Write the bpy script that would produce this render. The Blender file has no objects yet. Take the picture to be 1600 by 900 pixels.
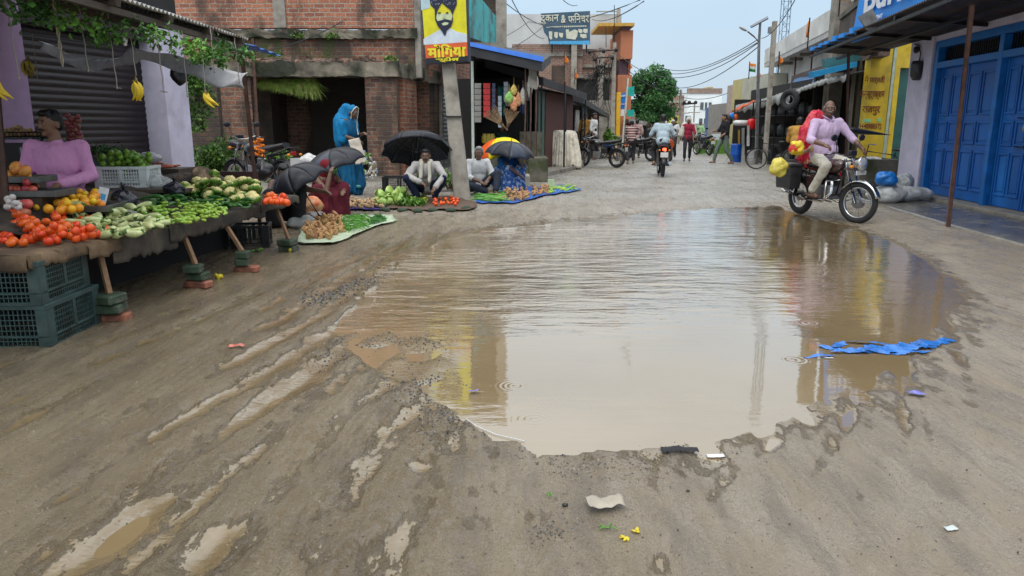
import bpy, math, random
import numpy as np
from mathutils import Vector, Matrix, Euler, noise
R = math.radians
random.seed(7)
V = Vector
scene = bpy.context.scene
COL = scene.collection
# ---------------- camera / sky / sun / exposure ----------------
TH = math.atan(253/1150); FPX = 1150.0; HC = 1.4
cd = bpy.data.cameras.new('camera'); cam = bpy.data.objects.new('camera', cd); COL.objects.link(cam)
cam.location = (0, 0, HC); cam.rotation_euler = (math.pi/2-TH, 0, 0)
cd.sensor_width = 36; cd.lens = 36*FPX/1600; cd.clip_start = .05; cd.clip_end = 3000
scene.camera = cam
w = bpy.data.worlds.new('World'); scene.world = w; w.use_nodes = True
nt = w.node_tree; nt.nodes.clear()
sky = nt.nodes.new('ShaderNodeTexSky'); sky.sky_type = 'NISHITA'; sky.sun_disc = False
SUN_EL, SUN_AZ = R(58), R(200)
sky.sun_elevation = SUN_EL; sky.sun_rotation = SUN_AZ; sky.dust_density = 5; sky.air_density = 1.0; sky.ozone_density = 2
# overcast layer: even cloud veil over the blue, a little brighter towards the zenith, broken very softly
tc = nt.nodes.new('ShaderNodeTexCoord'); sep = nt.nodes.new('ShaderNodeSeparateXYZ'); nt.links.new(tc.outputs['Generated'], sep.inputs[0])
cr = nt.nodes.new('ShaderNodeValToRGB'); nt.links.new(sep.outputs['Z'], cr.inputs[0])
cr.color_ramp.elements[0].position = 0.0; cr.color_ramp.elements[0].color = (5.7, 6.7, 7.5, 1)
cr.color_ramp.elements[1].position = 1.0; cr.color_ramp.elements[1].color = (19, 19.6, 20, 1)
e = cr.color_ramp.elements.new(.14); e.color = (4.9, 6.4, 7.8, 1)
e = cr.color_ramp.elements.new(.32); e.color = (6.8, 7.6, 8.2, 1)
nz = nt.nodes.new('ShaderNodeTexNoise'); nz.inputs['Scale'].default_value = 1.6; nz.inputs['Detail'].default_value = 4
nt.links.new(tc.outputs['Generated'], nz.inputs['Vector'])
mr = nt.nodes.new('ShaderNodeMapRange'); mr.inputs[1].default_value = .3; mr.inputs[2].default_value = .7; mr.inputs[3].default_value = .88; mr.inputs[4].default_value = 1.12
nt.links.new(nz.outputs[0], mr.inputs[0])
ml = nt.nodes.new('ShaderNodeVectorMath'); ml.operation = 'SCALE'; nt.links.new(cr.outputs[0], ml.inputs[0]); nt.links.new(mr.outputs[0], ml.inputs['Scale'])
mx = nt.nodes.new('ShaderNodeMix'); mx.data_type = 'RGBA'; mx.inputs[0].default_value = .88
nt.links.new(sky.outputs[0], mx.inputs[6]); nt.links.new(ml.outputs[0], mx.inputs[7])
bg = nt.nodes.new('ShaderNodeBackground'); bg.inputs[1].default_value = .085
out = nt.nodes.new('ShaderNodeOutputWorld'); nt.links.new(mx.outputs[2], bg.inputs[0]); nt.links.new(bg.outputs[0], out.inputs[0])
sd = bpy.data.lights.new('sun', 'SUN'); sd.energy = .9; sd.angle = R(25); sd.color = (1, .96, .9)
so = bpy.data.objects.new('sun', sd); COL.objects.link(so)
so.rotation_euler = V((math.sin(SUN_AZ)*math.cos(SUN_EL), math.cos(SUN_AZ)*math.cos(SUN_EL), math.sin(SUN_EL))).to_track_quat('Z', 'Y').to_euler(); so.location = (0, 0, 20)
vs = scene.view_settings; vs.view_transform = 'Standard'; vs.look = 'None'; vs.exposure = 0.55; vs.gamma = 1; vs.use_curve_mapping = False
scene.cycles.max_bounces = 6; scene.cycles.use_denoising = True

# ---------------- photo geometry helpers (pixel of the photo -> point of the place) ----------------
def ray(px, py):
    a = (px-800)/FPX; b = (450-py)/FPX
    return V((a, math.cos(TH)+b*math.sin(TH), -math.sin(TH)+b*math.cos(TH)))
def G(px, py, z=0.0):
    d = ray(px, py); return V((0, 0, HC))+d*((z-HC)/d.z)
def Y(px, py, y):
    d = ray(px, py); return V((0, 0, HC))+d*(y/d.y)

# ---------------- mesh builder ----------------
ORG = {}
def tagk(o, label=None, cat=None, group=None, kind=None):
    if label: o['label'] = label
    if cat: o['category'] = cat
    if group: o['group'] = group
    if kind: o['kind'] = kind
    return o
def thing(name, label, cat, loc=(0, 0, 0), rotz=0, group=None, world=False):
    o = bpy.data.objects.new(name, None); COL.objects.link(o); o.empty_display_size = .1
    o.location = loc; o.rotation_euler = (0, 0, rotz)
    if world: ORG[o] = V(loc)
    return tagk(o, label, cat, group)
def frame(d, up=V((0, 0, 1))):
    d = V(d).normalized()
    if abs(d.dot(up)) > .98: up = V((0, 1, 0)) if abs(d.y) < .9 else V((1, 0, 0))
    x = d.cross(up).normalized(); y = x.cross(d).normalized()
    return x, y, d
class MB:
    def __init__(s): s.v = []; s.f = []; s.sm = []; s.mi = []
    def add(s, vs, fs, smooth=False, mi=0, M=None):
        n = len(s.v)
        if M is not None: vs = [M @ V(p) for p in vs]
        s.v += [tuple(p) for p in vs]; s.f += [tuple(i+n for i in f) for f in fs]
        s.sm += [smooth]*len(fs); s.mi += [mi]*len(fs); return s
    def box(s, c, d, rot=None, mi=0, M=None, taper=1.0):
        x, y, z = [k/2 for k in d]; t = taper
        vs = [(-x, -y, -z), (x, -y, -z), (x, y, -z), (-x, y, -z), (-x*t, -y*t, z), (x*t, -y*t, z), (x*t, y*t, z), (-x*t, y*t, z)]
        m = Matrix.Translation(V(c))
        if rot is not None: m = m @ (Euler(rot).to_matrix().to_4x4())
        if M is not None: m = M @ m
        return s.add(vs, [(0, 3, 2, 1), (4, 5, 6, 7), (0, 1, 5, 4), (1, 2, 6, 5), (2, 3, 7, 6), (3, 0, 4, 7)], False, mi, m)
    def hexa(s, p, mi=0):  # 8 points: bottom 4 ccw, top 4 ccw
        return s.add(p, [(0, 3, 2, 1), (4, 5, 6, 7), (0, 1, 5, 4), (1, 2, 6, 5), (2, 3, 7, 6), (3, 0, 4, 7)], False, mi)
    def wall(s, a, b, z0, z1, t, mi=0):  # vertical slab from a to b in plan, thickness t to the left of a->b
        a = V((a[0], a[1], 0)); b = V((b[0], b[1], 0)); d = (b-a).normalized(); n = V((-d.y, d.x, 0))*t
        p = [a, b, b+n, a+n]
        return s.hexa([V((q.x, q.y, z0)) for q in p]+[V((q.x, q.y, z1)) for q in p], mi)
    def beam(s, a, b, w_, h_, mi=0):
        a = V(a); b = V(b); x, y, d = frame(b-a); x = x*w_/2; y = y*h_/2
        return s.hexa([a-x-y, a-x+y, a+x+y, a+x-y, b-x-y, b-x+y, b+x+y, b+x-y], mi)
    def tube(s, pts, r, n=8, mi=0, caps=True, smooth=True, squash=1.0):
        pts = [V(p) for p in pts]; k = len(pts); rs = r if isinstance(r, (list, tuple)) else [r]*k
        vs = []; up = None
        for i in range(k):
            d = (pts[min(i+1, k-1)]-pts[max(i-1, 0)])
            if d.length < 1e-9: d = V((0, 0, 1))
            d.normalize()
            if up is None: x, y, _ = frame(d)
            else:
                x = (up-d*up.dot(d))
                if x.length < 1e-6: x = frame(d)[0]
                x.normalize(); y = d.cross(x)
            up = x
            for j in range(n):
                a = 2*math.pi*j/n; vs.append(pts[i]+x*math.cos(a)*rs[i]+y*math.sin(a)*rs[i]*squash)
        fs = [(i*n+j, i*n+(j+1) % n, (i+1)*n+(j+1) % n, (i+1)*n+j) for i in range(k-1) for j in range(n)]
        s.add(vs, fs, smooth, mi)
        if caps: s.add(vs[:n], [tuple(range(n))[::-1]], False, mi); s.add(vs[-n:], [tuple(range(n))], False, mi)
        return s
    def ell(s, c, r, M=None, nu=12, nv=8, mi=0, fn=None):
        if not isinstance(r, (list, tuple)): r = (r, r, r)
        vs = [V((0, 0, -r[2]))]
        for i in range(1, nv):
            t = math.pi*i/nv-math.pi/2
            for j in range(nu):
                a = 2*math.pi*j/nu; vs.append(V((math.cos(t)*math.cos(a)*r[0], math.cos(t)*math.sin(a)*r[1], math.sin(t)*r[2])))
        vs.append(V((0, 0, r[2])))
        if fn: vs = [fn(p) for p in vs]
        fs = [(0, 1+(j+1) % nu, 1+j) for j in range(nu)]
        for i in range(nv-2):
            for j in range(nu):
                a = 1+i*nu; fs.append((a+j, a+(j+1) % nu, a+nu+(j+1) % nu, a+nu+j))
        L = len(vs)-1; a = 1+(nv-2)*nu
        fs += [(a+j, a+(j+1) % nu, L) for j in range(nu)]
        m = Matrix.Translation(V(c))
        if M is not None: m = m @ M.to_4x4()
        return s.add(vs, fs, True, mi, m)
    def lathe(s, prof, c=(0, 0, 0), n=16, M=None, mi=0, smooth=True, arc=2*math.pi):
        vs = []; full = arc > 6.28; nn = n if full else n+1
        for r, z in prof:
            for j in range(nn): a = arc*j/n; vs.append((r*math.cos(a), r*math.sin(a), z))
        fs = [(i*nn+j, i*nn+(j+1) % nn, (i+1)*nn+(j+1) % nn, (i+1)*nn+j) for i in range(len(prof)-1) for j in range(n)]
        m = Matrix.Translation(V(c))
        if M is not None: m = m @ M.to_4x4()
        return s.add(vs, fs, smooth, mi, m)
    def ring(s, c, R_, r, axis='x', n=24, m=8, M=None, mi=0, sq=1.0):
        pr = [(R_+r*math.cos(2*math.pi*k/m), r*sq*math.sin(2*math.pi*k/m)) for k in range(m+1)]
        X = {'z': Matrix.Identity(3), 'x': Matrix.Rotation(math.pi/2, 3, 'Y'), 'y': Matrix.Rotation(math.pi/2, 3, 'X')}[axis]
        if M is not None: X = M.to_3x3() @ X
        return s.lathe(pr, c, n, X, mi)
    def grid(s, fn, nu, nv, smooth=True, mi=0, thick=0):
        vs = [V(fn(i/nu, j/nv)) for j in range(nv+1) for i in range(nu+1)]; w_ = nu+1
        fs = [(j*w_+i, j*w_+i+1, (j+1)*w_+i+1, (j+1)*w_+i) for j in range(nv) for i in range(nu)]
        return s.add(vs, fs, smooth, mi)
    def poly(s, pts, th=0, dirn=V((0, 0, 1)), mi=0):
        n = len(pts); pts = [V(p) for p in pts]
        if not th: return s.add(pts, [tuple(range(n))], False, mi)
        b = [p+V(dirn)*th for p in pts]
        return s.add(pts+b, [tuple(range(n))[::-1], tuple(range(n, 2*n))]+[(i, (i+1) % n, n+(i+1) % n, n+i) for i in range(n)], False, mi)
    def build(s, name, mats, parent=None, bev=0, sol=0, sub=0, org=None):
        if org is None and parent is not None and parent in ORG: org = ORG[parent]
        me = bpy.data.meshes.new(name)
        vs = s.v
        if org is not None and V(org).length > 0: vs = [(a-org[0], b-org[1], c-org[2]) for a, b, c in vs]
        me.from_pydata(vs, [], s.f)
        me.polygons.foreach_set('use_smooth', s.sm); me.polygons.foreach_set('material_index', s.mi)
        if not isinstance(mats, (list, tuple)): mats = [mats]
        for m in mats: me.materials.append(m)
        # metric box-mapped UVs
        n = len(me.loops); vi = np.empty(n, 'i'); me.loops.foreach_get('vertex_index', vi)
        co = np.empty(len(me.vertices)*3); co = np.array(s.v, 'f').reshape(-1, 3)
        pn = np.empty(len(me.polygons)*3, 'f'); me.polygons.foreach_get('normal', pn); pn = pn.reshape(-1, 3)
        lt = np.empty(len(me.polygons), 'i'); me.polygons.foreach_get('loop_total', lt)
        nl = np.repeat(pn, lt, axis=0); P = co[vi]
        hx = np.hypot(nl[:, 0], nl[:, 1])+1e-9; tx = -nl[:, 1]/hx; ty = nl[:, 0]/hx
        flat = np.abs(nl[:, 2]) > .75
        u = np.where(flat, P[:, 0], P[:, 0]*tx+P[:, 1]*ty); v_ = np.where(flat, P[:, 1], P[:, 2])
        uv = me.uv_layers.new(name='UVMap'); uv.data.foreach_set('uv', np.stack([u, v_], 1).astype('f').ravel())
        o = bpy.data.objects.new(name, me); COL.objects.link(o)
        if parent is not None: o.parent = parent
        if org is not None: ORG[o] = V(org)
        if sub: m = o.modifiers.new('sub', 'SUBSURF'); m.levels = sub; m.render_levels = sub
        if sol: m = o.modifiers.new('sol', 'SOLIDIFY'); m.thickness = sol; m.offset = 0
        if bev: m = o.modifiers.new('bev', 'BEVEL'); m.width = bev; m.segments = 1; m.limit_method = 'ANGLE'; m.angle_limit = R(40)
        me.update(); return o
    def solo(s, name, mats, label, cat, group=None, kind=None, org=None, **k):
        a = np.array(s.v)
        if org is None: org = V((float(a[:, 0].mean()), float(a[:, 1].mean()), float(a[:, 2].min())))
        o = s.build(name, mats, None, org=V(org), **k); o.location = org
        return tagk(o, label, cat, group, kind)
def dup(root, loc=None, rotz=None, label=None, group=None, scale=None, rot=None):
    c = root.copy(); COL.objects.link(c)
    if loc is not None: c.location = loc
    if rotz is not None: c.rotation_euler = (0, 0, rotz)
    if rot is not None: c.rotation_euler = rot
    if scale is not None: c.scale = (scale,)*3 if not isinstance(scale, tuple) else scale
    if label: c['label'] = label
    if group: c['group'] = group
    def rec(a, b):
        for ch in list(a.children):
            d = ch.copy(); COL.objects.link(d); d.parent = b; rec(ch, d)
    rec(root, c); return c

# ---------------- materials ----------------
MC = {}
def mat(name, col, rough=.6, var=.18, scale=6, bump=.15, bscale=40, metal=0, col2=None, mix=(.45, .65), spec=.5, coat=0, rnd=0, trans=0, alpha=1, uvs=False, stretch=None, emit=None, subsurf=0):
    if name in MC: return MC[name]
    m = bpy.data.materials.new(name); m.use_nodes = True; N = m.node_tree.nodes; L = m.node_tree.links
    b = N['Principled BSDF']; b.inputs['Roughness'].default_value = rough; b.inputs['Metallic'].default_value = metal
    b.inputs['Specular IOR Level'].default_value = spec; b.inputs['Coat Weight'].default_value = coat
    b.inputs['Transmission Weight'].default_value = trans; b.inputs['Alpha'].default_value = alpha
    tc = N.new('ShaderNodeTexCoord'); mp = N.new('ShaderNodeMapping'); L.new(tc.outputs['UV' if uvs else 'Object'], mp.inputs[0])
    if stretch: mp.inputs['Scale'].default_value = stretch
    n = N.new('ShaderNodeTexNoise'); n.inputs['Scale'].default_value = scale; n.inputs['Detail'].default_value = 6; n.inputs['Roughness'].default_value = .62
    L.new(mp.outputs[0], n.inputs['Vector'])
    r = N.new('ShaderNodeMapRange'); r.inputs[1].default_value = .3; r.inputs[2].default_value = .7; r.inputs[3].default_value = 1-var*1.6; r.inputs[4].default_value = 1+var
    L.new(n.outputs[0], r.inputs[0])
    rgb = N.new('ShaderNodeRGB'); rgb.outputs[0].default_value = (*col, 1); c = rgb.outputs[0]
    if col2:
        n2 = N.new('ShaderNodeTexNoise'); n2.inputs['Scale'].default_value = scale*.6; n2.inputs['Detail'].default_value = 7; n2.noise_dimensions = '4D'
        n2.inputs['W'].default_value = 3; L.new(mp.outputs[0], n2.inputs['Vector'])
        s2 = N.new('ShaderNodeMapRange'); s2.inputs[1].default_value = mix[0]; s2.inputs[2].default_value = mix[1]; L.new(n2.outputs[0], s2.inputs[0])
        x = N.new('ShaderNodeMix'); x.data_type = 'RGBA'; L.new(s2.outputs[0], x.inputs[0]); L.new(c, x.inputs[6]); x.inputs[7].default_value = (*col2, 1); c = x.outputs[2]
    h = N.new('ShaderNodeHueSaturation'); L.new(c, h.inputs['Color']); L.new(r.outputs[0], h.inputs['Value'])
    if rnd:
        oi = N.new('ShaderNodeObjectInfo'); q = N.new('ShaderNodeMapRange'); q.inputs[3].default_value = .5-rnd; q.inputs[4].default_value = .5+rnd
        L.new(oi.outputs['Random'], q.inputs[0]); L.new(q.outputs[0], h.inputs['Hue'])
    L.new(h.outputs[0], b.inputs['Base Color'])
    rr = N.new('ShaderNodeMapRange'); rr.inputs[1].default_value = .3; rr.inputs[2].default_value = .7; rr.inputs[3].default_value = max(.02, rough-.12); rr.inputs[4].default_value = min(1, rough+.12)
    L.new(n.outputs[0], rr.inputs[0]); L.new(rr.outputs[0], b.inputs['Roughness'])
    if bump:
        n3 = N.new('ShaderNodeTexNoise'); n3.inputs['Scale'].default_value = bscale; n3.inputs['Detail'].default_value = 4; L.new(mp.outputs[0], n3.inputs['Vector'])
        bp = N.new('ShaderNodeBump'); bp.inputs['Strength'].default_value = bump; bp.inputs['Distance'].default_value = .01; L.new(n3.outputs[0], bp.inputs['Height']); L.new(bp.outputs[0], b.inputs['Normal'])
    if emit: b.inputs['Emission Color'].default_value = (*emit[0], 1); b.inputs['Emission Strength'].default_value = emit[1]
    if subsurf: b.inputs['Subsurface Weight'].default_value = subsurf; b.inputs['Subsurface Radius'].default_value = (.02, .01, .005)
    MC[name] = m; return m
def H(hexs, k=1.0):
    c = [int(hexs[i:i+2], 16)/255 for i in (0, 2, 4)]
    return tuple(((x/12.92) if x < .04045 else ((x+.055)/1.055)**2.4)*k for x in c)
def brickmat(name, c1, c2, mortar, stain=.5, moss=.0, bw=.27, bh=.108, ms=.015, dark=.0):
    m = bpy.data.materials.new(name); m.use_nodes = True; N = m.node_tree.nodes; L = m.node_tree.links; b = N['Principled BSDF']
    tc = N.new('ShaderNodeTexCoord'); 
    wn = N.new('ShaderNodeTexNoise'); wn.inputs['Scale'].default_value = 3.0; wn.inputs['Detail'].default_value = 3; L.new(tc.outputs['UV'], wn.inputs['Vector'])
    vm = N.new('ShaderNodeVectorMath'); vm.operation = 'MULTIPLY_ADD'; L.new(wn.outputs['Color'], vm.inputs[0]); vm.inputs[1].default_value = (.06, .05, 0); L.new(tc.outputs['UV'], vm.inputs[2])
    br = N.new('ShaderNodeTexBrick'); L.new(vm.outputs[0], br.inputs['Vector']); br.inputs['Scale'].default_value = 1
    br.inputs['Brick Width'].default_value = bw; br.inputs['Row Height'].default_value = bh; br.inputs['Mortar Size'].default_value = ms; br.inputs['Mortar Smooth'].default_value = .25
    br.inputs['Color1'].default_value = (*c1, 1); br.inputs['Color2'].default_value = (*c2, 1); br.inputs['Mortar'].default_value = (*mortar, 1); br.inputs['Bias'].default_value = -.1
    n = N.new('ShaderNodeTexNoise'); n.inputs['Scale'].default_value = 22; n.inputs['Detail'].default_value = 6; L.new(tc.outputs['UV'], n.inputs['Vector'])
    a = N.new('ShaderNodeMapRange'); a.inputs[1].default_value = .3; a.inputs[2].default_value = .7; a.inputs[3].default_value = .65; a.inputs[4].default_value = 1.3; L.new(n.outputs[0], a.inputs[0])
    h = N.new('ShaderNodeHueSaturation'); L.new(br.outputs['Color'], h.inputs['Color']); L.new(a.outputs[0], h.inputs['Value'])
    # soot / damp stains with a drippy shape
    mp = N.new('ShaderNodeMapping'); mp.inputs['Scale'].default_value = (1.0, .45, 1); L.new(tc.outputs['UV'], mp.inputs[0])
    s = N.new('ShaderNodeTexNoise'); s.inputs['Scale'].default_value = 1.1; s.inputs['Detail'].default_value = 8; s.inputs['Roughness'].default_value = .65; L.new(mp.outputs[0], s.inputs['Vector'])
    q = N.new('ShaderNodeMapRange'); q.inputs[1].default_value = .62-stain*.25; q.inputs[2].default_value = .72-stain*.2; L.new(s.outputs[0], q.inputs[0])
    q.inputs[4].default_value = .8
    x = N.new('ShaderNodeMix'); x.data_type = 'RGBA'; L.new(q.outputs[0], x.inputs[0]); L.new(h.outputs[0], x.inputs[6]); x.inputs[7].default_value = (.035, .03, .025, 1)
    c = x.outputs[2]
    if moss:
        s2 = N.new('ShaderNodeTexNoise'); s2.noise_dimensions = '4D'; s2.inputs['W'].default_value = 5; s2.inputs['Scale'].default_value = 1.6; s2.inputs['Detail'].default_value = 9; s2.inputs['Roughness'].default_value = .7; L.new(mp.outputs[0], s2.inputs['Vector'])
        q2 = N.new('ShaderNodeMapRange'); q2.inputs[1].default_value = .68-moss*.2; q2.inputs[2].default_value = .74-moss*.2; L.new(s2.outputs[0], q2.inputs[0]); q2.inputs[4].default_value = .75
        x2 = N.new('ShaderNodeMix'); x2.data_type = 'RGBA'; L.new(q2.outputs[0], x2.inputs[0]); L.new(c, x2.inputs[6]); x2.inputs[7].default_value = (.05, .07, .012, 1); c = x2.outputs[2]
    L.new(c, b.inputs['Base Color']); b.inputs['Roughness'].default_value = .75
    ad = N.new('ShaderNodeMath'); ad.operation = 'MULTIPLY_ADD'; L.new(br.outputs['Fac'], ad.inputs[0]); ad.inputs[1].default_value = -1.0; L.new(n.outputs[0], ad.inputs[2])
    bp = N.new('ShaderNodeBump'); bp.inputs['Strength'].default_value = .8; bp.inputs['Distance'].default_value = .012; L.new(ad.outputs[0], bp.inputs['Height']); L.new(bp.outputs[0], b.inputs['Normal'])
    return m
brick = brickmat('brick_red', (.44, .165, .09), (.25, .085, .055), (.36, .30, .23), stain=.5, moss=.25)
brick_old = brickmat('brick_old', (.31, .135, .08), (.12, .052, .04), (.25, .20, .15), stain=.85, moss=.45)
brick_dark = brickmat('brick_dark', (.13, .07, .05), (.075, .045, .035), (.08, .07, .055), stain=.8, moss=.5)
brick_far = brickmat('brick_far', (.32, .17, .12), (.24, .12, .09), (.33, .29, .25), stain=.35)
conc = mat('concrete', (.30, .275, .235), .8, .22, 5, .5, 30, col2=(.12, .10, .08), mix=(.5, .72))
conc_pole = mat('concrete_pole', (.36, .33, .28), .75, .18, 6, .35, 40, col2=(.2, .18, .15), mix=(.5, .7))
conc_dark = mat('concrete_mossy', (.13, .12, .095), .8, .3, 4, .5, 25, col2=(.045, .055, .02), mix=(.45, .6))
purple = mat('lilac_plaster', (.36, .24, .40), .75, .12, 4, .2, 20, col2=(.22, .15, .24), mix=(.56, .75))
purple_r = mat('pale_lilac_plaster', (.56, .53, .66), .75, .12, 3, .25, 18, col2=(.36, .33, .40), mix=(.58, .75))
shutter_d = mat('dark_shutter_metal', (.022, .016, .018), .42, .3, 3, .1, 30, metal=.3)
shutter_g = mat('grey_shutter_metal', (.30, .33, .34), .45, .2, 3, .1, 30, metal=.4)
corr = mat('corrugated_metal', (.42, .41, .40), .5, .3, 3, .2, 30, metal=.5, col2=(.09, .06, .045), mix=(.5, .65))
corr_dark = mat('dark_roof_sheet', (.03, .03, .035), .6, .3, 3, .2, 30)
darkin = mat('interior_and_shade_dark', (.022, .02, .02), .85, .3, 4, .1)  # near-black for interiors, also the painted shade on lintel and under stall
rust = mat('rusty_steel', (.10, .048, .035), .65, .35, 10, .3, 60)
iron = mat('dark_iron', (.03, .028, .028), .5, .3, 10, .2, 60, metal=.5)
wood = mat('weathered_wood', (.30, .19, .10), .7, .3, 12, .3, 40, stretch=(4, 4, .6))
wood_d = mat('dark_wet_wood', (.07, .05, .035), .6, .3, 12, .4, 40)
def sackmat(name, c1, c2, sc=260):
    m = mat(name, c1, .9, .3, 7, .0, 1, col2=c2, mix=(.42, .6)); N = m.node_tree.nodes; L = m.node_tree.links; b = N['Principled BSDF']
    tc = [n for n in N if n.type == 'TEX_COORD'][0]
    wv = N.new('ShaderNodeTexWave'); wv.inputs['Scale'].default_value = sc; wv.wave_type = 'BANDS'; wv.bands_direction = 'X'; wv.inputs['Distortion'].default_value = 2; L.new(tc.outputs['UV'], wv.inputs['Vector'])
    wv2 = N.new('ShaderNodeTexWave'); wv2.inputs['Scale'].default_value = sc; wv2.bands_direction = 'Y'; wv2.inputs['Distortion'].default_value = 2; L.new(tc.outputs['UV'], wv2.inputs['Vector'])
    n = N.new('ShaderNodeTexNoise'); n.inputs['Scale'].default_value = 14; n.inputs['Detail'].default_value = 5; L.new(tc.outputs['Object'], n.inputs['Vector'])
    a = N.new('ShaderNodeMath'); a.operation = 'ADD'; L.new(wv.outputs[1], a.inputs[0]); L.new(wv2.outputs[1], a.inputs[1])
    a2 = N.new('ShaderNodeMath'); a2.operation = 'MULTIPLY_ADD'; L.new(n.outputs[0], a2.inputs[0]); a2.inputs[1].default_value = 6; L.new(a.outputs[0], a2.inputs[2])
    bp = N.new('ShaderNodeBump'); bp.inputs['Strength'].default_value = .7; bp.inputs['Distance'].default_value = .004; L.new(a2.outputs[0], bp.inputs['Height']); L.new(bp.outputs[0], b.inputs['Normal'])
    return m
burlap = sackmat('brown_sacking', (.26, .17, .095), (.13, .085, .055), 60)
burlap_g = sackmat('grey_sacking', (.13, .105, .08), (.06, .05, .042), 60)
def cloth(name, col, rough=.85, var=.15, bump=.25, bs=25, col2=None, mix=(.5, .6), scale=8):
    return mat('cloth_'+name, col, rough, var, scale, bump, bs, col2=col2, mix=mix, spec=.25)
def paint(name, col, rough=.45, var=.12, bump=.08, col2=None, mix=(.58, .7), scale=5):
    return mat('paint_'+name, col, rough, var, scale, bump, 30, col2=col2, mix=mix)
def plastic(name, col, rough=.35, var=.1, alpha=1):
    return mat('plastic_'+name, col, rough, var, 9, .12, 30, alpha=alpha)
chrome = mat('chrome', (.55, .55, .56), .2, .1, 9, 0, metal=1)
steel = mat('dull_steel', (.32, .32, .33), .4, .2, 9, .1, metal=.8)
tyre_m = mat('tyre_rubber', (.018, .018, .02), .75, .3, 15, .3, 80)
blackp = mat('black_plastic', (.018, .018, .022), .35, .3, 10, .1, 60)
glass = mat('lamp_glass', (.7, .72, .75), .08, .05, 5, 0, metal=.6)
def clearbag(name, col, a):
    return mat('bag_'+name, col, .15, .1, 12, .8, 22, alpha=a)
def textm(body, size, M, m, parent, name='lettering', bold=0.0, ext=.002, sx=1.0, label=None, spacing=1.0, fit=None):
    c = bpy.data.curves.new(name, 'FONT'); c.body = body; c.size = size; c.extrude = ext; c.offset = bold; c.align_x = 'CENTER'; c.align_y = 'CENTER'; c.resolution_u = 3; c.space_character = spacing
    o = bpy.data.objects.new(name, c); COL.objects.link(o); bpy.context.view_layer.update()
    me = bpy.data.meshes.new_from_object(o.evaluated_get(bpy.context.evaluated_depsgraph_get())); bpy.data.objects.remove(o); bpy.data.curves.remove(c)
    if fit:
        a = np.empty(len(me.vertices)*3, 'f'); me.vertices.foreach_get('co', a); a = a.reshape(-1, 3); lo, hi = a.min(0), a.max(0)
        me.transform(Matrix.Diagonal((fit[0]/(hi[0]-lo[0]), fit[1]/(hi[1]-lo[1]), 1, 1)) @ Matrix.Translation((-(lo[0]+hi[0])/2, -(lo[1]+hi[1])/2, 0)))
    me.transform(M @ Matrix.Diagonal((sx, 1, 1, 1)))
    if parent in ORG: me.transform(Matrix.Translation(-ORG[parent]))
    me.materials.clear(); me.materials.append(m); me.name = name
    o = bpy.data.objects.new(name, me); COL.objects.link(o); o.parent = parent
    if parent in ORG: ORG[o] = ORG[parent]
    return o
def face_matrix(c, right, up):
    r = V(right).normalized(); u = V(up); u = (u-r*u.dot(r)).normalized(); n = r.cross(u)
    return Matrix(((r.x, u.x, n.x, c[0]), (r.y, u.y, n.y, c[1]), (r.z, u.z, n.z, c[2]), (0, 0, 0, 1)))
def ss(a, b, x): t = np.clip((x-a)/(b-a), 0, 1); return t*t*(3-2*t)
# ---------------- ground ----------------
PUD_PX = [(812, 690), (840, 716), (960, 706), (1060, 698), (1150, 684), (1215, 655), (1290, 620), (1370, 590), (1430, 556), (1462, 510), (1500, 458), (1452, 405), (1395, 375), (1318, 352), (1262, 340), (1215, 322), (1140, 324), (1040, 332), (900, 346), (780, 358), (700, 374), (640, 400), (600, 425), (585, 450), (560, 466), (540, 490), (520, 520), (560, 560), (600, 590), (640, 600), (700, 640), (770, 690)]
PUD = np.array([[p.x, p.y] for p in (G(*q) for q in PUD_PX)])
def sdist(X, Yy, P):  # signed distance to polygon, negative inside
    d = np.full(X.shape, 1e9); inside = np.zeros(X.shape, bool); n = len(P)
    for i in range(n):
        a = P[i]; b = P[(i+1) % n]; e = b-a; wx = X-a[0]; wy = Yy-a[1]
        t = np.clip((wx*e[0]+wy*e[1])/(e@e), 0, 1); d = np.minimum(d, (wx-t*e[0])**2+(wy-t*e[1])**2)
        c = ((a[1] <= Yy) & (b[1] > Yy)) | ((b[1] <= Yy) & (a[1] > Yy))
        with np.errstate(divide='ignore', invalid='ignore'):
            xi = a[0]+(Yy-a[1])/(b[1]-a[1]+1e-12)*e[0]
        inside ^= c & (X < xi)
    d = np.sqrt(d); return np.where(inside, -d, d)
_rs = np.random.RandomState(3)
_T = [_rs.rand(128, 128) for _ in range(4)]
def vnoise(x, y, k=0):
    T = _T[k]; xi = np.floor(x).astype(int); yi = np.floor(y).astype(int); fx = x-xi; fy = y-yi; fx = fx*fx*(3-2*fx); fy = fy*fy*(3-2*fy)
    a = T[xi % 128, yi % 128]; b = T[(xi+1) % 128, yi % 128]; c = T[xi % 128, (yi+1) % 128]; d = T[(xi+1) % 128, (yi+1) % 128]
    return (a*(1-fx)+b*fx)*(1-fy)+(c*(1-fx)+d*fx)*fy-.5
def fbm(x, y, o=4, k=0):
    s = 0; a = 1
    for i in range(o): s = s+a*vnoise(x*2**i+13.7*i, y*2**i+5.1*i, k); a *= .5
    return s
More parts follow.
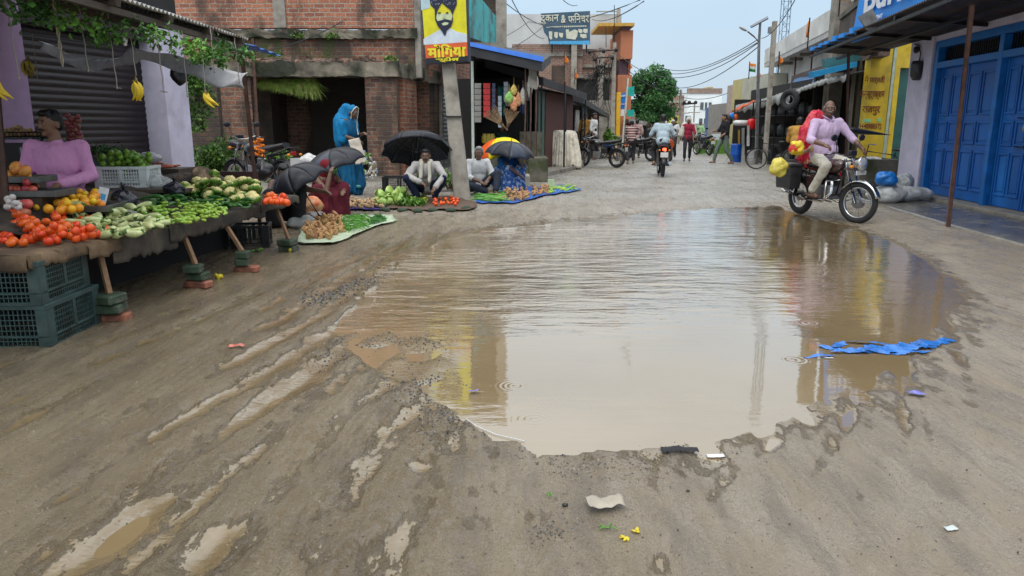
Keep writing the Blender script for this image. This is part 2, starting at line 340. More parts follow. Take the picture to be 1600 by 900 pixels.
TRK_PX = [([(1400, 905), (1420, 720), (1405, 560), (1380, 470)], .030, .009), ([(1482, 905), (1462, 720), (1428, 600), (1405, 520)], .026, .008), ([(1170, 905), (1262, 760), (1330, 660), (1352, 590)], .035, .009), ([(1010, 905), (1120, 770), (1215, 690)], .03, .007), ([(1580, 905), (1540, 700), (1500, 560), (1440, 420)], .035, .009),
    ([(560, 905), (690, 760), (790, 712)], .018, .006), ([(640, 905), (745, 775), (820, 735)], .016, .006), ([(0, 880), (200, 740), (400, 600), (545, 480)], .022, .006), ([(60, 905), (290, 740), (470, 600), (600, 500)], .018, .005), ([(260, 905), (430, 760), (560, 640)], .020, .006), ([(-60, 760), (150, 640), (330, 540), (470, 460)], .024, .005), ([(430, 905), (530, 790), (600, 720)], .016, .006), ([(350, 905), (480, 780), (590, 680)], .014, .004), ([(150, 905), (360, 740), (520, 620)], .014, .004), ([(1330, 905), (1345, 760), (1362, 620)], .022, .006), ([(880, 905), (900, 840), (960, 770)], .022, .006)]
TRK = [([G(*q) for q in P], w_, d_) for P, w_, d_ in TRK_PX]
def tracks(x, y):
    h = np.zeros(x.shape)
    for P, w_, d_ in TRK:
        dm = np.full(x.shape, 1e9)
        for a, b in zip(P[:-1], P[1:]):
            ex, ey = b.x-a.x, b.y-a.y; t = np.clip(((x-a.x)*ex+(y-a.y)*ey)/(ex*ex+ey*ey), 0, 1); dm = np.minimum(dm, (x-a.x-t*ex)**2+(y-a.y-t*ey)**2)
        dm = np.sqrt(dm)+.012*fbm(x*5, y*3, 2, 1); h += -d_*np.exp(-(dm/w_)**2)+.55*d_*np.exp(-((dm-2*w_)/(.7*w_))**2)
    return h
def basin(x, y, px, py, rx, ry, rot=0.0):
    c = G(px, py); dx = x-c.x; dy = y-c.y; u = dx*math.cos(rot)+dy*math.sin(rot); v = -dx*math.sin(rot)+dy*math.cos(rot)
    return np.exp(-((u/rx)**2+(v/ry)**2))
def ground_h(x, y):
    x = np.asarray(x, float); y = np.asarray(y, float)
    near = np.clip((19-y)/4, 0, 1)
    d = sdist(x, y, PUD)+.06*fbm(x*2.2, y*2.2, 4, 1)
    h = np.where(d < 0, -.05*(1-np.exp(d*1.6)), .055*(1-np.exp(-d*.9)))
    # shallow half-drained left part of the puddle
    lx = ss(.15, -.55, x-.02*y)*ss(7.2, 5.6, y)
    inner = np.clip(-d/.25, 0, 1)
    h = np.where(d < 0, h*(1-lx)+lx*(-.013+.034*np.clip(fbm(x*1.5, y*1.7, 5, 2), -.5, .5)), h)
    # the wet flats to the left and in front: ruts run along the street
    flat = ss(.9, .15, x)*ss(7.5, 5.0, y)
    h = np.where(d >= 0, h*(1-flat)+flat*(.0205+.30*h), h)
    # right side keeps a little crown
    u = x-.12*y
    rut = fbm(u*9, y*1.8, 5, 0)*.013+fbm(u*1.7+3, y*.5, 3, 3)*.010
    tyre = .009*np.sin(u*24+fbm(x*.8, y*.35, 2)*5)*ss(-.1, .25, vnoise(u*1.3, y*.25, 2))
    h = h+(rut+tyre)*np.where(d < 0, .12+.2*lx, 1)*near*(.55+.45*ss(.8, -.2, x))
    h = h+tracks(x, y)*near*np.where(d < 0, .1+.9*lx, 1)*(1-.8*ss(.6, -.2, x))
    for (px, py, rx, ry, k) in [(190, 845, .075, .26, .036), (320, 868, .06, .2, .026), (60, 880, .05, .2, .018), (240, 625, .10, .35, .014), (380, 560, .12, .3, .014), (1040, 890, .04, .1, .022), (655, 735, .06, .05, .022), (450, 620, .14, .4, .014)]:
        h = h-k*basin(x, y, px, py, rx, ry, -.12)*near
    # banks
    xl = -2.7+.15*(y-10)
    h = h+.10*ss(0, 1.1, xl-x)*ss(11.5, 13.5, y)
    xr = 5.6+.25*(y-10)
    h = h+.06*ss(-.9, .4, x-xr)*ss(4, 9, y)*ss(40, 30, y)
    h = h+.01*fbm(x*8, y*5, 2, 1)*near*np.where(d < 0, .1, 1)
    return h
def gh(x, y): return float(ground_h(np.array([x]), np.array([y]))[0])
def GG(px, py):
    z = 0.0
    for _ in range(6): p = G(px, py, z); z = gh(p.x, p.y)
    return V((p.x, p.y, z))
def axis(lo, hi, st, far0, far1, g=1.12):
    a = list(np.arange(lo, hi, st)); s = st; x = a[-1]
    while x < far1: s *= g; x += s; a.append(x)
    s = st; x = lo; pre = []
    while x > far0: s *= g; x -= s; pre.append(x)
    return np.array(pre[::-1]+a)
gx = axis(-4.6, 6.6,   .022, -75, 75); gy = axis(1.3, 13.5, .024, -14, 165, 1.06)
X, Yg = np.meshgrid(gx, gy); Hh = ground_h(X.ravel(), Yg.ravel())
HG = Hh.reshape(len(gy), len(gx))
def gh(x, y):
    i = min(max(int(np.searchsorted(gx, x))-1, 0), len(gx)-2); j = min(max(int(np.searchsorted(gy, y))-1, 0), len(gy)-2)
    u = (x-gx[i])/(gx[i+1]-gx[i]); v = (y-gy[j])/(gy[j+1]-gy[j])
    return float((HG[j, i]*(1-u)+HG[j, i+1]*u)*(1-v)+(HG[j+1, i]*(1-u)+HG[j+1, i+1]*u)*v)
verts = np.stack([X.ravel(), Yg.ravel(), Hh], 1).astype('f'); nx, ny = len(gx), len(gy)
ii, jj = np.meshgrid(np.arange(nx-1), np.arange(ny-1)); a = (jj*nx+ii).ravel(); quads = np.stack([a, a+1, a+1+nx, a+nx], 1).astype('i')
me = bpy.data.meshes.new('ground'); me.vertices.add(len(verts)); me.vertices.foreach_set('co', verts.ravel())
me.loops.add(quads.size); me.loops.foreach_set('vertex_index', quads.ravel()); me.polygons.add(len(quads)); me.polygons.foreach_set('loop_start', np.arange(0, quads.size, 4, dtype='i'))
me.polygons.foreach_set('use_smooth', np.ones(len(quads), bool)); me.update(calc_edges=True)
# muddy earth material
gm = bpy.data.materials.new('wet_mud'); gm.use_nodes = True; N = gm.node_tree.nodes; L = gm.node_tree.links; b = N['Principled BSDF']
tc = N.new('ShaderNodeTexCoord')
def nz(scale, det, mp=None, w=0, rough=.6):
    n = N.new('ShaderNodeTexNoise'); n.noise_dimensions = '4D'; n.inputs['W'].default_value = w; n.inputs['Scale'].default_value = scale; n.inputs['Detail'].default_value = det; n.inputs['Roughness'].default_value = rough
    if mp: 
        q = N.new('ShaderNodeMapping'); q.inputs['Scale'].default_value = mp; q.inputs['Rotation'].default_value = (0, 0, R(7)); L.new(tc.outputs['Object'], q.inputs[0]); L.new(q.outputs[0], n.inputs['Vector'])
    else: L.new(tc.outputs['Object'], n.inputs['Vector'])
    return n.outputs[0]
def rng(s, a, b_, c=0, d=1):
    r = N.new('ShaderNodeMapRange'); r.inputs[1].default_value = a; r.inputs[2].default_value = b_; r.inputs[3].default_value = c; r.inputs[4].default_value = d; L.new(s, r.inputs[0]); return r.outputs[0]
def mixc(f, a, c):
    x = N.new('ShaderNodeMix'); x.data_type = 'RGBA'; L.new(f, x.inputs[0])
    for k, q in ((6, a), (7, c)):
        if isinstance(q, tuple): x.inputs[k].default_value = (*q, 1)
        else: L.new(q, x.inputs[k])
    return x.outputs[2]
def math2(op, a, c):
    m_ = N.new('ShaderNodeMath'); m_.operation = op
    for k, q in ((0, a), (1, c)):
        if isinstance(q, (int, float)): m_.inputs[k].default_value = q
        else: L.new(q, m_.inputs[k])
    return m_.outputs[0]
sp = N.new('ShaderNodeSeparateXYZ'); L.new(tc.outputs['Object'], sp.inputs[0])
geo = N.new('ShaderNodeNewGeometry'); spz = N.new('ShaderNodeSeparateXYZ'); L.new(geo.outputs['Position'], spz.inputs[0])
edge = nz(6, 5, (2.0, .8, 1), 12)
hz_ = math2('ADD', spz.outputs['Z'], math2('MULTIPLY', math2('ADD', edge, -.5), .042))
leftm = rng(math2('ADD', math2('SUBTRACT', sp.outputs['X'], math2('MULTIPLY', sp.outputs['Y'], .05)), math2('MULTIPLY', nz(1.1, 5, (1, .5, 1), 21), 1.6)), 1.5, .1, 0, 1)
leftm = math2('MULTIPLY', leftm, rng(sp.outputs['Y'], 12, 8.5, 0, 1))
near_ = rng(sp.outputs['Y'], 13.2, 11.5, 0, 1)
th_ = math2('ADD', .007, math2('MULTIPLY', leftm, .0135))
fine_ = math2('MULTIPLY', math2('ADD', nz(26, 6, (2.0, .9, 1), 33, .7), -.5), .018)
low = rng(math2('SUBTRACT', math2('ADD', hz_, fine_), th_), .004, -.003, 0, 1)      # thin silty film of water where the mud is lowest
low = math2('MULTIPLY', low, near_)
c = mixc(rng(nz(1.3, 6, (1, .5, 1), 0), .4, .62), (.36, .30, .225), (.28, .225, .155))
c = mixc(rng(nz(3.2, 8, (2.2, .6, 1), 2), .50, .64), c, (.235, .19, .14))
farf = rng(sp.outputs['Y'], 11.0, 15, 0, .85)
c = mixc(farf, c, mixc(rng(nz(.9, 8, None, 4), .42, .6), (.33, .315, .285), (.21, .19, .155)))
grit = nz(70, 3, None, 5); c = mixc(rng(grit, .60, .70, 0, .6), c, (.07, .06, .05)); c = mixc(rng(nz(90, 2, None, 8), .66, .73, 0, .6), c, (.52, .47, .40))
c = mixc(rng(nz(240, 2, None, 14), .62, .70, 0, .55), c, (.08, .065, .05))
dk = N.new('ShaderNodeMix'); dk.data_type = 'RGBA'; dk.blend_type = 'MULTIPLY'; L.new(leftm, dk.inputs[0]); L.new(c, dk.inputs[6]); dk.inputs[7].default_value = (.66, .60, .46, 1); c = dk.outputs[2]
silt = mixc(rng(nz(2.5, 5, (2, .7, 1), 15), .42, .6), (.20, .148, .080), (.165, .12, .062))
c = mixc(low, c, silt)
L.new(c, b.inputs['Base Color'])
wet = nz(3.0, 9, (2.4, .7, 1), 9, .7)
rgh = math2('ADD', rng(wet, .40, .60, .16, .42), rng(nz(55, 4, None, 3), .3, .7, -.08, .14)); rgh = math2('SUBTRACT', rgh, math2('MULTIPLY', leftm, .10))
rr_ = N.new('ShaderNodeMix'); L.new(low, rr_.inputs[0]); L.new(rgh, rr_.inputs[2]); rr_.inputs[3].default_value = .05; L.new(rr_.outputs[0], b.inputs['Roughness'])
b.inputs['Specular IOR Level'].default_value = .6; b.inputs['IOR'].default_value = 1.55
glm = math2('MULTIPLY', rng(nz(20, 7, (1.7, .75, 1), 51, .7), .49, .55, 0, 1), math2('MULTIPLY', near_, math2('ADD', .35, math2('MULTIPLY', leftm, .65))))
L.new(math2('MAXIMUM', math2('MULTIPLY', low, .15), math2('MAXIMUM', glm, math2('MULTIPLY', rng(wet, .58, .46, 0, .6), near_))), b.inputs['Coat Weight']); b.inputs['Coat IOR'].default_value = 1.5; b.inputs['Coat Roughness'].default_value = .06
hs = math2('ADD', math2('MULTIPLY', nz(11, 7, (2.0, 1.0, 1), 1, .72), .50), math2('ADD', math2('MULTIPLY', nz(34, 6, (1.5, 1.0, 1), 7, .75), .55), math2('MULTIPLY', nz(120, 4, None, 6, .7), .30)))
wvn = N.new('ShaderNodeTexWave'); wvn.wave_type = 'BANDS'; wvn.bands_direction = 'X'; wvn.inputs['Scale'].default_value = 5.5; wvn.inputs['Distortion'].default_value = 7; wvn.inputs['Detail'].default_value = 4; wvn.inputs['Detail Scale'].default_value = 1.6
qm = N.new('ShaderNodeMapping'); qm.inputs['Scale'].default_value = (1, .22, 1); qm.inputs['Rotation'].default_value = (0, 0, R(8)); L.new(tc.outputs['Object'], qm.inputs[0]); L.new(qm.outputs[0], wvn.inputs['Vector'])
hs = math2('ADD', hs, math2('MULTIPLY', wvn.outputs[1], .14))
hs = math2('MULTIPLY', hs, math2('SUBTRACT', 1.0, math2('MULTIPLY', low, .93)))
rip = math2('MULTIPLY', nz(24, 3, (.9, 1.8, 1), 41, .55), math2('MULTIPLY', low, .13))   # wind ripple on the film itself
bp = N.new('ShaderNodeBump'); bp.inputs['Strength'].default_value = 1; bp.inputs['Distance'].default_value = .036; L.new(math2('ADD', hs, rip), bp.inputs['Height']); L.new(bp.outputs[0], b.inputs['Normal'])
bpc = N.new('ShaderNodeBump'); bpc.inputs['Strength'].default_value = .42; bpc.inputs['Distance'].default_value = .03; L.new(math2('ADD', math2('MULTIPLY', hs, .8), rip), bpc.inputs['Height']); L.new(bpc.outputs[0], b.inputs['Coat Normal'])
me.materials.append(gm); ground = bpy.data.objects.new('ground', me); COL.objects.link(ground); tagk(ground, 'wet brown mud road surface with tyre ruts and grit', None, None, 'structure')
# ---------------- puddle water ----------------
wm = bpy.data.materials.new('muddy_water'); wm.use_nodes = True; N = wm.node_tree.nodes; L = wm.node_tree.links; b = N['Principled BSDF']
tc = N.new('ShaderNodeTexCoord'); sp = N.new('ShaderNodeSeparateXYZ'); L.new(tc.outputs['Object'], sp.inputs[0])
c = mixc(rng(nz(.8, 4, None, 1), .4, .62), (.25, .183, .098), (.21, .15, .078))
L.new(c, b.inputs['Base Color']); b.inputs['Roughness'].default_value = .035; b.inputs['IOR'].default_value = 1.6; b.inputs['Specular IOR Level'].default_value = .6; b.inputs['Coat Weight'].default_value = 1; b.inputs['Coat Roughness'].default_value = .02; b.inputs['Coat IOR'].default_value = 1.55
wave = nz(2.3, 4, (1.0, 3.4, 1), 2, .5); fine = nz(11, 3, (1.0, 2.2, 1), 4)
ma = rng(sp.outputs['Y'], 4.6, 7.2, .05, 1.0); mb = rng(sp.outputs['X'], 3.0, .2, .18, 1.0)
msk = math2('MULTIPLY', ma, mb)
patch = rng(nz(.55, 3, None, 31), .38, .62, .35, 1.25)
msk = math2('MULTIPLY', msk, patch)
hh = math2('MULTIPLY', math2('ADD', wave, math2('MULTIPLY', fine, .22)), msk)
# rain-drop rings
for (px, py, fr, am) in [(835, 655, 190, .006), (806, 603, 220, .005), (1238, 562, 150, .008), (1180, 480, 130, .008), (905, 520, 190, .006), (1085, 470, 160, .007), (850, 632, 260, .004), (1268, 505, 150, .007)]:
    q = G(px, py); vd = N.new('ShaderNodeVectorMath'); vd.operation = 'DISTANCE'; L.new(tc.outputs['Object'], vd.inputs[0]); vd.inputs[1].default_value = (q.x, q.y, 0)
    sn = math2('SINE', math2('MULTIPLY', vd.outputs['Value'], fr), 0); fade = rng(vd.outputs['Value'], .02, .13, am, 0)
    hh = math2('ADD', hh, math2('MULTIPLY', sn, fade))
bp = N.new('ShaderNodeBump'); bp.inputs['Strength'].default_value = 1; bp.inputs['Distance'].default_value = .06; L.new(hh, bp.inputs['Height']); L.new(bp.outputs[0], b.inputs['Normal']); L.new(bp.outputs[0], b.inputs['Coat Normal'])
mb_ = MB(); wx = [-4.6, 6.6]; wy = [1.3, 13.4]
mb_.add([(wx[0], wy[0], 0), (wx[1], wy[0], 0), (wx[1], wy[1], 0), (wx[0], wy[1], 0)], [(0, 1, 2, 3)], True)
water = mb_.build('puddle_water', wm); tagk(water, 'muddy brown rain water filling the potholes in the road', None, None, 'structure')
# ---------------- gravel ----------------
def stones(pts, name, m, label, cat='gravel'):
    g = MB()
    for (x, y, r) in pts:
        M = Euler((random.random()*6, random.random()*6, random.random()*6)).to_matrix()
        g.ell((x, y, gh(x, y)+r*.05), (r, r*random.uniform(.6, 1), r*random.uniform(.35, .6)), M, 5, 4, mi=random.choice([0, 0, 0, 1, 2]) if isinstance(m, list) else 0)
    g.sm = [False]*len(g.sm)
    return g.solo(name, m, label, cat, kind='stuff')
st_d = [mat('wet_dark_gravel', (.075, .072, .072), .25, .6, 30, 0), mat('wet_grey_gravel', (.15, .14, .125), .35, .5, 30, 0), mat('mud_coated_gravel', (.22, .17, .12), .45, .4, 30, 0)]
st_l = mat('pale_pebbles', (.28, .22, .16), .45, .4, 30, 0)
pd, pl = [], []
def band(poly, n, r0, r1, lst, sx=14, sy=8):
    for _ in range(n):
        t = random.random()*(len(poly)-1); i = int(t); f = t-i; px = poly[i][0]*(1-f)+poly[i+1][0]*f+random.gauss(0, sx); py = poly[i][1]*(1-f)+poly[i+1][1]*f+random.gauss(0, sy)
        p = G(px, py); lst.append((p.x, p.y, random.uniform(r0, r1)))
band([(480, 474), (520, 462), (580, 440), (620, 420)], 650, .004, .016, pd, 12, 5)
band([(500, 565), (560, 545), (620, 525), (680, 535), (740, 545)], 600, .003, .011, pd, 32, 12)
band([(640, 595), (660, 620), (700, 610), (720, 650), (690, 680)], 800, .003, .010, pd, 34, 16)
band([(830, 722), (900, 735), (980, 740), (1060, 705), (1130, 720)], 330, .002, .007, pd, 32, 11)
band([(860, 830), (850, 850), (880, 838)], 110, .002, .007, pd, 16, 8)
for _ in range(1500):
    p = G(random.uniform(-50, 1650), 470+430*random.random()**.8); (pl if random.random() < .6 else pd).append((p.x, p.y, random.uniform(.002, .006)))
band([(840, 735), (960, 745), (1080, 730)], 80, .003, .009, pl, 30, 12)
stones(pd, 'dark_gravel', st_d, 'dark wet gravel stones scattered in the shallow water and along the puddle edge')
stones(pl, 'pale_gravel', st_l, 'small pale pebbles sprinkled over the wet mud')
# ---------------- litter ----------------
blue_pl = mat('torn_blue_film', (.02, .16, .55), .25, .2, 14, .9, 22)
g = MB(); c0 = G(1380, 547)
def shred(cx, cy, L_, W_, a, seed):
    def fn(u, v):
        s = (u-.5)*L_; k = math.sin(min(1, max(0, u))*math.pi)**.5*(1+.9*noise.noise(V((u*7, seed, 0)))+.5*noise.noise(V((u*23, seed, v*2)))); t = (v-.5)*W_*k
        x = cx+s*math.cos(a)-t*math.sin(a); y = cy+s*math.sin(a)+t*math.cos(a)
        return (x, y, max(gh(x, y), 0)+.012+.018*noise.noise(V((x*9, y*9, seed))))
    g.grid(fn, 40, 8)
shred(c0.x+.05, c0.y, .62, .15, .10, 1); shred(c0.x+.30, c0.y+.10, .40, .13, .2, 2); shred(c0.x-.20, c0.y-.06, .34, .05, .05, 3); shred(c0.x-.47, c0.y-.15, .22, .03, .15, 4); shred(c0.x-.24, c0.y+.10, .22, .06, .9, 5); shred(c0.x-.33, c0.y+.02, .16, .05, -.7, 6); shred(c0.x-.05, c0.y+.13, .26, .05, -.3, 7); shred(c0.x+.50, c0.y+.17, .16, .06, .3, 8); shred(c0.x+.12, c0.y-.09, .3, .04, .0, 9)
g.solo('plastic_film', blue_pl, 'torn bright blue plastic film lying half in the water at the right puddle edge', 'litter')
def crumple(px, py, sx, sy, m, label, name='wrapper', amp=.012, rot=0, k=14, thick=.001):
    c = GG(px, py); g = MB(); sd_ = random.random()*50
    def fn(u, v):
        a = (u-.5)*sx; b_ = (v-.5)*sy*(1+.25*noise.noise(V((u*3, sd_, 1)))); x = c.x+a*math.cos(rot)-b_*math.sin(rot); y = c.y+a*math.sin(rot)+b_*math.cos(rot)
        return (x, y, max(gh(x, y), 0)+.006+amp*(1+noise.noise(V((a*22, b_*22, sd_)))))
    g.grid(fn, k, k); return g.solo(name, m, label, 'litter', sol=thick)
wh_pl = plastic('white_litter', (.62, .62, .62)); vio = plastic('violet_litter', (.20, .20, .55)); rag = cloth('grey_rag', (.38, .34, .28), bump=.6)
crumple(1430, 618, .085, .05, vio, 'small violet and white wrapper on the mud at the right of the puddle')
crumple(740, 618, .05, .03, vio, 'tiny violet wrapper on the gravel left of the puddle')
crumple(945, 793, .14, .085, rag, 'crumpled grey rag lying in the mud in the foreground', 'rag', .022, .2)
crumple(1118, 715, .075, .03, wh_pl, 'small white printed sachet at the near edge of the puddle', amp=.002)
crumple(370, 543, .10, .04, plastic('red_litter', (.55, .16, .12)), 'small red and yellow wrapper on the mud left of the puddle')
crumple(1062, 706, .16, .05, cloth('black_rag', (.03, .03, .035)), 'black muddy rag on the near puddle edge beside a white sachet', 'rag', .01)
crumple(1295, 566, .05, .015, wh_pl, 'thin white scrap under the blue plastic film', amp=.002)
crumple(1485, 828, .035, .03, plastic('pale_litter', (.5, .55, .55)), 'pale scrap pressed into the mud at the lower right', amp=.001)
leaf_g = mat('leaf_scrap', (.10, .26, .03), .5, .3, 12, .2)
for (px, py, lab) in [(855, 772, 'green leaf stalk lying on the mud left of the rag'), (950, 828, 'green and white spring onion scrap in the foreground mud'), (400, 392, 'bunch of dropped green leaves on the ground beneath the stall')]:
    c = GG(px, py); g = MB()
    for k in range(4 if py < 500 or py > 800 else 2):
        a = random.random()*6; l_ = .035*(3 if py < 500 else 1); g.tube([c+V((0, 0, .006)), c+V((math.cos(a)*l_*.6, math.sin(a)*l_*.6, .015)), c+V((math.cos(a)*l_, math.sin(a)*l_, .006))], [.002, .004*(4 if py < 500 else 1), .001], 5)
    g.solo('leaf_scrap', leaf_g, lab, 'leaves')
yel = mat('yellow_peel', (.65, .52, .03), .5, .25, 14, .2)
for (px, py, lab) in [(975, 842, 'left yellow flower petal scrap in the foreground mud'), (992, 831, 'right yellow flower petal scrap in the foreground mud'), (342, 435, 'yellow peel on the ground beneath the stall table'), (455, 393, 'yellow peel by the stones at the far end of the stall')]:
    c = GG(px, py); s = .012 if py > 500 else .035; g = MB()
    for k in range(5): g.ell(c+V((random.uniform(-s, s), random.uniform(-s, s), s*.5)), (s, s*.6, s*.35), Euler((random.random(), random.random(), random.random()*6)).to_matrix(), 7, 5)
    g.solo('petal_scrap', yel, lab, 'litter')
coal = mat('wet_coal', (.015, .015, .018), .3, .4, 20, .4)
for (px, py, s, lab) in [(883, 791, .010, 'black lump of tar left of the grey rag'), (1075, 768, .006, 'tiny black pebble in the mud right of the rag')]:
    c = GG(px, py); MB().ell(c+V((0, 0, s*.5)), (s*1.2, s, s*.8), None, 8, 6).solo('tar_lump', coal, lab, 'stone')
# white cord in shallow water
p = [GG(728, 660), GG(745, 670), GG(775, 682), GG(820, 692)]; MB().tube([V((q.x, q.y, .006)) for q in p], .0022, 5).solo('white_string', wh_pl, 'thin white cord curving through the shallow water at the near puddle edge', 'string')
# ---------------- generic vegetation ----------------
def leaves(g, pts, size, mi=0, up=.3, rnd=random):
    for p in pts:
        a = rnd.random()*6.283; e = rnd.uniform(-1, 1)*1.1; s = size*rnd.uniform(.6, 1.3)
        d = V((math.cos(a)*math.cos(e), math.sin(a)*math.cos(e), math.sin(e)+up)).normalized()
        x, y, _ = frame(d); q = rnd.random()*3; x2 = x*math.cos(q)+y*math.sin(q)
        p = V(p); n = x2.cross(d)*s*.18
        g.add([p, p+d*s*.5+x2*s*.32+n, p+d*s, p+d*s*.5-x2*s*.32+n], [(0, 1, 2), (0, 2, 3)], False, mi)
leafm = mat('leaf_green', (.055, .15, .02), .5, .5, 9, 0, col2=(.12, .24, .03), mix=(.45, .6))
leafm_d = mat('leaf_dark_green', (.022, .075, .016), .5, .5, 6, 0, col2=(.05, .12, .02), mix=(.45, .6))
leafm_b = mat('leaf_bright_green', (.10, .24, .025), .5, .5, 9, 0, col2=(.16, .30, .04), mix=(.45, .6))
barkm = mat('bark', (.10, .07, .05), .8, .3, 10, .5, 30)
def shrub(name, label, c, r, n, size, m, cat='shrub', stems=5, lumps=9, up=.3, seed=1, group=None):
    rnd = random.Random(seed); t = thing(name, label, cat, c, 0, group)
    g = MB(); L = []
    for k in range(lumps):
        a = rnd.random()*6.28; q = rnd.random()**.5*.7; L.append((V((math.cos(a)*q*r[0], math.sin(a)*q*r[1], r[2]*(.25+1.45*rnd.random()))), rnd.uniform(.28, .5)))
    pts = []
    for _ in range(n):
        o, s = L[rnd.randrange(lumps)]; v = V((rnd.gauss(0, 1), rnd.gauss(0, 1), rnd.gauss(0, 1))).normalized()*rnd.random()**.4*s
        p = o+V((v.x*r[0], v.y*r[1], v.z*r[2]*1.1)); p.z = max(p.z, .02); pts.append(p)
    leaves(g, pts, size, 0, up, rnd); g.build('foliage', m, t)
    s_ = MB()
    for k in range(stems):
        o = L[k % lumps][0]; s_.tube([(rnd.uniform(-.1, .1)*r[0], rnd.uniform(-.1, .1)*r[1], 0), o*.5+V((0, 0, .05)), o], [.03*r[0]+.006, .02*r[0]+.004, .003], 6)
    s_.build('stem', barkm, t); return t
# ---------------- left shop with dark rolling shutter ----------------
U = V((.206, .978, 0)).normalized(); NS = V((.978, -.206, 0)).normalized()
S0 = V((-5.8, 9.2, 0))
def SP(t, n=0, z=0): return S0+U*t+NS*n+V((0, 0, z))
def slab(g, t0, t1, n0, n1, z0, z1, mi=0, SPf=None):
    f = SPf or SP
    return g.hexa([f(t0, n1, z0), f(t1, n1, z0), f(t1, n0, z0), f(t0, n0, z0), f(t0, n1, z1), f(t1, n1, z1), f(t1, n0, z1), f(t0, n0, z1)], mi)
sh = thing('shop_building', 'lilac plastered shop with a closed dark rolling shutter behind the fruit stall', 'shop', (-5.8, 9.2, 0), world=True)
g = MB(); slab(g, -4.5, 2.9, -3, -.25, 0, 3.3); slab(g, -.62, -.1, -.25, .06, 0, 3.0); g.build('wall', purple, sh); g = MB(); slab(g, -4.5, 2.9, -.249, .0, 2.62, 3.3); g.build('shaded_lintel', darkin, sh)  # lintel slab near-black: the awning's shade put into its colour
g = MB(); slab(g, 2.18, 2.72, -.25, .22, 0, 3.0); g.build('pillar', purple_r, sh, bev=.01)
g = MB(); slab(g, -4.5, 2.9, -.25, .1, 0, .35); g.build('plinth', conc, sh)
def rolling(g, f0, t0, t1, z0, z1, n, per=.09, amp=.014):
    k = int((z1-z0)/per*6)
    g.grid(lambda u, v: f0(t0+(t1-t0)*u, n+amp*abs(math.sin(v*(z1-z0)/per*math.pi)), z0+(z1-z0)*v), 1, k, smooth=False)
g = MB(); rolling(g, SP, -.1, 2.18, .35, 2.62, -.16); g.build('rolling_shutter', shutter_d, sh)
g = MB(); slab(g, -.1, 2.18, -.15, -.10, .35, .42); g.build('bottom_rail', iron, sh)
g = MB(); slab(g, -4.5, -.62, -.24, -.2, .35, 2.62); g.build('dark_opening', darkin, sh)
# ---------------- awning ----------------
aw = thing('shop_awning', 'low corrugated metal awning with a leafy vine over the fruit stall', 'awning', (-3.04, 8.8, 0), world=True)
def eave(y): return V((-3.04, y, 2.375))
g = MB()
def rf(u, v):
    y = 2.2+u*6.72; e_ = eave(y); wv = .013*math.sin(y/.076*2*math.pi); return (e_.x-v*2.8, y+.10*v, e_.z+v*.62+wv-.05*math.sin(v*3.14))
g.grid(rf, 700, 6, smooth=True); g.build('roof_sheet', corr, aw, sol=.004)
g = MB(); g.grid(lambda u, v: (lambda q: (q[0]-.05, q[1], q[2]-.035))(rf(u, v*.97)), 560, 4); g.build('roof_shade_sheet', corr_dark, aw)  # added sheet darkens the underside, shade and rusty tone in its colour
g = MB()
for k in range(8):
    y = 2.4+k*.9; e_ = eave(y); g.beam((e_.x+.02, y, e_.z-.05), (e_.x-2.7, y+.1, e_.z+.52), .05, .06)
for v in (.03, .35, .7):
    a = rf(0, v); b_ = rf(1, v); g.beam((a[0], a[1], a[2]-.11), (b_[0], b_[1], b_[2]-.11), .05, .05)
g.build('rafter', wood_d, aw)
p0_ = Y(378, 88, 8.8); p1_ = Y(404, 330, 8.75); dd = (p1_-p0_); pb = p0_+dd*((p0_.z-.0)/(p0_.z-p1_.z))
g = MB(); g.tube([p0_+V((0, 0, .05)), V((pb.x, pb.y, 0))], .024, 8); g.build('post', rust, aw)
q0 = Y(-14, 0, 5.7); q1 = Y(12, 335, 5.65); g = MB(); q2 = q1+(q1-q0)*(q1.z/(q0.z-q1.z)); g.tube([q0+V((0, 0, .4)), V((q2.x, q2.y, 0))], .032, 8); g.build('post', rust, aw)
# blue tarpaulin edge past the eave
g = MB(); a0 = Y(398, 72, 9.2); a1 = Y(440, 88, 9.9)
g.grid(lambda u, v: (a0+(a1-a0)*u+V((-.5*v, .1*v, .10*v+.012*math.sin(u*20)))), 20, 4); g.solo('blue_tarpaulin', paint('bluetarp', (.03, .12, .5)), 'scrap of blue tarpaulin sticking out under the end of the corrugated awning', 'tarpaulin', sol=.004)
# draped plastic strip
dr = [(60, 64, 9.0), (100, 84, 9.0), (150, 96, 8.9), (195, 84, 8.6), (216, 74, 8.4), (262, 84, 8.1), (310, 98, 7.9), (350, 112, 7.7), (386, 112, 7.5)]
dp = [Y(*q) for q in dr]
def drape(pts, w0, sag=.02, seed=0):
    def fn(u, v):
        t = u*(len(pts)-1); i = min(int(t), len(pts)-2); f = t-i; p = pts[i].lerp(pts[i+1], f); h = w0*(.6+.6*min(1, u*1.6))
        return p+V((.05*math.sin(v*3+u*9+seed), .03*math.sin(u*23), -v*h+.015*math.sin(u*31+v*4)))
    return fn
g = MB(); g.grid(drape(dp, .13), 70, 6); g.solo('plastic_sheet', plastic('milky_sheet', (.50, .51, .54), .3), 'long milky plastic strip sagging under the awning from the lilac pillar to the post', 'plastic sheet', sol=.003)
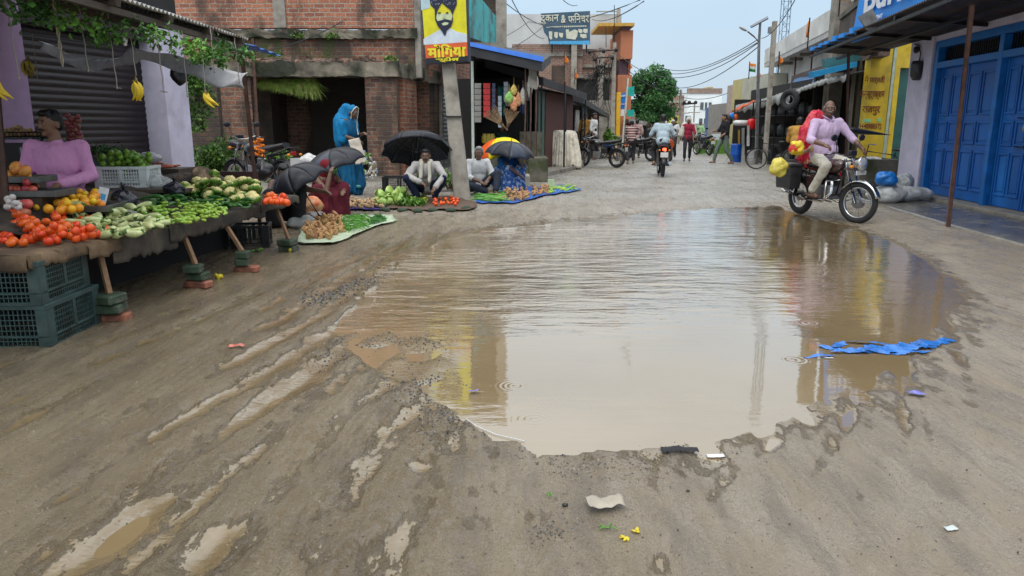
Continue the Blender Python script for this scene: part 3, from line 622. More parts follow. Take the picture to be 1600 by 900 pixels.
# vine
g = MB(); rnd = random.Random(4); pts = []
vp = [(20, 5, 5.4), (60, 18, 5.6), (95, 28, 5.8), (135, 34, 6.0), (165, 50, 6.3), (205, 44, 6.3), (235, 50, 6.5), (270, 66, 6.7), (305, 78, 6.9), (335, 72, 7.1), (365, 82, 7.2), (388, 84, 7.3)]
vq = [Y(*q) for q in vp]
for i in range(len(vq)-1):
    for _ in range(75):
        p = vq[i].lerp(vq[i+1], rnd.random()); pts.append(p+V((rnd.gauss(0, .06), rnd.gauss(0, .06), rnd.gauss(0, .045)-.01)))
for (x, y, yy, n, s) in [(322, 88, 7.0, 90, .05), (160, 55, 6.2, 50, .04), (60, 10, 5.6, 70, .05), (15, 5, 5.2, 60, .06), (345, 93, 7.1, 40, .03)]:
    c = Y(x, y, yy)
    for _ in range(n): pts.append(c+V((rnd.gauss(0, s), rnd.gauss(0, s), rnd.gauss(0, s))))
vt = thing('hanging_vine', 'green leafy vine trailing along the edge of the corrugated awning', 'vine', tuple(vq[5]), world=True)
leaves(g, pts, .052, 0, -.1, rnd); g.build('foliage', mat('vine_leaf', (.035, .12, .018), .5, .5, 5, 0, col2=(.14, .34, .04), mix=(.48, .62)), vt); g = MB(); g.tube(vq, .006, 5); g.build('stem', barkm, vt)
# hanging cords
cordm = cloth('cord', (.30, .27, .25)); cordc = cloth('cream_cord', (.45, .40, .30))
def cordlab(k): return ['thin cord hanging at the far left of the awning', 'thin cord hanging left of the lilac strip', 'thin cord hanging in front of the dark shutter, nearer the left', 'thin long cord hanging in front of the middle of the shutter', 'thin cord hanging right of the bananas in front of the lilac pillar', 'thin cord hanging by the black bag on the pillar', 'thin looped cord hanging beside the awning post', 'thin cord holding the bright bananas before the shutter', 'thin cord holding the bananas by the awning post', 'pale cord hanging just right of the pillar'][k]
for k, (x0, y0, x1, y1, yy) in enumerate([(8, 2, 30, 122, 5.3), (53, 72, 59, 124, 8.2), (124, 18, 138, 110, 6.1), (168, 28, 183, 137, 6.3), (245, 60, 256, 143, 6.6), (286, 70, 293, 150, 6.9), (330, 62, 335, 112, 7.0), (204, 56, 213, 124, 6.4), (316, 82, 321, 142, 6.9), (368, 80, 374, 128, 7.2)]):
    a = Y(x0, y0, yy); b_ = Y(x1, y1, yy); n = 9; sd_ = k*1.7
    a.z += .12
    g = MB(); g.tube([a.lerp(b_, i/n)+V((.004*math.sin(i*1.9+sd_), 0, 0)) for i in range(n+1)], .0045, 5); g.ell(b_, (.009, .009, .014), None, 6, 4)
    if k in (2, 3, 4): g.tube([b_+V((-.03, 0, .004)), b_, b_+V((.035, 0, -.006))], .004, 5)
    g.solo('hanging_twine', cordm, cordlab(k), 'cord', org=b_)
a = Y(84, 0, 6.0); b_ = Y(98, 104, 6.0); g = MB()
for s in (0, 3.14): g.tube([a.lerp(b_, i/14)+V((.008*math.sin(i*1.1+s), .008*math.cos(i*1.1+s), 0)) for i in range(15)], .006, 5)
g.solo('twisted_rope', cordc, 'cream twisted rope hanging from the vine before the left of the shutter', 'rope', org=b_)
c = Y(195, 63, 6.4); g = MB(); g.ell(c, (.022, .022, .032), None, 8, 6); g.ell(c+V((0, 0, -.03)), .016, None, 8, 6); g.tube([c, c+V((-.01, 0, .16))], .004, 5); g.solo('bulb_holder', plastic('white_holder', (.7, .7, .7)), 'small white bulb holder dangling from the vine', 'bulb holder')
c = Y(280, 115, 8.2); MB().ell(c, (.085, .06, .13), None, 12, 9, fn=lambda p: p+V((noise.noise(p*9), noise.noise(p*9+V((3, 0, 0))), 0))*.03).solo('black_bag', blackp, 'black plastic bag hung against the top of the lilac pillar', 'bag')
bandk = mat('banana_skin', (.78, .55, .03), .45, .12, 12, .05, col2=(.55, .36, .03), mix=(.62, .8)); band_d = mat('banana_stem', (.18, .14, .03), .7)
bandull = mat('banana_dull', (.42, .30, .03), .5, .3, 12, .05, col2=(.12, .08, .02), mix=(.55, .7))
def bananas(c, n, s, tilt, lab, m, spread=.6):
    t = thing('banana_bunch', lab, 'bananas', tuple(c), 0); g = MB()
    for k in range(n):
        a = (k-(n-1)/2)/max(1, n)*spread*2+tilt; r0 = .10*s; P = []
        for i in range(8):
            q = i/7; ang = -1.45+q*1.5; P.append(V((math.sin(a)*(.02+q*.5*r0*2)+.015*math.sin(k*2), (k % 2-.5)*.03*s+.03*math.sin(ang), -q*.165*s*math.cos(a*.8)))+V((.035*s*math.sin(q*3.1)*(1 if a < 0 else -1), 0, 0)))
        g.tube(P, [.006*s, .013*s, .018*s, .019*s, .019*s, .018*s, .012*s, .004*s], 7)
    g.build('banana', m, t); MB().tube([(0, 0, .04*s), (0, 0, -.01)], [.012*s, .016*s], 6).build('stem', band_d, t); return t
bananas(Y(213, 126, 6.4), 4, 1.0, -.1, 'bright yellow bunch of bananas hanging before the dark shutter', bandk, .35)
bananas(Y(321, 145, 6.9), 3, .95, .95, 'yellow bunch of bananas hanging beside the lilac pillar', bandk, .35)
bananas(Y(44, 94, 7.6), 5, .95, 0, 'dull bunch of bananas hanging in front of the lilac strip at the left', bandull, .5)
bananas(Y(-4, 128, 5.6), 3, .9, .8, 'yellow bananas cut off by the left edge of the picture', bandk, .3)
# ---------------- stall table ----------------
FA, FB = V((-2.98, 4.46, 0)), V((-2.50, 8.75, 0))
def TP(y, back=0, z=0): f = (y-FA.y)/(FB.y-FA.y); return V((FA.x+(FB.x-FA.x)*f-back, y, z))
ZT = .60
tb = thing('vegetable_stall', 'long low plank stall covered with sacking and heaped with vegetables', 'market stall', (-2.9, 5.5, 0), world=True)
g = MB(); g.hexa([TP(4.46, 1.5, ZT-.04), TP(4.46, 0, ZT-.04), TP(8.6, 0, ZT-.04), TP(8.6, 1.5, ZT-.04), TP(4.46, 1.5, ZT), TP(4.46, 0, ZT), TP(8.6, 0, ZT), TP(8.6, 1.5, ZT)]); g.build('table_top', wood_d, tb, bev=.004)
g = MB(); g.hexa([TP(5.6, 2.6, .0), TP(5.6, .95, .0), TP(7.5, .95, .0), TP(7.5, 2.6, .0), TP(5.6, 2.6, .76), TP(5.6, .95, .76), TP(7.5, .95, .76), TP(7.5, 2.6, .76)]); g.build('back_shelf', wood_d, tb)
g = MB(); g.hexa([TP(4.62, .75, 0), TP(4.62, .72, 0), TP(8.4, .72, 0), TP(8.4, .75, 0), TP(4.62, .75, ZT-.05), TP(4.62, .72, ZT-.05), TP(8.4, .72, ZT-.05), TP(8.4, .75, ZT-.05)]); g.build('under_cloth', darkin, tb)  # added near-black panel that deepens the shade under the table
def hang(y0, y1, drop, back, m, seed, lift=.0, n=60):
    g = MB()
    def fn(u, v):
        y = y0+(y1-y0)*u; L_ = back+drop*(1+.28*noise.noise(V((u*5, seed, 0)))+.12*noise.noise(V((u*19, seed, 2)))); s = v*L_; wob = .012*noise.noise(V((y*6, s*6, seed)))
        if s < back: p = TP(y, back-s-.0, ZT+.012+lift+wob)
        else: p = TP(y, -.02-.015*math.sin(y*11+seed)-.5*wob, ZT+.012+lift-(s-back))
        if abs(s-back) < .03: p.z -= .004
        return p
    g.grid(fn, n, 22); return g.build('sack_cloth', m, tb, sol=.006)
hang(4.44, 5.02, .085, .55, burlap, 1, .012); hang(4.98, 5.5, .11, .5, burlap, 2, .004); hang(5.25, 6.05, .19, .5, burlap_g, 3, 0); hang(5.95, 6.85, .15, .5, burlap_g, 4, .006); hang(6.75, 7.7, .13, .5, burlap_g, 5, .0); hang(7.6, 8.62, .10, .5, burlap_g, 6, .008)
g = MB()
def nearend(u, v):
    p = TP(4.46, 1.5*(1-u), ZT+.022); L_ = .10*(1+.35*noise.noise(V((u*9, 3, 0)))); return (p.x+(.012 if u > .98 else 0), 4.44-.015*math.sin(v*3)-.01*math.sin(u*20)*v, p.z-v*L_+.008*noise.noise(V((u*14, v, 0))))
g.grid(nearend, 60, 6); g.build('sack_cloth', burlap, tb, sol=.006)
legm = mat('stall_leg_wood', (.26, .15, .08), .7, .3, 14, .3, 40)
blk = mat('mossy_block', (.09, .10, .07), .7, .35, 10, .5, 40, col2=(.03, .055, .03), mix=(.45, .55)); brk = mat('wet_brick', (.33, .12, .07), .6, .3, 14, .4, 50, col2=(.15, .06, .04), mix=(.5, .65))
stk = [((176, 500), 3, (.13, .12)), ((309, 448), 3, (.12, .09)), ((381, 424), 3, (.10, .08)), ((452, 392), 2, (.15, .1))]
where = ['nearest', 'second', 'third', 'farthest']
for k, ((px, py), n, (sx, sy)) in enumerate(stk):
    b0 = GG(px, py); z = b0.z-.01; 
    for j in range(n):
        is_b = (j == 0 and k < 3); hh_ = .065 if is_b else .072; g = MB(); dx = (random.uniform(-.02, .02), random.uniform(-.02, .02)); w_ = (.23, .11) if is_b else (sx*1.25, sy*1.5)
        g.box((b0.x+dx[0]+(.02 if is_b else 0), b0.y+dx[1], z+hh_/2), (w_[0], w_[1], hh_-.002), (0, 0, random.uniform(-.25, .25)))
        nm = 'brick' if is_b else 'stone_block'; g.solo(nm, brk if is_b else blk, ('red brick at the bottom of the pile under the %s stall leg' if is_b else ('top' if j == n-1 else 'middle' if (is_b or j == 1) else 'bottom')+' mossy block of the pile under the %s stall leg') % where[k], 'brick' if is_b else 'block', group='blocks propping the stall legs', bev=.012); z += hh_
    top = TP(b0.y+.0, .06, ZT-.04); g = MB(); g.beam((b0.x, b0.y, z-.001), (top.x, top.y+.04, top.z), .035, .03); g.build('leg', legm, tb)
# ---------------- crates ----------------
def crate(name, lab, m, L_=.54, W_=.36, H_=.30, loc=(0, 0, 0), rotz=0, nx_=16, nz_=7, group=None, th=.006):
    t = thing(name, lab, 'crate', loc, rotz, group); g = MB(); hl, hw = L_/2, W_/2
    for z, hz, ex in ((H_-.015, .03, .012), (.012, .024, .0), (H_*.28, .014, .004)):
        for s in (-1, 1):
            g.box((0, s*hw, z), (L_+2*ex, .014+ex, hz)); g.box((s*hl, 0, z+.0007), (.014+ex, W_+2*ex, hz))
    for a in (-1, 1):
        for b_ in (-1, 1):
            g.box((a*(hl-.035), b_*hw, H_/2), (.08, .018, H_-.004)); g.box((a*hl, b_*(hw-.03), H_/2+.001), (.018, .07, H_-.008))
    g.box((0, 0, .012), (L_-.02, W_-.02, .008)); g.box((0, -hw, H_*.62), (.03, .018, H_*.7)); g.box((0, hw, H_*.62), (.03, .018, H_*.7))
    g.build('crate_body', m, t, bev=.002)
    for s in (-1, 1):
        q = MB()
        for i in range(nx_+1): q.box((-hl+.07+i*(L_-.14)/nx_, s*hw, H_*.5), (th, th, H_-.05))
        for j in range(1, nz_): q.box((0, s*hw, .02+j*(H_-.05)/nz_), (L_-.08, th*.9, th))
        q.build('lattice_panel', m, t)
        q = MB(); n2 = int(nx_*W_/L_)
        for i in range(n2+1): q.box((s*hl, -hw+.06+i*(W_-.12)/n2, H_*.5), (th, th, H_-.05))
        for j in range(1, nz_): q.box((s*hl, 0, .02+j*(H_-.05)/nz_), (th*.9, W_-.08, th))
        q.build('lattice_panel', m, t)
    return t
crm = mat('dark_green_crate', (.030, .060, .058), .35, .35, 6, .25, 30, col2=(.08, .11, .10), mix=(.55, .75)); crb = mat('black_crate', (.015, .015, .018), .4)
cx0 = -3.245; cy0 = 4.79
crate('plastic_crate', 'scuffed dark green crate on the road, lower of two at the near stall end', crm, .62, .60, .29, (cx0, cy0, gh(cx0, cy0)-.015), R(92), 18, 7)
crate('plastic_crate', 'dark green plastic crate stacked on the lower one, topped by brown sacking', crm, .60, .58, .28, (cx0-.01, cy0-.03, gh(cx0, cy0)+.272), R(94), 18, 7)
c = G(345, 388, .02); crate('plastic_crate', 'black plastic crate in the shade under the middle of the stall', crb, .5, .34, .26, (c.x, c.y, .01), R(5))
c = G(395, 386, .02); crate('plastic_crate', 'black plastic crate in the shade under the far end of the stall', crb, .4, .34, .28, (c.x, c.y, .01), R(12))
# ---------------- produce ----------------
def bedz(x, y):
    back = TP(y).x-x; return ZT+.022+.20*min(1, max(0, (back-.22)/.95))
def GB(px, py, up=0):
    z = ZT+.05
    for _ in range(12): p = G(px, py, z+up); z = .5*z+.5*bedz(p.x, p.y)
    return V((p.x, p.y, z))
g = MB()
def bedf(u, v): y = 5.05+3.45*u; p = TP(y, .12+1.05*v); return (p.x, y, bedz(p.x, y)-.012+.006*noise.noise(V((p.x*8, y*8, 0))))
g.grid(bedf, 40, 14); g.build('sack_bed', burlap_g, tb, sol=.008)
def inpoly(x, y, P):
    r = False; n = len(P)
    for i in range(n):
        a = P[i]; b_ = P[(i+1) % n]
        if (a.y > y) != (b_.y > y) and x < (b_.x-a.x)*(y-a.y)/(b_.y-a.y)+a.x: r = not r
    return r
def pile(px_poly, z, n, r, seed=1, maxh=.12, pack=.85, flat=1.0, world=None):
    P = world or [(GB(px, py) if callable(z) else G(px, py, z)) for px, py in px_poly]; rnd = random.Random(seed); xs = [p.x for p in P]; ys = [p.y for p in P]; out = []; tries = 0
    while len(out) < n and tries < n*60:
        tries += 1; x = rnd.uniform(min(xs), max(xs)); y = rnd.uniform(min(ys), max(ys))
        if not inpoly(x, y, P): continue
        zb = z(x, y) if callable(z) else z; zz = zb+r*flat
        for (a, b_, c_) in out:
            d2 = (a-x)**2+(b_-y)**2; D = 2*r*pack
            if d2 < D*D: zz = max(zz, c_+math.sqrt(D*D-d2)*flat)
        if zz > zb+maxh: continue
        out.append((x, y, zz))
    return out
def strew(proto, pts, label, group, s=(.85, 1.15), free=True, yaw=None, tilt=.5):
    first = True
    for p in pts:
        rot = (random.random()*6.28,)*1+(random.random()*6.28, random.random()*6.28) if free else (random.uniform(-tilt, tilt), random.uniform(-tilt, tilt), (random.gauss(*yaw) if yaw else random.random()*6.28))
        o = proto if first else dup(proto)
        o.location = p; o.rotation_euler = rot; o.scale = (random.uniform(*s),)*3; o['label'] = label; o['group'] = group; first = False
def fruit(name, m, r, cat, fn=None, nu=12, nv=8, stemm=None, stem=None):
    g = MB(); g.ell((0, 0, 0), r, None, nu, nv, fn=fn); mats = [m]
    if stem: stem(g); mats = [m, stemm]
    o = g.build(name, mats); tagk(o, name, cat); return o
stemg = mat('green_stem', (.05, .13, .02), .6)
tomm = mat('tomato_skin', (.78, .10, .012), .25, .12, 14, .02, rnd=.010, col2=(.75, .22, .02), mix=(.6, .8), subsurf=.05)
def calyx(g, z=.8, r=.033, s=.014):
    for k in range(5):
        a = k*1.257; g.add([(0, 0, r*z), (s*math.cos(a-.25), s*math.sin(a-.25), r*z*1.02), (s*1.7*math.cos(a), s*1.7*math.sin(a), r*z*.93), (s*math.cos(a+.25), s*math.sin(a+.25), r*z*1.02)], [(0, 1, 2, 3)], False, 1)
tp = fruit('tomato', tomm, (.034, .034, .028), 'tomato', stemm=stemg, stem=lambda g: calyx(g, .86, .028, .008))
strew(tp, pile([(-60, 384), (0, 387), (122, 384), (168, 368), (160, 354), (60, 341), (0, 338), (-60, 338)], ZT+.03, 250, .0305, 2, .14), 'ripe orange-red tomato in the heap at the near end of the stall', 'tomatoes heaped on the stall', (.85, 1.06))
t2 = dup(tp); strew(t2, pile([(412, 322), (450, 322), (452, 314), (416, 313)], ZT+.02, 26, .032, 5, .07), 'ripe tomato on the small far end of the stall, past the cauliflowers', 'tomatoes at the far end of the stall')
orm = mat('orange_skin', (.85, .38, .015), .4, .12, 14, .25, 160, rnd=.03, col2=(.5, .42, .03), mix=(.58, .75))
o_ = fruit('orange', orm, (.033, .033, .031), 'orange'); strew(o_, pile([(45, 330), (100, 338), (160, 327), (157, 313), (55, 312)], .755, 80, .031, 3, .085), 'yellow-orange fruit heaped in the metal tray in front of the pink vendor', 'oranges in the tray')
apm = mat('pomegranate_skin', (.66, .14, .10), .35, .25, 10, .05, rnd=.02, col2=(.72, .33, .18), mix=(.5, .7))
o_ = fruit('pomegranate', apm, (.040, .040, .037), 'fruit'); strew(o_, pile([(-10, 338), (50, 342), (88, 334), (80, 324), (10, 324)], .72, 30, .039, 4, .12), 'pinkish red pomegranate in the tray left of the oranges', 'pomegranates in the tray')
apr = mat('apple_skin', (.48, .05, .05), .3, .25, 12, .03, rnd=.02, col2=(.6, .3, .1), mix=(.55, .75)); o_ = fruit('apple', apr, (.034, .034, .031), 'apple'); strew(o_, pile([(16, 304), (55, 304), (58, 299), (18, 298)], .88, 10, .034, 5, .09), 'dark red apple in the narrow tray beside the vendor', 'apples in the tray')
pap = mat('papaya_skin', (.75, .40, .06), .4, .2, 8, .05, col2=(.7, .2, .05), mix=(.5, .7)); o_ = fruit('mango', pap, (.05, .04, .038), 'mango'); strew(o_, pile([(6, 284), (46, 284), (44, 279), (6, 279)], .98, 6, .042, 6, .10), 'orange mango on the upper tray at the left edge', 'mangoes on the upper tray')
potm = mat('potato_skin', (.32, .20, .09), .8, .25, 20, .3, 60, rnd=.015); o_ = fruit('potato', potm, (.036, .028, .026), 'potato'); 
strew(o_, pile(None, 1.28, 85, .028, 7, .16, world=[Y(-60, 215, 7.2), Y(62, 222, 7.6), Y(78, 214, 8.1), Y(30, 190, 8.4), Y(-60, 190, 8.2)]), 'small brown potato on the raised rack behind the vendor', 'potatoes on the rack')
limm = mat('lime_skin', (.13, .26, .02), .35, .3, 10, .15, 100, rnd=.015, col2=(.3, .36, .03), mix=(.55, .7)); o_ = fruit('lime', limm, (.030, .030, .034), 'lime')
cc = Y(193, 293, 7.45); zc = cc.z
wcrate = crate('plastic_crate', 'white lattice plastic crate full of green limes on the back shelf', plastic('white_crate', (.62, .66, .64)), .50, .34, .21, (cc.x, cc.y+.12, zc), R(4), 14, 5, th=.009)
strew(o_, pile(None, zc+.12, 95, .031, 8, .22, world=[V((cc.x-.22, cc.y-.02, 0)), V((cc.x+.22, cc.y-.02, 0)), V((cc.x+.2, cc.y+.27, 0)), V((cc.x-.22, cc.y+.27, 0))]), 'green lime heaped in the white lattice crate', 'limes in the white crate')
g = MB(); g.hexa([V((cc.x-.6, cc.y-.2, .76)), V((cc.x+.7, cc.y-.2, .76)), V((cc.x+.7, cc.y+.5, .76)), V((cc.x-.6, cc.y+.5, .76)), V((cc.x-.6, cc.y-.2, zc-.002)), V((cc.x+.7, cc.y-.2, zc-.002)), V((cc.x+.7, cc.y+.5, zc-.002)), V((cc.x-.6, cc.y+.5, zc-.002))]) if zc > .77 else None
if g: g.build('shelf_board', wood_d, tb)
# pale green aubergines
egg = mat('pale_aubergine_skin', (.42, .56, .17), .3, .2, 8, .05, rnd=.015, col2=(.55, .60, .28), mix=(.45, .6))
def eggp(r0, L_, name, m, cat, bend=.02, nb=10, stem=True):
    g = MB(); P = []; Rr = []
    for i in range(nb+1):
        q = i/nb; P.append(V((bend*math.sin(q*3.14), 0, (q-.5)*L_))); Rr.append(max(.002, r0*math.sin(min(1, q*1.15+.02)*3.14*.5)**.6*(1-.45*q**3)*(1 if q < .97 else .3)))
    g.tube(P[::-1], Rr[::-1], 9)
    if stem: g.tube([V((0, 0, L_*.46)), V((.005, 0, L_*.62)), V((.02, 0, L_*.78))], [r0*.5, .004, .003], 6, mi=1); 
    o = g.build(name, [m, stemg]); tagk(o, name, cat); return o
e_ = eggp(.030, .15, 'aubergine', egg, 'aubergine'); A = pile([(100, 366), (175, 374), (252, 362), (262, 346), (200, 334), (105, 338)], bedz, 75, .030, 9, .13)
for q in range(len(A)): pass
first = True
for p in A:
    o = e_ if first else dup(e_); first = False; o.location = p; o.rotation_euler = (R(90)+random.uniform(-.3, .3), random.random()*6, random.gauss(1.0, .7)); o.scale = (random.uniform(.8, 1.15),)*3; o['label'] = 'pale green aubergine in the heap right of the tomatoes'; o['group'] = 'aubergines on the stall'
def layflat(proto, pts, label, group, yaw=(1.0, .7), s=(.8, 1.15)):
    first = True
    for p in pts:
        o = proto if first else dup(proto); first = False; o.location = p; o.rotation_euler = (R(90)+random.uniform(-.25, .25), random.random()*6, random.gauss(*yaw)); o.scale = (random.uniform(*s),)*3; o['label'] = label; o['group'] = group
gour = mat('ivy_gourd_skin', (.30, .48, .06), .35, .2, 12, .05, rnd=.02, col2=(.42, .55, .12), mix=(.5, .65)); layflat(eggp(.017, .075, 'green_gourd', gour, 'gourd', .004, 8, False), pile([(232, 354), (300, 352), (356, 338), (350, 318), (262, 322), (215, 332)], bedz, 230, .018, 10, .10), 'small light green gourd in the heap in the middle of the stall', 'small green gourds on the stall')
cucm = mat('cucumber_skin', (.035, .13, .02), .35, .3, 14, .3, 60, rnd=.01, col2=(.09, .22, .03), mix=(.5, .65)); layflat(eggp(.019, .17, 'cucumber', cucm, 'cucumber', .015, 8, False), pile([(228, 330), (300, 322), (388, 326), (390, 308), (300, 300), (228, 312)], bedz, 140, .021, 11, .15), 'dark green cucumber in the heap before the cauliflowers', 'cucumbers on the stall')
cafm = mat('cauliflower_curd', (.78, .68, .30), .8, .15, 40, 1.0, 55, col2=(.55, .50, .2), mix=(.5, .7))
def caul():
    t = thing('cauliflower', 'cauliflower', 'cauliflower'); g = MB(); g.ell((0, 0, .03), (.075, .075, .055), None, 18, 12, fn=lambda p: p*(1+.16*noise.noise(p*38)+.10*noise.noise(p*75))); g.build('curd', cafm, t)
    q = MB()
    for k in range(9):
        a = k*.7; d = V((math.cos(a), math.sin(a), 0)); s = V((-d.y, d.x, 0)); h_ = random.uniform(.03, .075)
        q.grid(lambda u, v: d*(.04+.05*math.sin(v*2))+s*(u-.5)*.07*math.sin(.4+v*2.4)+V((0, 0, -.03+v*h_+.012*math.sin(u*12+k))), 5, 5)
    q.build('leaf', leafm_b, t); return t
cf = caul(); first = True
for p in pile([(290, 314), (340, 318), (404, 324), (406, 306), (350, 298), (282, 304)], bedz, 44, .050, 12, .26):
    o = cf if first else dup(cf); first = False; o.location = p; o.rotation_euler = (random.uniform(-.5, .7), random.uniform(-.5, .5), random.random()*6); o.scale = (random.uniform(.6, .85),)*3; o['label'] = 'creamy cauliflower with green leaves on the far part of the stall'; o['group'] = 'cauliflowers on the stall'
# big yams, carrots, bags behind
yam = mat('yam_skin', (.48, .34, .23), .9, .3, 12, .8, 30, col2=(.10, .065, .04), mix=(.45, .6))
for k, (px, py, r) in enumerate([(318, 282, .115), (286, 292, .095), (300, 305, .09), (338, 292, .08), (270, 303, .08)]):
    c = Y(px, py-8, 8.0+.1*k); 
    MB().ell(c, (r*1.1, r, r*.78), Euler((.2*k, .3, k)).to_matrix(), 18, 12, fn=lambda p: p*(1+.12*noise.noise(p*11+V((k, 0, 0)))+.05*noise.noise(p*40))).solo('yam', yam, ['largest round brown yam, on top of the others', 'brown yam left below the largest one', 'brown yam at the front of the pile behind the cauliflowers', 'small brown yam at the right of the pile', 'brown yam at the left end of the pile beside the black bag'][k], 'yam', 'yams behind the cauliflowers')
c = Y(300, 312, 8.2); MB().ell((c.x, c.y+.05, .78), (.42, .3, .12), None, 20, 8, fn=lambda p: p*(1+.12*noise.noise(p*9))).solo('sack', burlap_g, 'grey sack bed under the brown yams', 'sack', org=(c.x, c.y, .62))
carm = mat('carrot_skin', (.50, .12, .05), .5, .2, 20, .2, rnd=.01); layflat(eggp(.014, .12, 'carrot', carm, 'carrot', .003, 8, False), pile(None, .93, 45, .014, 13, .07, world=[Y(232, 277, 8.5), Y(278, 277, 8.5), Y(276, 268, 8.9), Y(234, 268, 8.9)]), 'orange carrot in the heap under the clear plastic', 'carrots on the back shelf', (1.5, .4))
g = MB(); c = Y(255, 280, 8.7); g.box((c.x, c.y+.05, .83), (.55, .5, .18)); g.build('shelf_board', wood_d, tb)
def bag(px, py, yy, r, m, lab, cat='bag', name='plastic_bag', k=.35, f=6, knot=True, z=None, M=None):
    c = Y(px, py, yy)
    if z is not None: c.z = z
    g = MB(); s = random.random()*30
    def fn(p):
        n_ = p.normalized() if p.length else p; a = noise.noise(V((n_.x*1.3+s, n_.y*1.3, n_.z*1.3)))*.30-.30*k*max(0, 1-8*abs(noise.noise(V((n_.x*f*.28, n_.y*f*.28+s, n_.z*1.3)))))**1.2+.12*k*noise.noise(V((n_.x*f, n_.y*f+s, n_.z*6))); q = p*(1+a-.1)
        if n_.z > .55 and knot: q = V((q.x*(1-.8*(n_.z-.55)/.45), q.y*(1-.8*(n_.z-.55)/.45), q.z*1.12))
        return q
    g.ell(c+V((0, 0, r[2])), r, M, 44, 28, fn=fn)
    if knot:
        for q in range(4): a = q*1.6+s; g.tube([c+V((0, 0, r[2]*2.0)), c+V((math.cos(a)*.02, math.sin(a)*.02, r[2]*2.1+.02)), c+V((math.cos(a)*.045, math.sin(a)*.045, r[2]*2.1+.035+.01*q))], [.008, .010, .003], 6, squash=.4)
    return g.solo(name, m, lab, cat, org=c)
shiny_blk = mat('glossy_black_film', (.02, .02, .03), .18, .2, 12, .8, 24); clr = mat('clear_film', (.55, .57, .58), .12, .15, 14, .9, 24, alpha=.42)
bag(196, 324, 6.4, (.12, .10, .075), shiny_blk, 'crumpled black bag on the clear bag between oranges and gourds')
bag(194, 344, 6.2, (.14, .10, .06), clr, 'clear plastic bag of pale green stuff under the black bag', knot=False)
bag(274, 308, 7.2, (.11, .09, .075), shiny_blk, 'small knotted black bag beside the yams')
bag(245, 302, 7.5, (.19, .12, .10), clr, 'large clear plastic bag of greens behind the cucumbers', knot=False)
g = MB(); c = Y(240, 304, 7.5); pts = [(c.x+random.gauss(0, .08), c.y+random.gauss(0, .04), c.z+.05+random.gauss(0, .02)) for _ in range(300)]; leaves(g, pts, .04, 0); g.solo('green_leaves', leafm_d, 'dark green leaves packed inside the large clear bag', 'vegetables')
bag(222, 262, 8.6, (.24, .12, .09), mat('milky_film', (.5, .52, .54), .2, .2, 14, .9, 24, alpha=.7), 'crumpled milky plastic sheet lying over the carrots by the pillar', 'plastic sheet', 'plastic_sheet', knot=False, k=.6)
c = Y(152, 246, 8.0); g = MB(); pts = [(c.x+random.gauss(.05, .12), c.y+random.gauss(0, .06), c.z+.05+abs(random.gauss(0, .03))) for _ in range(700)]; leaves(g, pts, .035, 0); g.solo('chilli_heap', leafm_d, 'heap of dark green chillies and leaves behind the lime crate', 'vegetables', kind='stuff')
g = MB(); g.box((c.x+.05, c.y, c.z-.05), (.5, .3, .10)); g.solo('tray', crm, 'dark green tray holding the chillies behind the limes', 'tray', bev=.01)
# trays
traym = mat('tin_tray', (.12, .12, .115), .4, .3, 8, .1, metal=.5)
def tray(c, sx, sy, h_, lab, rz=0):
    g = MB(); M = Matrix.Translation(c) @ Matrix.Rotation(rz, 4, 'Z'); g.box((0, 0, .005), (sx, sy, .01), M=M)
    for s in (-1, 1): g.box((s*sx/2, 0, h_/2), (.012, sy, h_), M=M); g.box((0, s*sy/2, h_/2+.001), (sx+.02, .012, h_), M=M)
    g.solo('metal_tray', traym, lab, 'tray', 'metal trays on the stall', bev=.003, org=c)
tray(G(104, 331, .735)+V((0, .14, 0)), .62, .42, .05, 'metal tray holding the yellow oranges', .12)
tray(G(35, 336, .715)+V((0, .1, 0)), .52, .32, .045, 'metal tray holding the pomegranates', .10)
tray(G(36, 308, .865)+V((0, .12, 0)), .5, .30, .05, 'long metal tray with apples beside the vendor', .05)
tray(G(14, 286, .965)+V((0, .12, 0)), .45, .25, .05, 'upper metal tray with mangoes at the left edge', .02)
g = MB(); c = G(50, 308, .865); g.box((c.x-.35, c.y+.2, .8), (.85, .4, .12)); c = G(20, 286, .965); g.box((c.x-.35, c.y+.2, .9), (.75, .35, .11)); g.box((G(104, 331, .7).x-.3, G(104, 331, .7).y+.15, .665), (1.5, .5, .10)); g.build('riser', wood_d, tb)
# card, garlic, rack
g = MB(); c = Y(158, 330, 6.15); Mx = face_matrix(Y(159, 311, 6.15), V((1, .25, -.25)), V((-.25, .3, 1))); g.box((0, 0, 0), (.075, .2, .004), M=Mx); ct = g.solo('printed_card', plastic('card_white', (.6, .62, .64)), 'white and blue printed card standing between oranges and black bag', 'card')
g = MB(); g.box((0, .02, .003), (.05, .05, .002), M=Mx); g.box((0, -.06, .003), (.05, .03, .002), M=Mx); q = g.build('print', paint('card_blue', (.05, .3, .6)), None, org=ct.location); q.parent = ct
c = G(22, 333, .74); gm_ = mat('garlic_skin', (.62, .58, .55), .6, .15, 20, .3); o_ = fruit('garlic', gm_, (.025, .025, .024), 'garlic', fn=lambda p: p*(1+.1*math.sin(6*math.atan2(p.y, p.x)))); strew(o_, pile(None, .80, 14, .024, 3, .1, world=[G(10, 330, .8), G(34, 330, .8), G(34, 320, .8), G(10, 320, .8)]), 'white garlic bulb beside the pomegranates', 'garlic bulbs')
rk = thing('potato_rack', 'black wire rack tray with potatoes behind the vendor at the left', 'rack', tuple(Y(30, 300, 7.6)), world=True)
g = MB(); a, b_, c, d = Y(-70, 218, 7.15), Y(66, 226, 7.5), Y(86, 214, 8.2), Y(-70, 190, 8.6)
for p in (a, b_, c, d): p.z = 1.27
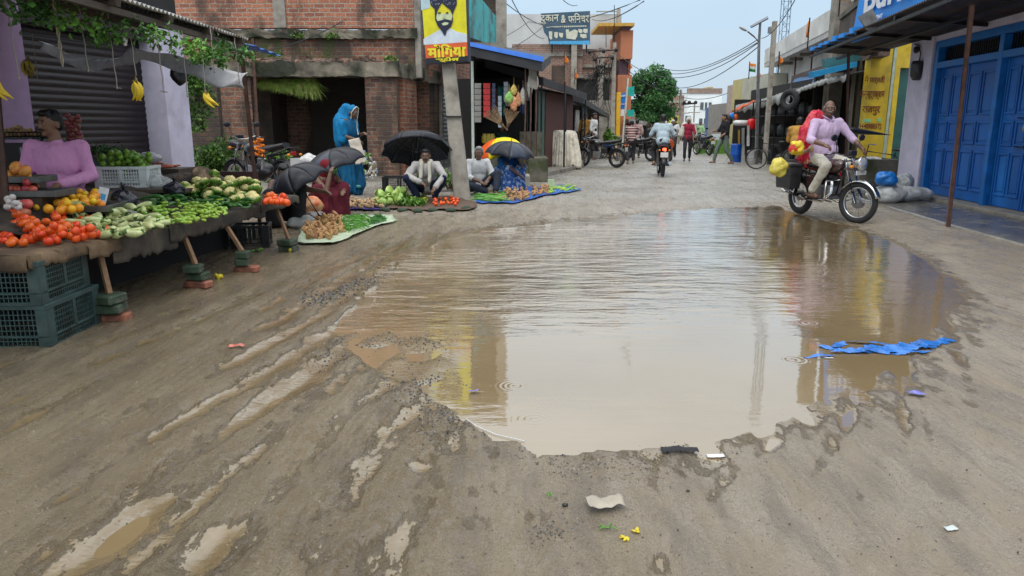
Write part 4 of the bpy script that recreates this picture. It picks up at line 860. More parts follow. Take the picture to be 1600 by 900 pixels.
g.poly([a, b_, c, d], .02); g.build('tray_bottom', blackp, rk); g = MB()
for z in (1.30, 1.34): g.tube([V((p.x, p.y, z)) for p in (a, b_, c, d, a)], .008, 5)
for k in range(22): p = a.lerp(b_, k/21); g.tube([(p.x, p.y, 1.27), (p.x, p.y, 1.34)], .004, 4)
for k in range(12): p = b_.lerp(c, k/11); g.tube([(p.x, p.y, 1.27), (p.x, p.y, 1.34)], .004, 4)
g.build('wire_rim', iron, rk)
for p in (a, b_, c, d): g = MB(); g.tube([(p.x, p.y, 0), (p.x, p.y, 1.3)], .015, 6); g.build('leg', iron, rk)
g = MB(); g.box(((a.x+b_.x)/2, (a.y+b_.y)/2+.05, 1.05), ((b_.x-a.x)*.98, .04, .38)); g.build('front_board', iron, rk)
# scale display
c = Y(45, 235, 7.05); g = MB(); g.box(c+V((0, .03, 0)), (.20, .05, .075)); ws = g.solo('weighing_scale', blackp, 'dark electronic scale display behind the stall at the left', 'scale', bev=.005); g = MB(); g.box(c+V((0, -.001, 0)), (.155, .01, .05)); q = g.build('display', mat('lcd', (.22, .30, .28), .3), None, org=ws.location); q.parent = ws
# onion net by the vendor's shoulder
onm = mat('onion_skin', (.28, .07, .06), .4, .3, 14, .1, rnd=.02); o_ = fruit('onion', onm, (.032, .032, .028), 'onion'); strew(o_, pile(None, 1.20, 40, .03, 9, .32, world=[Y(108, 230, 7.9), Y(128, 230, 7.9), Y(128, 224, 8.2), Y(108, 224, 8.2)]), 'red onion in the net behind the vendor\'s shoulder', 'onions in the net')
g = MB(); c = Y(118, 228, 8.05); g.box((c.x, c.y, .6), (.35, .35, 1.18)); g.solo('wooden_box', wood_d, 'dark wooden box carrying the onion net behind the vendor', 'box')
# ---------------- helpers for walls facing the street mouth ----------------
def PX(px, y): return Y(px, 300, y).x
def ZY(py, y): return Y(800, py, y).z
def panel(g, pts, y, th=.05, mi=0):  # polygon given in photo pixels, standing in the plane at depth y, with thickness away from us
    g.poly([Y(a, b_, y) for a, b_ in pts][::-1], th, V((0, 1, 0)), mi); return g
def wbox(g, x0, x1, y0, y1, z0, z1, mi=0):
    return g.box(((x0+x1)/2, (y0+y1)/2, (z0+z1)/2), (abs(x1-x0), abs(y1-y0), abs(z1-z0)), mi=mi)
mossc = mat('mossy_ledge', (.22, .19, .145), .85, .4, 2.2, .9, 18, col2=(.03, .034, .018), mix=(.44, .56))
def rough(a, b_, nm, m, par, amp=.035, org=None, mid=None):  # cast concrete member with ragged arrises; a, b_ are opposite corners (mid: plan offset of the far end)
    g = MB(); a, b_ = V(a), V(b_); L_ = b_-a; n = max(8, int(abs(L_.x if mid is None else mid.length)/.09)); P = []
    ring_ = [(0, 0), (.33, 0), (.67, 0), (1, 0), (1, .33), (1, .67), (1, 1), (.67, 1), (.33, 1), (0, 1), (0, .67), (0, .33)]
    for i in range(n+1):
        u = i/n
        for (p, q) in ring_:
            if mid is None: v = V((a.x+L_.x*u, a.y+L_.y*p, a.z+L_.z*q))
            else: v = a+mid*u+V((-mid.y, mid.x, 0)).normalized()*(L_.y*p)+V((0, 0, L_.z*q))
            s_ = amp*(1.4 if (p in (0, 1) and q in (0, 1)) else 1); P.append(v+V((noise.noise(v*3), noise.noise(v*3+V((9, 0, 0)))+.5*noise.noise(v*11), noise.noise(v*2.6+V((0, 9, 0)))+.6*noise.noise(v*12)))*s_)
    F = [(i*12+k, i*12+(k+1) % 12, (i+1)*12+(k+1) % 12, (i+1)*12+k) for i in range(n) for k in range(12)]+[tuple(range(12))[::-1], tuple(range(n*12, n*12+12))]
    g.add(P, F); return g.build(nm, m, par)
# ---------------- unfinished brick building ----------------
bb = thing('brick_building', 'unfinished red brick building with mossy ledges and an open arcade below', 'building', (-2.9, 19, 0), world=True)
C0 = V((PX(625, 19), 19, 0)); U2 = V((.206, .978, 0)).normalized(); N2 = V((-U2.y, U2.x, 0))
def B2(t, n=0, z=0): return C0+U2*t+N2*n+V((0, 0, z))
zb0, zb1 = ZY(120, 19), ZY(97, 19)
g = MB(); wbox(g, PX(577, 19), PX(625, 19), 19, 19.45, 0, zb0); g.build('pier', brick_old, bb)
g = MB(); wbox(g, PX(352, 19), PX(404, 19), 18.98, 19.4, 0, zb0); g.build('pier', brick_old, bb)
g = MB(); wbox(g, PX(250, 19), PX(285, 19), 19, 19.4, 0, zb0); g.build('pier', brick_old, bb)
g = MB(); g.hexa([B2(.46, 0), B2(.46, .25), B2(1.5, .25), B2(1.5, 0), B2(.46, 0, zb0), B2(.46, .25, zb0), B2(1.5, .25, zb0), B2(1.5, 0, zb0)]); g.build('side_wall', brick, bb)
g = MB(); g.hexa([B2(2.6, .01), B2(2.6, .45), B2(3.4, .45), B2(3.4, .01), B2(2.6, .01, zb0), B2(2.6, .45, zb0), B2(3.4, .45, zb0), B2(3.4, .01, zb0)]); g.build('pier', brick_old, bb)
rough((-9.5, 18.90, zb0), (C0.x+.06, 19.3, zb1), 'beam', mossc, bb)
rough(B2(.0, -.07, zb0+.003), B2(.0, -.07, zb1-.01)+V((0, .42, 0)), 'beam', mossc, bb, mid=U2*3.6)
g = MB(); wbox(g, -9.5, PX(500, 22), 21.8, 22.0, 0, zb1); g.build('back_wall', brick_old, bb)
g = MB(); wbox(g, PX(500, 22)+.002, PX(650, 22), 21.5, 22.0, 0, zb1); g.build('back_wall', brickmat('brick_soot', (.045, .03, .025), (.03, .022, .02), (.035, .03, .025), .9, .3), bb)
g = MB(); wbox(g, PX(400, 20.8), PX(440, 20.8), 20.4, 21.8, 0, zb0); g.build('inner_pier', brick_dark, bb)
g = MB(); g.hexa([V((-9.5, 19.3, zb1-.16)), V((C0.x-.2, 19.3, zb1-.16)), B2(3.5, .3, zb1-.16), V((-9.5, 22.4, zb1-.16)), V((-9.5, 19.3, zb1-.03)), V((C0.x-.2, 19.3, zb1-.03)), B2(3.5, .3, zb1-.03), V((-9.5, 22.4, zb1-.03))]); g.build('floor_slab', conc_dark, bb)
yw = 20.3; xr_ = PX(657, yw)
zl0, zl1 = ZY(62, yw), ZY(44, yw)
g = MB(); wbox(g, -13, xr_, yw, yw+.25, zb1-.1, zl0+.12); g.build('lower_wall', brickmat('brick_mossy', (.34, .13, .075), (.2, .075, .05), (.30, .25, .19), .75, .95), bb)
rough((-13, yw-.12, zl0+.02), (xr_+.02, yw+.2, zl1-.04), 'ledge', mossc, bb, .05)
rough((-13, 18.98, zb1-.02), (C0.x-.5, 19.25, zb1+.10), 'broken_course', brick_old, bb, .06)
g = MB(); wbox(g, -13, xr_, yw, yw+.25, zl1, 7.5); g.build('upper_wall', brick, bb)
for a, b_ in ((446, 464), (238, 254), (655, 664)):
    g = MB(); wbox(g, PX(a, yw), PX(b_, yw), yw-.05, yw+.26, zl1 if a < 600 else zb1-.3, 7.6); g.build('column', conc, bb, bev=.01)
g = MB(); a = V((xr_+.03, yw+.3, 0)); U4 = U2*5.5
g.hexa([a+V((0, 0, 2.6)), a+U4+V((0, 0, 2.6)), a+U4+V((-.2, 0, 2.6)), a+V((-.2, 0, 2.6)), a+V((0, 0, 7.5)), a+U4+V((0, 0, 7.5)), a+U4+V((-.2, 0, 7.5)), a+V((-.2, 0, 7.5))]); g.build('side_wall', brick, bb)
# grass on the arcade ledge
grm = mat('hanging_grass', (.30, .42, .07), .6, .4, 9, 0, col2=(.45, .48, .15), mix=(.5, .65))
g = MB(); rnd = random.Random(8)
for k in range(1500):
    x = rnd.uniform(PX(408, 19.3), PX(500, 19.3)); z = zb0-.02; q = (x-PX(408, 19.3))/(PX(500, 19.3)-PX(408, 19.3)); L_ = rnd.uniform(.15, .45)*(.45+.9*q); a = rnd.gauss(.35, .5); b0 = V((x, 19.32+rnd.random()*.3, z-rnd.random()*.1*(1-q)))
    w_ = V((.011, .004, 0)); m_ = b0+V((a*.12, -.12, -L_*.45)); e_ = b0+V((a*.3, -.2+rnd.uniform(-.05, .05), -L_))
    g.add([b0-w_, b0+w_, m_+w_*.7, m_-w_*.7, e_], [(0, 1, 2, 3), (3, 2, 4)], False)
g.solo('hanging_grass', grm, 'tuft of yellow-green grass hanging down inside the brick arcade', 'grass')
shrub('shrub', 'bushy green creeper between the lilac pillar and the brick pier, upper clump', (PX(322, 15), 15, 1.3), (.62, .5, .75), 2600, .085, leafm, seed=3)
shrub('shrub', 'dense green weeds at the foot of the brick pier beside the lilac pillar', (PX(330, 15.5), 15.5, .05), (.75, .6, .55), 3000, .085, leafm, seed=4)
shrub('weeds', 'green weeds behind the garlanded motorcycle by the arcade', (PX(435, 17), 17, .1), (.5, .4, .38), 1300, .07, leafm_b, seed=5)
g = MB(); wbox(g, PX(270, 16.8), PX(352, 16.8), 16.8, 17.0, 0, 2.5); g.solo('old_wall', brick_dark, 'old broken brick wall standing behind the creeper', 'wall')
g = MB(); panel(g, [(330, 268), (402, 268), (402, 330), (330, 330)], 9.3, .03); g.solo('metal_board', mat('maroon_board', (.07, .03, .028), .5), 'dark maroon metal board at the back of the far end of the stall', 'board')
g = MB(); a = Y(395, 60, 18.8); b_ = Y(406, 285, 18.8); b2 = a+(b_-a)*(a.z/(a.z-b_.z)); g.tube([a, b2], .045, 8); g.solo('rusty_pipe', rust, 'rusty thin pole standing in front of the left brick pier', 'pole')
for k, (px, py, yy_, n_) in enumerate(((430, 92, 19.2, 260), (520, 60, 20.2, 160), (468, 60, 20.2, 120), (380, 84, 19.3, 140), (610, 96, 19.1, 90))):
    c = Y(px, py, yy_); g = MB(); pts = [c+V((random.uniform(-.16, .16), random.gauss(0, .04), abs(random.gauss(0, .07)))) for _ in range(n_)]; leaves(g, pts, .07, 0, .6); g.solo('ledge_weed', leafm_b, ['low green weed tuft on the arcade beam near the awning end', 'green weed tuft on the upper ledge, right one', 'green weed tuft on the upper ledge, left one', 'weed tuft on the arcade beam just past the blue tarpaulin scrap', 'small weed tuft at the corner of the arcade beam'][k], 'weeds')
# rubbish heap
rub = [plastic('rub_white', (.6, .6, .58)), plastic('rub_blue', (.2, .3, .45)), plastic('rub_tan', (.35, .28, .2)), leafm]
g = MB(); rnd = random.Random(2)
for k in range(240):
    px = rnd.uniform(500, 590); y = rnd.uniform(17, 19.0); x = PX(px, y); h_ = .12+.75*max(0, 1-abs(px-565)/75)*rnd.random(); r = rnd.uniform(.03, .10)
    g.ell((x, y, h_), (r, r*.7, r*rnd.uniform(.3, .8)), Euler((rnd.random(), rnd.random(), rnd.random()*6)).to_matrix(), 7, 5, mi=rnd.choice([0, 0, 1, 2, 3]), fn=lambda p: p*(1+.6*noise.noise(p*30)))
g.sm = [False]*len(g.sm); g.solo('rubbish_heap', rub, 'heap of white and coloured rubbish against the dark arcade behind the blue woman', 'rubbish', kind='stuff')
bag(488, 268, 16.6, (.34, .25, .2), plastic('white_sack', (.6, .6, .6)), 'white plastic sack on the rubbish behind the tilted black umbrella', 'sack', 'plastic_sack', knot=False)
bag(447, 278, 16.3, (.32, .25, .17), shiny_blk, 'black plastic bundle left of the white sack behind the umbrella', 'bag', knot=False)
shrub('weeds', 'green weeds at the foot of the rubbish beside the blue woman', (PX(520, 17), 17, .1), (.9, .4, .25), 1500, .07, leafm_b, seed=7)
shrub('weeds', 'low green weeds behind the man under the black umbrella', (PX(705, 15.5), 15.6, .1), (1.0, .3, .28), 2200, .06, leafm_b, seed=8)
# ---------------- concrete pole with sign ----------------
pole = thing('utility_pole', 'leaning square concrete pole carrying the yellow portrait sign', 'utility pole', (-.93, 14, 0), world=True)
b0 = GG(723, 311); t0 = Y(701, 100, b0.y); tt = b0+(t0-b0)*1.5; g = MB()
g.add([b0+V((-.155, -.1, -.1)), b0+V((.155, -.1, -.1)), b0+V((.155, .14, -.1)), b0+V((-.155, .14, -.1)), tt+V((-.1, -.07, 0)), tt+V((.1, -.07, 0)), tt+V((.1, .08, 0)), tt+V((-.1, .08, 0))], [(0, 3, 2, 1), (4, 5, 6, 7), (0, 1, 5, 4), (1, 2, 6, 5), (2, 3, 7, 6), (3, 0, 4, 7)]); g.build('shaft', conc_pole, pole, bev=.02)
q = b0.lerp(t0, .62); g = MB(); g.box(q, (.29, .26, .02)); g.build('band', iron, pole)
ys = b0.y-.22
sg = thing('portrait_sign', 'yellow steel signboard with a turbaned bearded man, tied to the concrete pole', 'sign', (-1.2, ys, 2.5), world=True)
fr_ = paint('sign_frame', (.03, .035, .06)); yl = paint('sign_yellow', (.72, .66, .01), .35); navy = paint('sign_navy', (.012, .014, .04), .35, col2=(.03, .03, .07)); skinp = paint('sign_face', (.58, .66, .40), .4); wht = paint('sign_white', (.60, .68, .76), .4); org_ = paint('sign_orange', (.72, .12, .03), .4); ytx = paint('sign_lettering', (.80, .70, .02), .4); blk_ = paint('sign_black', (.012, .013, .018), .4)
g = MB(); panel(g, [(654, -38), (730, -44), (735.5, 96), (664, 101.5)], ys, .08); g.build('frame', fr_, sg)
def sp(pts, k, nm, m): g = MB(); panel(g, pts, ys-.004*k, .004); return g.build(nm, m, sg)
sp([(656, -36), (726.5, -41), (731, 95), (666, 100)], 1, 'face_panel', yl)
sp([(655.5, -30), (672, -32), (672, 12), (658, 16)], 2, 'corner_panel', paint('sign_sky', (.45, .6, .65)))
sp([(661.5, 61), (684, 48), (690, 45), (706, 45), (712, 49), (729, 53), (729.7, 66), (662, 70)], 2, 'shirt', wht)
sp([(681, 22), (706, 20), (707, 30), (704, 41), (696, 52), (689, 44), (683, 34)], 3, 'face', skinp)
sp([(680, 32), (679, 14), (673, 8), (670, -8), (676, -24), (690, -30), (704, -26), (713, -12), (714, 6), (709, 18), (707, 24), (704, 16), (690, 4.5), (683, 18), (681, 30), (683, 36), (680, 32)][:-1], 4, 'turban', navy)
sp([(680.5, 28), (684, 33), (690, 31.5), (695, 30), (700, 30.5), (705, 32), (707.5, 24), (707.5, 34), (704.5, 42), (698, 48), (696, 55.5), (694, 55), (690, 48), (683.5, 40), (681, 33)], 5, 'beard', navy)
sp([(690, 37), (695, 34.5), (701, 35.5), (700, 38), (696, 39.5), (692, 39.5)], 6, 'mouth', skinp)
for ex in (686.5, 698.5): sp([(ex-2.2, 19.5), (ex+2, 18.6), (ex+2, 20.8), (ex-2, 21.4)], 6, 'eye', navy)
sp([(693, 22), (695, 22), (696.5, 28.5), (691, 29)], 6, 'nose', paint('sign_nose', (.45, .52, .33)))
sp([(664, 70.5), (729.9, 65.5), (730.7, 87), (665.3, 91)], 3, 'orange_band', org_)
sp([(665.4, 91.2), (730.8, 87.2), (731, 95), (666, 100)], 3, 'black_band', blk_)
pr = Y(729, 78, ys)-Y(665, 81, ys); pu = Y(697, 70, ys)-Y(698, 90, ys)
M_ = face_matrix(Y(698, 79, ys-.018), pr, V((-.03, 0, 1))); textm('मों'+'ि'+'गया', .27, M_, ytx, sg, 'lettering', .010, fit=(.68, .225))
M_ = face_matrix(Y(699, 93.2, ys-.018), pr, V((-.03, 0, 1))); textm('स्टील', .16, M_, ytx, sg, 'lettering', .007, fit=(.42, .085))
rnd = random.Random(5); g = MB()
for _ in range(46):
    px, py = rnd.uniform(674, 711), rnd.uniform(-20, 8); g.ell(Y(px, py, ys-.019), (.006, .003, .006), None, 5, 3)
g.build('turban_dot', wht, sg)
# ---------------- grey-shuttered shop, between brick building and general store ----------------
gs = thing('shuttered_shop', 'narrow shop with a grey rolling shutter behind the concrete pole', 'shop', (-2.1, 22.5, 0), world=True)
D0 = B2(3.65); 
def B3(t, n=0, z=0): return D0+U2*t-N2*n+V((0, 0, z))
g = MB(); slab(g, 0, 4.4, -2.0, -.06, 0, 3.6, SPf=B3); g.build('wall', conc_dark, gs)
g = MB(); rolling(g, B3, .15, 1.6, .1, 2.5, -.03, .12, .02); g.build('rolling_shutter', shutter_g, gs)
g = MB(); rolling(g, B3, 1.85, 3.3, .1, 2.5, -.03, .12, .02); g.build('rolling_shutter', shutter_g, gs)
for a in (0, 1.63, 3.35): 
    g = MB(); slab(g, a, a+.15, -.05, .04, 0, 2.75, SPf=B3); g.build('jamb', conc, gs)
# ---------------- general store with blue roof ----------------
gsx0, gsx1 = PX(742, 19.2), PX(840, 19.2)
st = thing('general_store', 'open-fronted general store under a dark roof with a blue edge', 'shop', ((gsx0+gsx1)/2, 19.2, 0), world=True)
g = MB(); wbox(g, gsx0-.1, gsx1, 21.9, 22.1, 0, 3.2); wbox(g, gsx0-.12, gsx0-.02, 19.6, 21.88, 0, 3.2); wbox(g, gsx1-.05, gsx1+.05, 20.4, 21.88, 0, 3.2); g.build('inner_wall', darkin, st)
zr = ZY(92, 18.4)
ra, rb, rc, rd = Y(733, 72, 18.9), Y(847, 97, 18.2), V((gsx1+.5, 23, zr+.5)), V((gsx0-.2, 23, zr+.9))
g = MB(); g.hexa([p+V((0, 0, -.22)) for p in (ra, rb, rc, rd)]+[ra, rb, rc, rd]); g.build('roof', corr_dark, st)
g = MB(); g.hexa([ra+V((0, -.05, 0)), rb+V((.03, -.05, 0)), rb+V((.03, .3, .02)), ra+V((0, .3, .02)), ra+V((0, -.02, .10)), rb+V((.03, -.02, .12)), rb+V((.03, .3, .14)), ra+V((0, .3, .12))]); g.build('roof_edge', paint('roof_blue', (.02, .15, .62)), st)
for px in (821, 829.5, 838): a = Y(px, 125, 18.6); g = MB(); g.tube([V((a.x, a.y, .1)), V((a.x, a.y, zr-.1))], .022, 7); g.build('post', rust, st)
g = MB(); panel(g, [(826, 106), (839, 106), (839, 140), (827, 136)], 18.5, .02); g.build('side_panel', conc, st)
g = MB(); wbox(g, PX(812, 19.4), PX(846, 19.4), 19.4, 20.4, 0, ZY(206, 19.4)); wbox(g, PX(760, 19.8), PX(812, 19.8), 19.8, 20.3, 0, .85); g.build('counter', conc_dark, st)
g = MB(); wbox(g, PX(738, 19.4), PX(742, 19.4), 19.35, 19.5, 0, 3.0); g.build('door_jamb', plastic('jamb_white', (.5, .55, .5)), st)
for k, (px0, px1, y0, y1, c_) in enumerate([(741, 752, 130, 192, (.25, .24, .22)), (755, 766, 130, 184, (.45, .03, .03)), (769, 774, 130, 178, (.05, .06, .12)), (778, 784, 150, 200, (.35, .4, .45)), (787, 794, 128, 160, (.3, .32, .36))]):
    g = MB(); m = plastic('sachet_%d' % k, c_, .25); n = max(3, int((y1-y0)/8))
    for j in range(n):
        a = y0+(y1-y0)*j/n; panel(g, [(px0, a), (px1, a), (px1-.5, a+(y1-y0)/n*.9), (px0+.5, a+(y1-y0)/n*.9)], 19.1+.03*random.random(), .03)
    g.solo('sachet_strip', m, ['grey strip of sachets hanging at the left of the general store', 'red strip of sachets hanging in the general store', 'dark thin strip of sachets beside the red strip', 'pale long strip of packets hanging behind the brooms', 'light grey strip of packets hanging near the bags in the store'][k], 'sachets', 'strips hanging in the general store')
rnd = random.Random(33)
cl_ = [('dark blue', (.04, .06, .16)), ('pale', (.45, .45, .45)), ('brown', (.18, .10, .06)), ('teal', (.03, .16, .16)), ('cream', (.5, .45, .32)), ('dark red', (.22, .02, .03))]
for k, px in enumerate((747, 760, 772, 783, 793, 806, 816, 824)):
    cn_, cc_ = cl_[k % 6]; c = Y(px, rnd.uniform(128, 140), 20.2+rnd.random()*.5); g = MB(); h_ = rnd.uniform(.35, .8); w_ = rnd.uniform(.06, .12)
    g.grid(lambda u, v: (c.x+(u-.5)*w_*2*(1+.1*math.sin(v*7+k)), c.y+.03*math.sin(u*9+k), c.z-v*h_), 8, 8); g.solo('hanging_goods', mat('goods_%d' % k, cc_, .4, .4, 12, .4, 24), '%s goods hanging deep inside the general store, %s from the left' % (cn_, ['first', 'second', 'third', 'fourth', 'fifth', 'sixth', 'seventh', 'eighth'][k]), 'goods', 'goods hanging deep in the general store', sol=.02)
bagc = [((796, 152), 14, 18, (.25, .55, .12), 'green and yellow snack bag hanging in the store'), ((803, 140), 11, 16, (.75, .55, .12), 'yellow snack bag hanging higher among the store bags'), ((803, 162), 12, 24, (.75, .28, .15), 'orange snack bag hanging lowest in the store'), ((810, 155), 10, 22, (.7, .3, .15), 'orange bag hanging right of the lowest orange one'), ((817, 150), 10, 26, (.6, .6, .55), 'white and yellow bag hanging by the first post'), ((828, 133), 9, 34, (.7, .7, .66), 'long white packet hanging at the front right of the store'), ((837, 128), 9, 26, (.7, .55, .55), 'white and pink packet hanging at the right corner of the store')]
for k, ((px, py), w_, h_, c_, lab) in enumerate(bagc):
    c = Y(px, py, 18.8+.02*k); g = MB(); s = .0163; g.ell(c, (w_*s/2, .05, h_*s/2), None, 10, 8, fn=lambda p: V((p.x*(1-.45*max(0, p.z/(h_*s/2))), p.y, p.z))*(1+.2*noise.noise(p*14))); g.tube([c+V((0, 0, h_*s*.4)), c+V((0, 0, h_*s*.4+.2))], .004, 4)
    g.solo('snack_bag', mat('snackbag_%d' % k, c_, .3, .3, 18, .4, 24, col2=(.75, .7, .3), mix=(.5, .6)), lab, 'snack bag', 'bags hanging in the general store')
brm = mat('broom_straw', (.30, .20, .11), .85, .3, 20, .5, 60)
for k, (x0, y0, x1, y1) in enumerate([(792, 203, 764, 172), (792, 203, 800, 172)]):
    a = Y(x0, y0, 18.6+.05*k); b_ = Y(x1, y1, 18.6+.05*k); g = MB(); d = (b_-a); s = V((d.z, 0, -d.x)).normalized()
    for q in range(70):
        f = random.uniform(-1, 1); g.tube([a, a+d*.4+s*f*.06, a+d*random.uniform(.85, 1.05)+s*f*.22+V((0, random.uniform(-.03, .03), 0))], [.006, .006, .002], 4)
    g.tube([a-d*.02, a+d*.28], [.03, .04], 8); g.solo('broom', brm, ['wide straw broom leaning left in the general store', 'straw broom leaning right in the general store'][k], 'broom', org=a)
for k, px in enumerate((757, 763, 769)): 
    c = Y(px, 224, 19.9); g = MB(); g.lathe([(0, 0), (.07, 0), (.075, .05), (.075, .18), (.05, .22), (.055, .25), (0, .25)], c, 12); g.solo('jar', mat('yellow_jar', (.5, .38, .05), .3), ['leftmost yellow jar on the counter of the store', 'middle yellow jar on the counter of the store', 'rightmost yellow jar on the counter of the store'][k], 'jar')
# balcony with turquoise panels above
bu = thing('upper_storey', 'upper storey with turquoise balcony panels above the general store', 'building', (-.9, 21, 3.4), world=True)
tq = paint('turquoise', (.04, .42, .42), .5, .25, col2=(.03, .12, .12), mix=(.5, .62), scale=3)
for a, b_, ya, yb in ((736, 755.5, 20, 21.4), (756.5, 775.5, 21.45, 22.9)):
    def yy(px): return 20+(px-736)/39.5*2.9
    def topy(px): return -22+(px-736)*1.22
    def boty(px): return 59+(px-736)*.32
    P = [Y(a, boty(a), ya), Y(b_, boty(b_), yb), Y(b_, topy(b_), yb), Y(a, topy(a), ya)]
    g = MB(); g.poly(P, .05, V((-1, .2, 0))); g.build('balcony_panel', tq, bu)
g = MB(); wbox(g, PX(733, 23.2)-.6, PX(776, 23.3), 23.3, 24, 3.3, 8.2); g.build('wall', brick_dark, bu)
g = MB(); wbox(g, PX(776, 23.3), PX(792, 23.3), 23.2, 23.6, 3.0, 8.3); g.build('column', conc_pole, bu)
g = MB(); wbox(g, PX(733, 20)-.5, PX(790, 23), 21, 23.9, ZY(75, 21)-.1, ZY(66, 21)); g.build('slab', conc, bu)
# steps and plinths
g = MB(); x0, x1 = PX(803, 18.2), PX(856, 18.2); zt = ZY(246, 18.2)
wbox(g, PX(826, 18.2), x1, 18.2, 19.4, 0, zt); wbox(g, PX(815, 18.2), PX(826, 18.2)-.002, 18.2, 19.3, 0, zt*.66); wbox(g, x0, PX(815, 18.2)-.002, 18.2, 19.3, 0, zt*.4)
g.solo('concrete_steps', conc_dark, 'mossy dark concrete steps in front of the general store', 'steps', bev=.02)
g = MB(); wbox(g, PX(806, 17), PX(828, 17), 16.9, 17.6, 0, .3); wbox(g, PX(806, 17)+.05, PX(820, 17), 17.2, 17.62, .3, .5); g.solo('stepping_block', conc_pole, 'pale broken concrete block at the foot of the mossy steps', 'block', bev=.02)
g = MB(); g.hexa([V((PX(850, 20), 20, -.1)), V((PX(930, 25.5)-.5, 24.6, -.1)), V((2.6, 34, -.1)), V((.6, 34, -.1)), V((PX(850, 20), 20, .16)), V((PX(930, 25.5)-.5, 24.6, .16)), V((2.6, 34, .16)), V((.6, 34, .16))]); pv = g.build('kerb_platform', conc); tagk(pv, 'raised concrete edge in front of the shacks', None, None, 'structure')
# white cover over a cart
g = MB(); cxx, cyy = PX(880, 23.6), 23.9
def cover(u, v):
    a = u*2*math.pi; ca, sa = math.cos(a), math.sin(a); k = 1/max(abs(ca), abs(sa))**.6
    if v < .3: q = v/.3; fl = .38*q; z = 1.27-.06*q**3-.02*math.sin(a*3)*q
    else:
        q = (v-.3)/.7; fl = .38+.17*q**.8+(.030*math.sin(a*16+math.sin(a*5)*2)+.018*math.sin(a*41+1))*min(1, .2+q*1.2); z = 1.21-(1.08+.05*math.sin(a*7)+.03*math.sin(a*19))*q
    return (cxx+ca*fl*k*1.05, cyy+sa*fl*k*.8, z)
g.grid(cover, 220, 18)
g.solo('covered_cart', cloth('dirty_white', (.80, .74, .62), bump=.4, col2=(.35, .30, .22), mix=(.5, .7)), 'cart hidden under a dirty white pleated cover beside the shacks', 'covered cart', sol=.006)
# shacks
def shack(nm, lab, e0, e1, depth, zoff, doors, rm=corr_dark):
    t = thing(nm, lab, 'shack', ((e0.x+e1.x)/2, e0.y, 0), world=True); dv = V((-1, .2, 0))*depth
    g = MB(); g.hexa([e0, e1, e1+dv+V((0, 0, .5)), e0+dv+V((0, 0, .5)), e0+V((0, 0, zoff)), e1+V((0, 0, zoff)), e1+dv+V((0, 0, .5+zoff)), e0+dv+V((0, 0, .5+zoff))]); g.build('roof', rm, t)
    b0_ = V((e0.x-.5, e0.y+.1, 0)); b1_ = V((e1.x-.5, e1.y+.1, 0)); g = MB(); g.wall(b0_, b1_, 0, e0.z, .1); g.wall(b0_, b0_+V((-2, .3, 0)), 0, e0.z+.2, .1); g.build('wall', darkin, t)
    for (f0, f1, m, z0, z1) in doors:
        p, q = b0_.lerp(b1_, f0)+V((.05, -.03, 0)), b0_.lerp(b1_, f1)+V((.05, -.03, 0)); g = MB(); g.wall(q, p, z0, z1, .04)
        g.build('door', m, t)
    for f in (.0, .5, 1.0):
        p = e0.lerp(e1, f)+V((-.05, 0, 0)); g = MB(); g.tube([(p.x, p.y, 0), (p.x, p.y, p.z)], .025, 6); g.build('post', iron, t)
    return t
greend = paint('green_shutter', (.04, .12, .10)); redw = mat('red_brown_boards', (.10, .035, .03), .7, .4, 10, .3, 30, stretch=(5, 5, .5)); bluec = paint('bluish_cloth', (.12, .2, .28)); whited = plastic('white_item', (.55, .55, .52))
shack('roadside_shack', 'dark shack with green and red-brown boards behind the white covered cart', Y(849, 134, 20.8), Y(917, 156, 26.5), 1.6, .22, [(0, .3, greend, 0, 2.4), (.32, .95, redw, 0, 2.4)])
shack('roadside_shack', 'dark low shack behind the parked black motorcycle, farther down the street', Y(912, 162, 27.5), Y(952, 185, 38), 2, .2, [(.1, .2, whited, 1.2, 2.0), (.3, .45, bluec, .8, 2.2), (.6, .7, whited, 1.0, 1.8)])
p = Y(881, 262, 23.0); g = MB(); g.tube([(p.x, p.y, 0), (p.x, p.y, 2.7)], .028, 7); g.solo('iron_post', iron, 'thin dark iron post standing in front of the white covered cart', 'post')
# ---------------- mid-distance building with furniture board ----------------
mb2 = thing('brick_house', 'rough brick house with concrete columns under the blue furniture board', 'building', (3, 42, 0), world=True)
g = MB(); wbox(g, PX(800, 42), PX(906, 42), 42, 50, 0, ZY(69, 42)); g.build('wall', brick_far, mb2)
g = MB(); wbox(g, PX(906, 42)+.01, PX(954, 42), 42.2, 50, 0, ZY(76, 42)); g.build('wall', brick_far, mb2)
g = MB(); wbox(g, PX(800, 42), PX(906, 42), 41.9, 42, ZY(88, 42), ZY(82, 42)); wbox(g, PX(906, 42), PX(953, 42), 42.05, 42.2, ZY(105, 42), ZY(101, 42)); wbox(g, PX(895, 42), PX(953, 42), 41.7, 42.0, ZY(122, 42), ZY(118, 42)); g.build('ledge', conc, mb2)
g = MB(); wbox(g, PX(889, 41.8), PX(897, 41.8), 41.6, 41.8, 1, ZY(67, 42)); g.build('column', conc_pole, mb2)
g = MB(); wbox(g, PX(930, 41.6), PX(938, 41.6), 41.5, 41.7, 0, ZY(76, 42)); g.build('column', conc, mb2)
g = MB(); wbox(g, PX(898, 41.9), PX(948, 41.9), 41.9, 42.02, ZY(157, 42), ZY(124, 42)); g.build('window', darkin, mb2)
g = MB(); wbox(g, PX(860, 41), PX(880, 41), 40.8, 41.2, ZY(132, 41), ZY(103, 41)); g.build('dark_wall', brick_dark, mb2)
g = MB(); wbox(g, PX(916, 41.6), PX(953, 41.6), 41.3, 41.6, .5, ZY(157, 41.5)); g.build('lower_wall', conc, mb2)
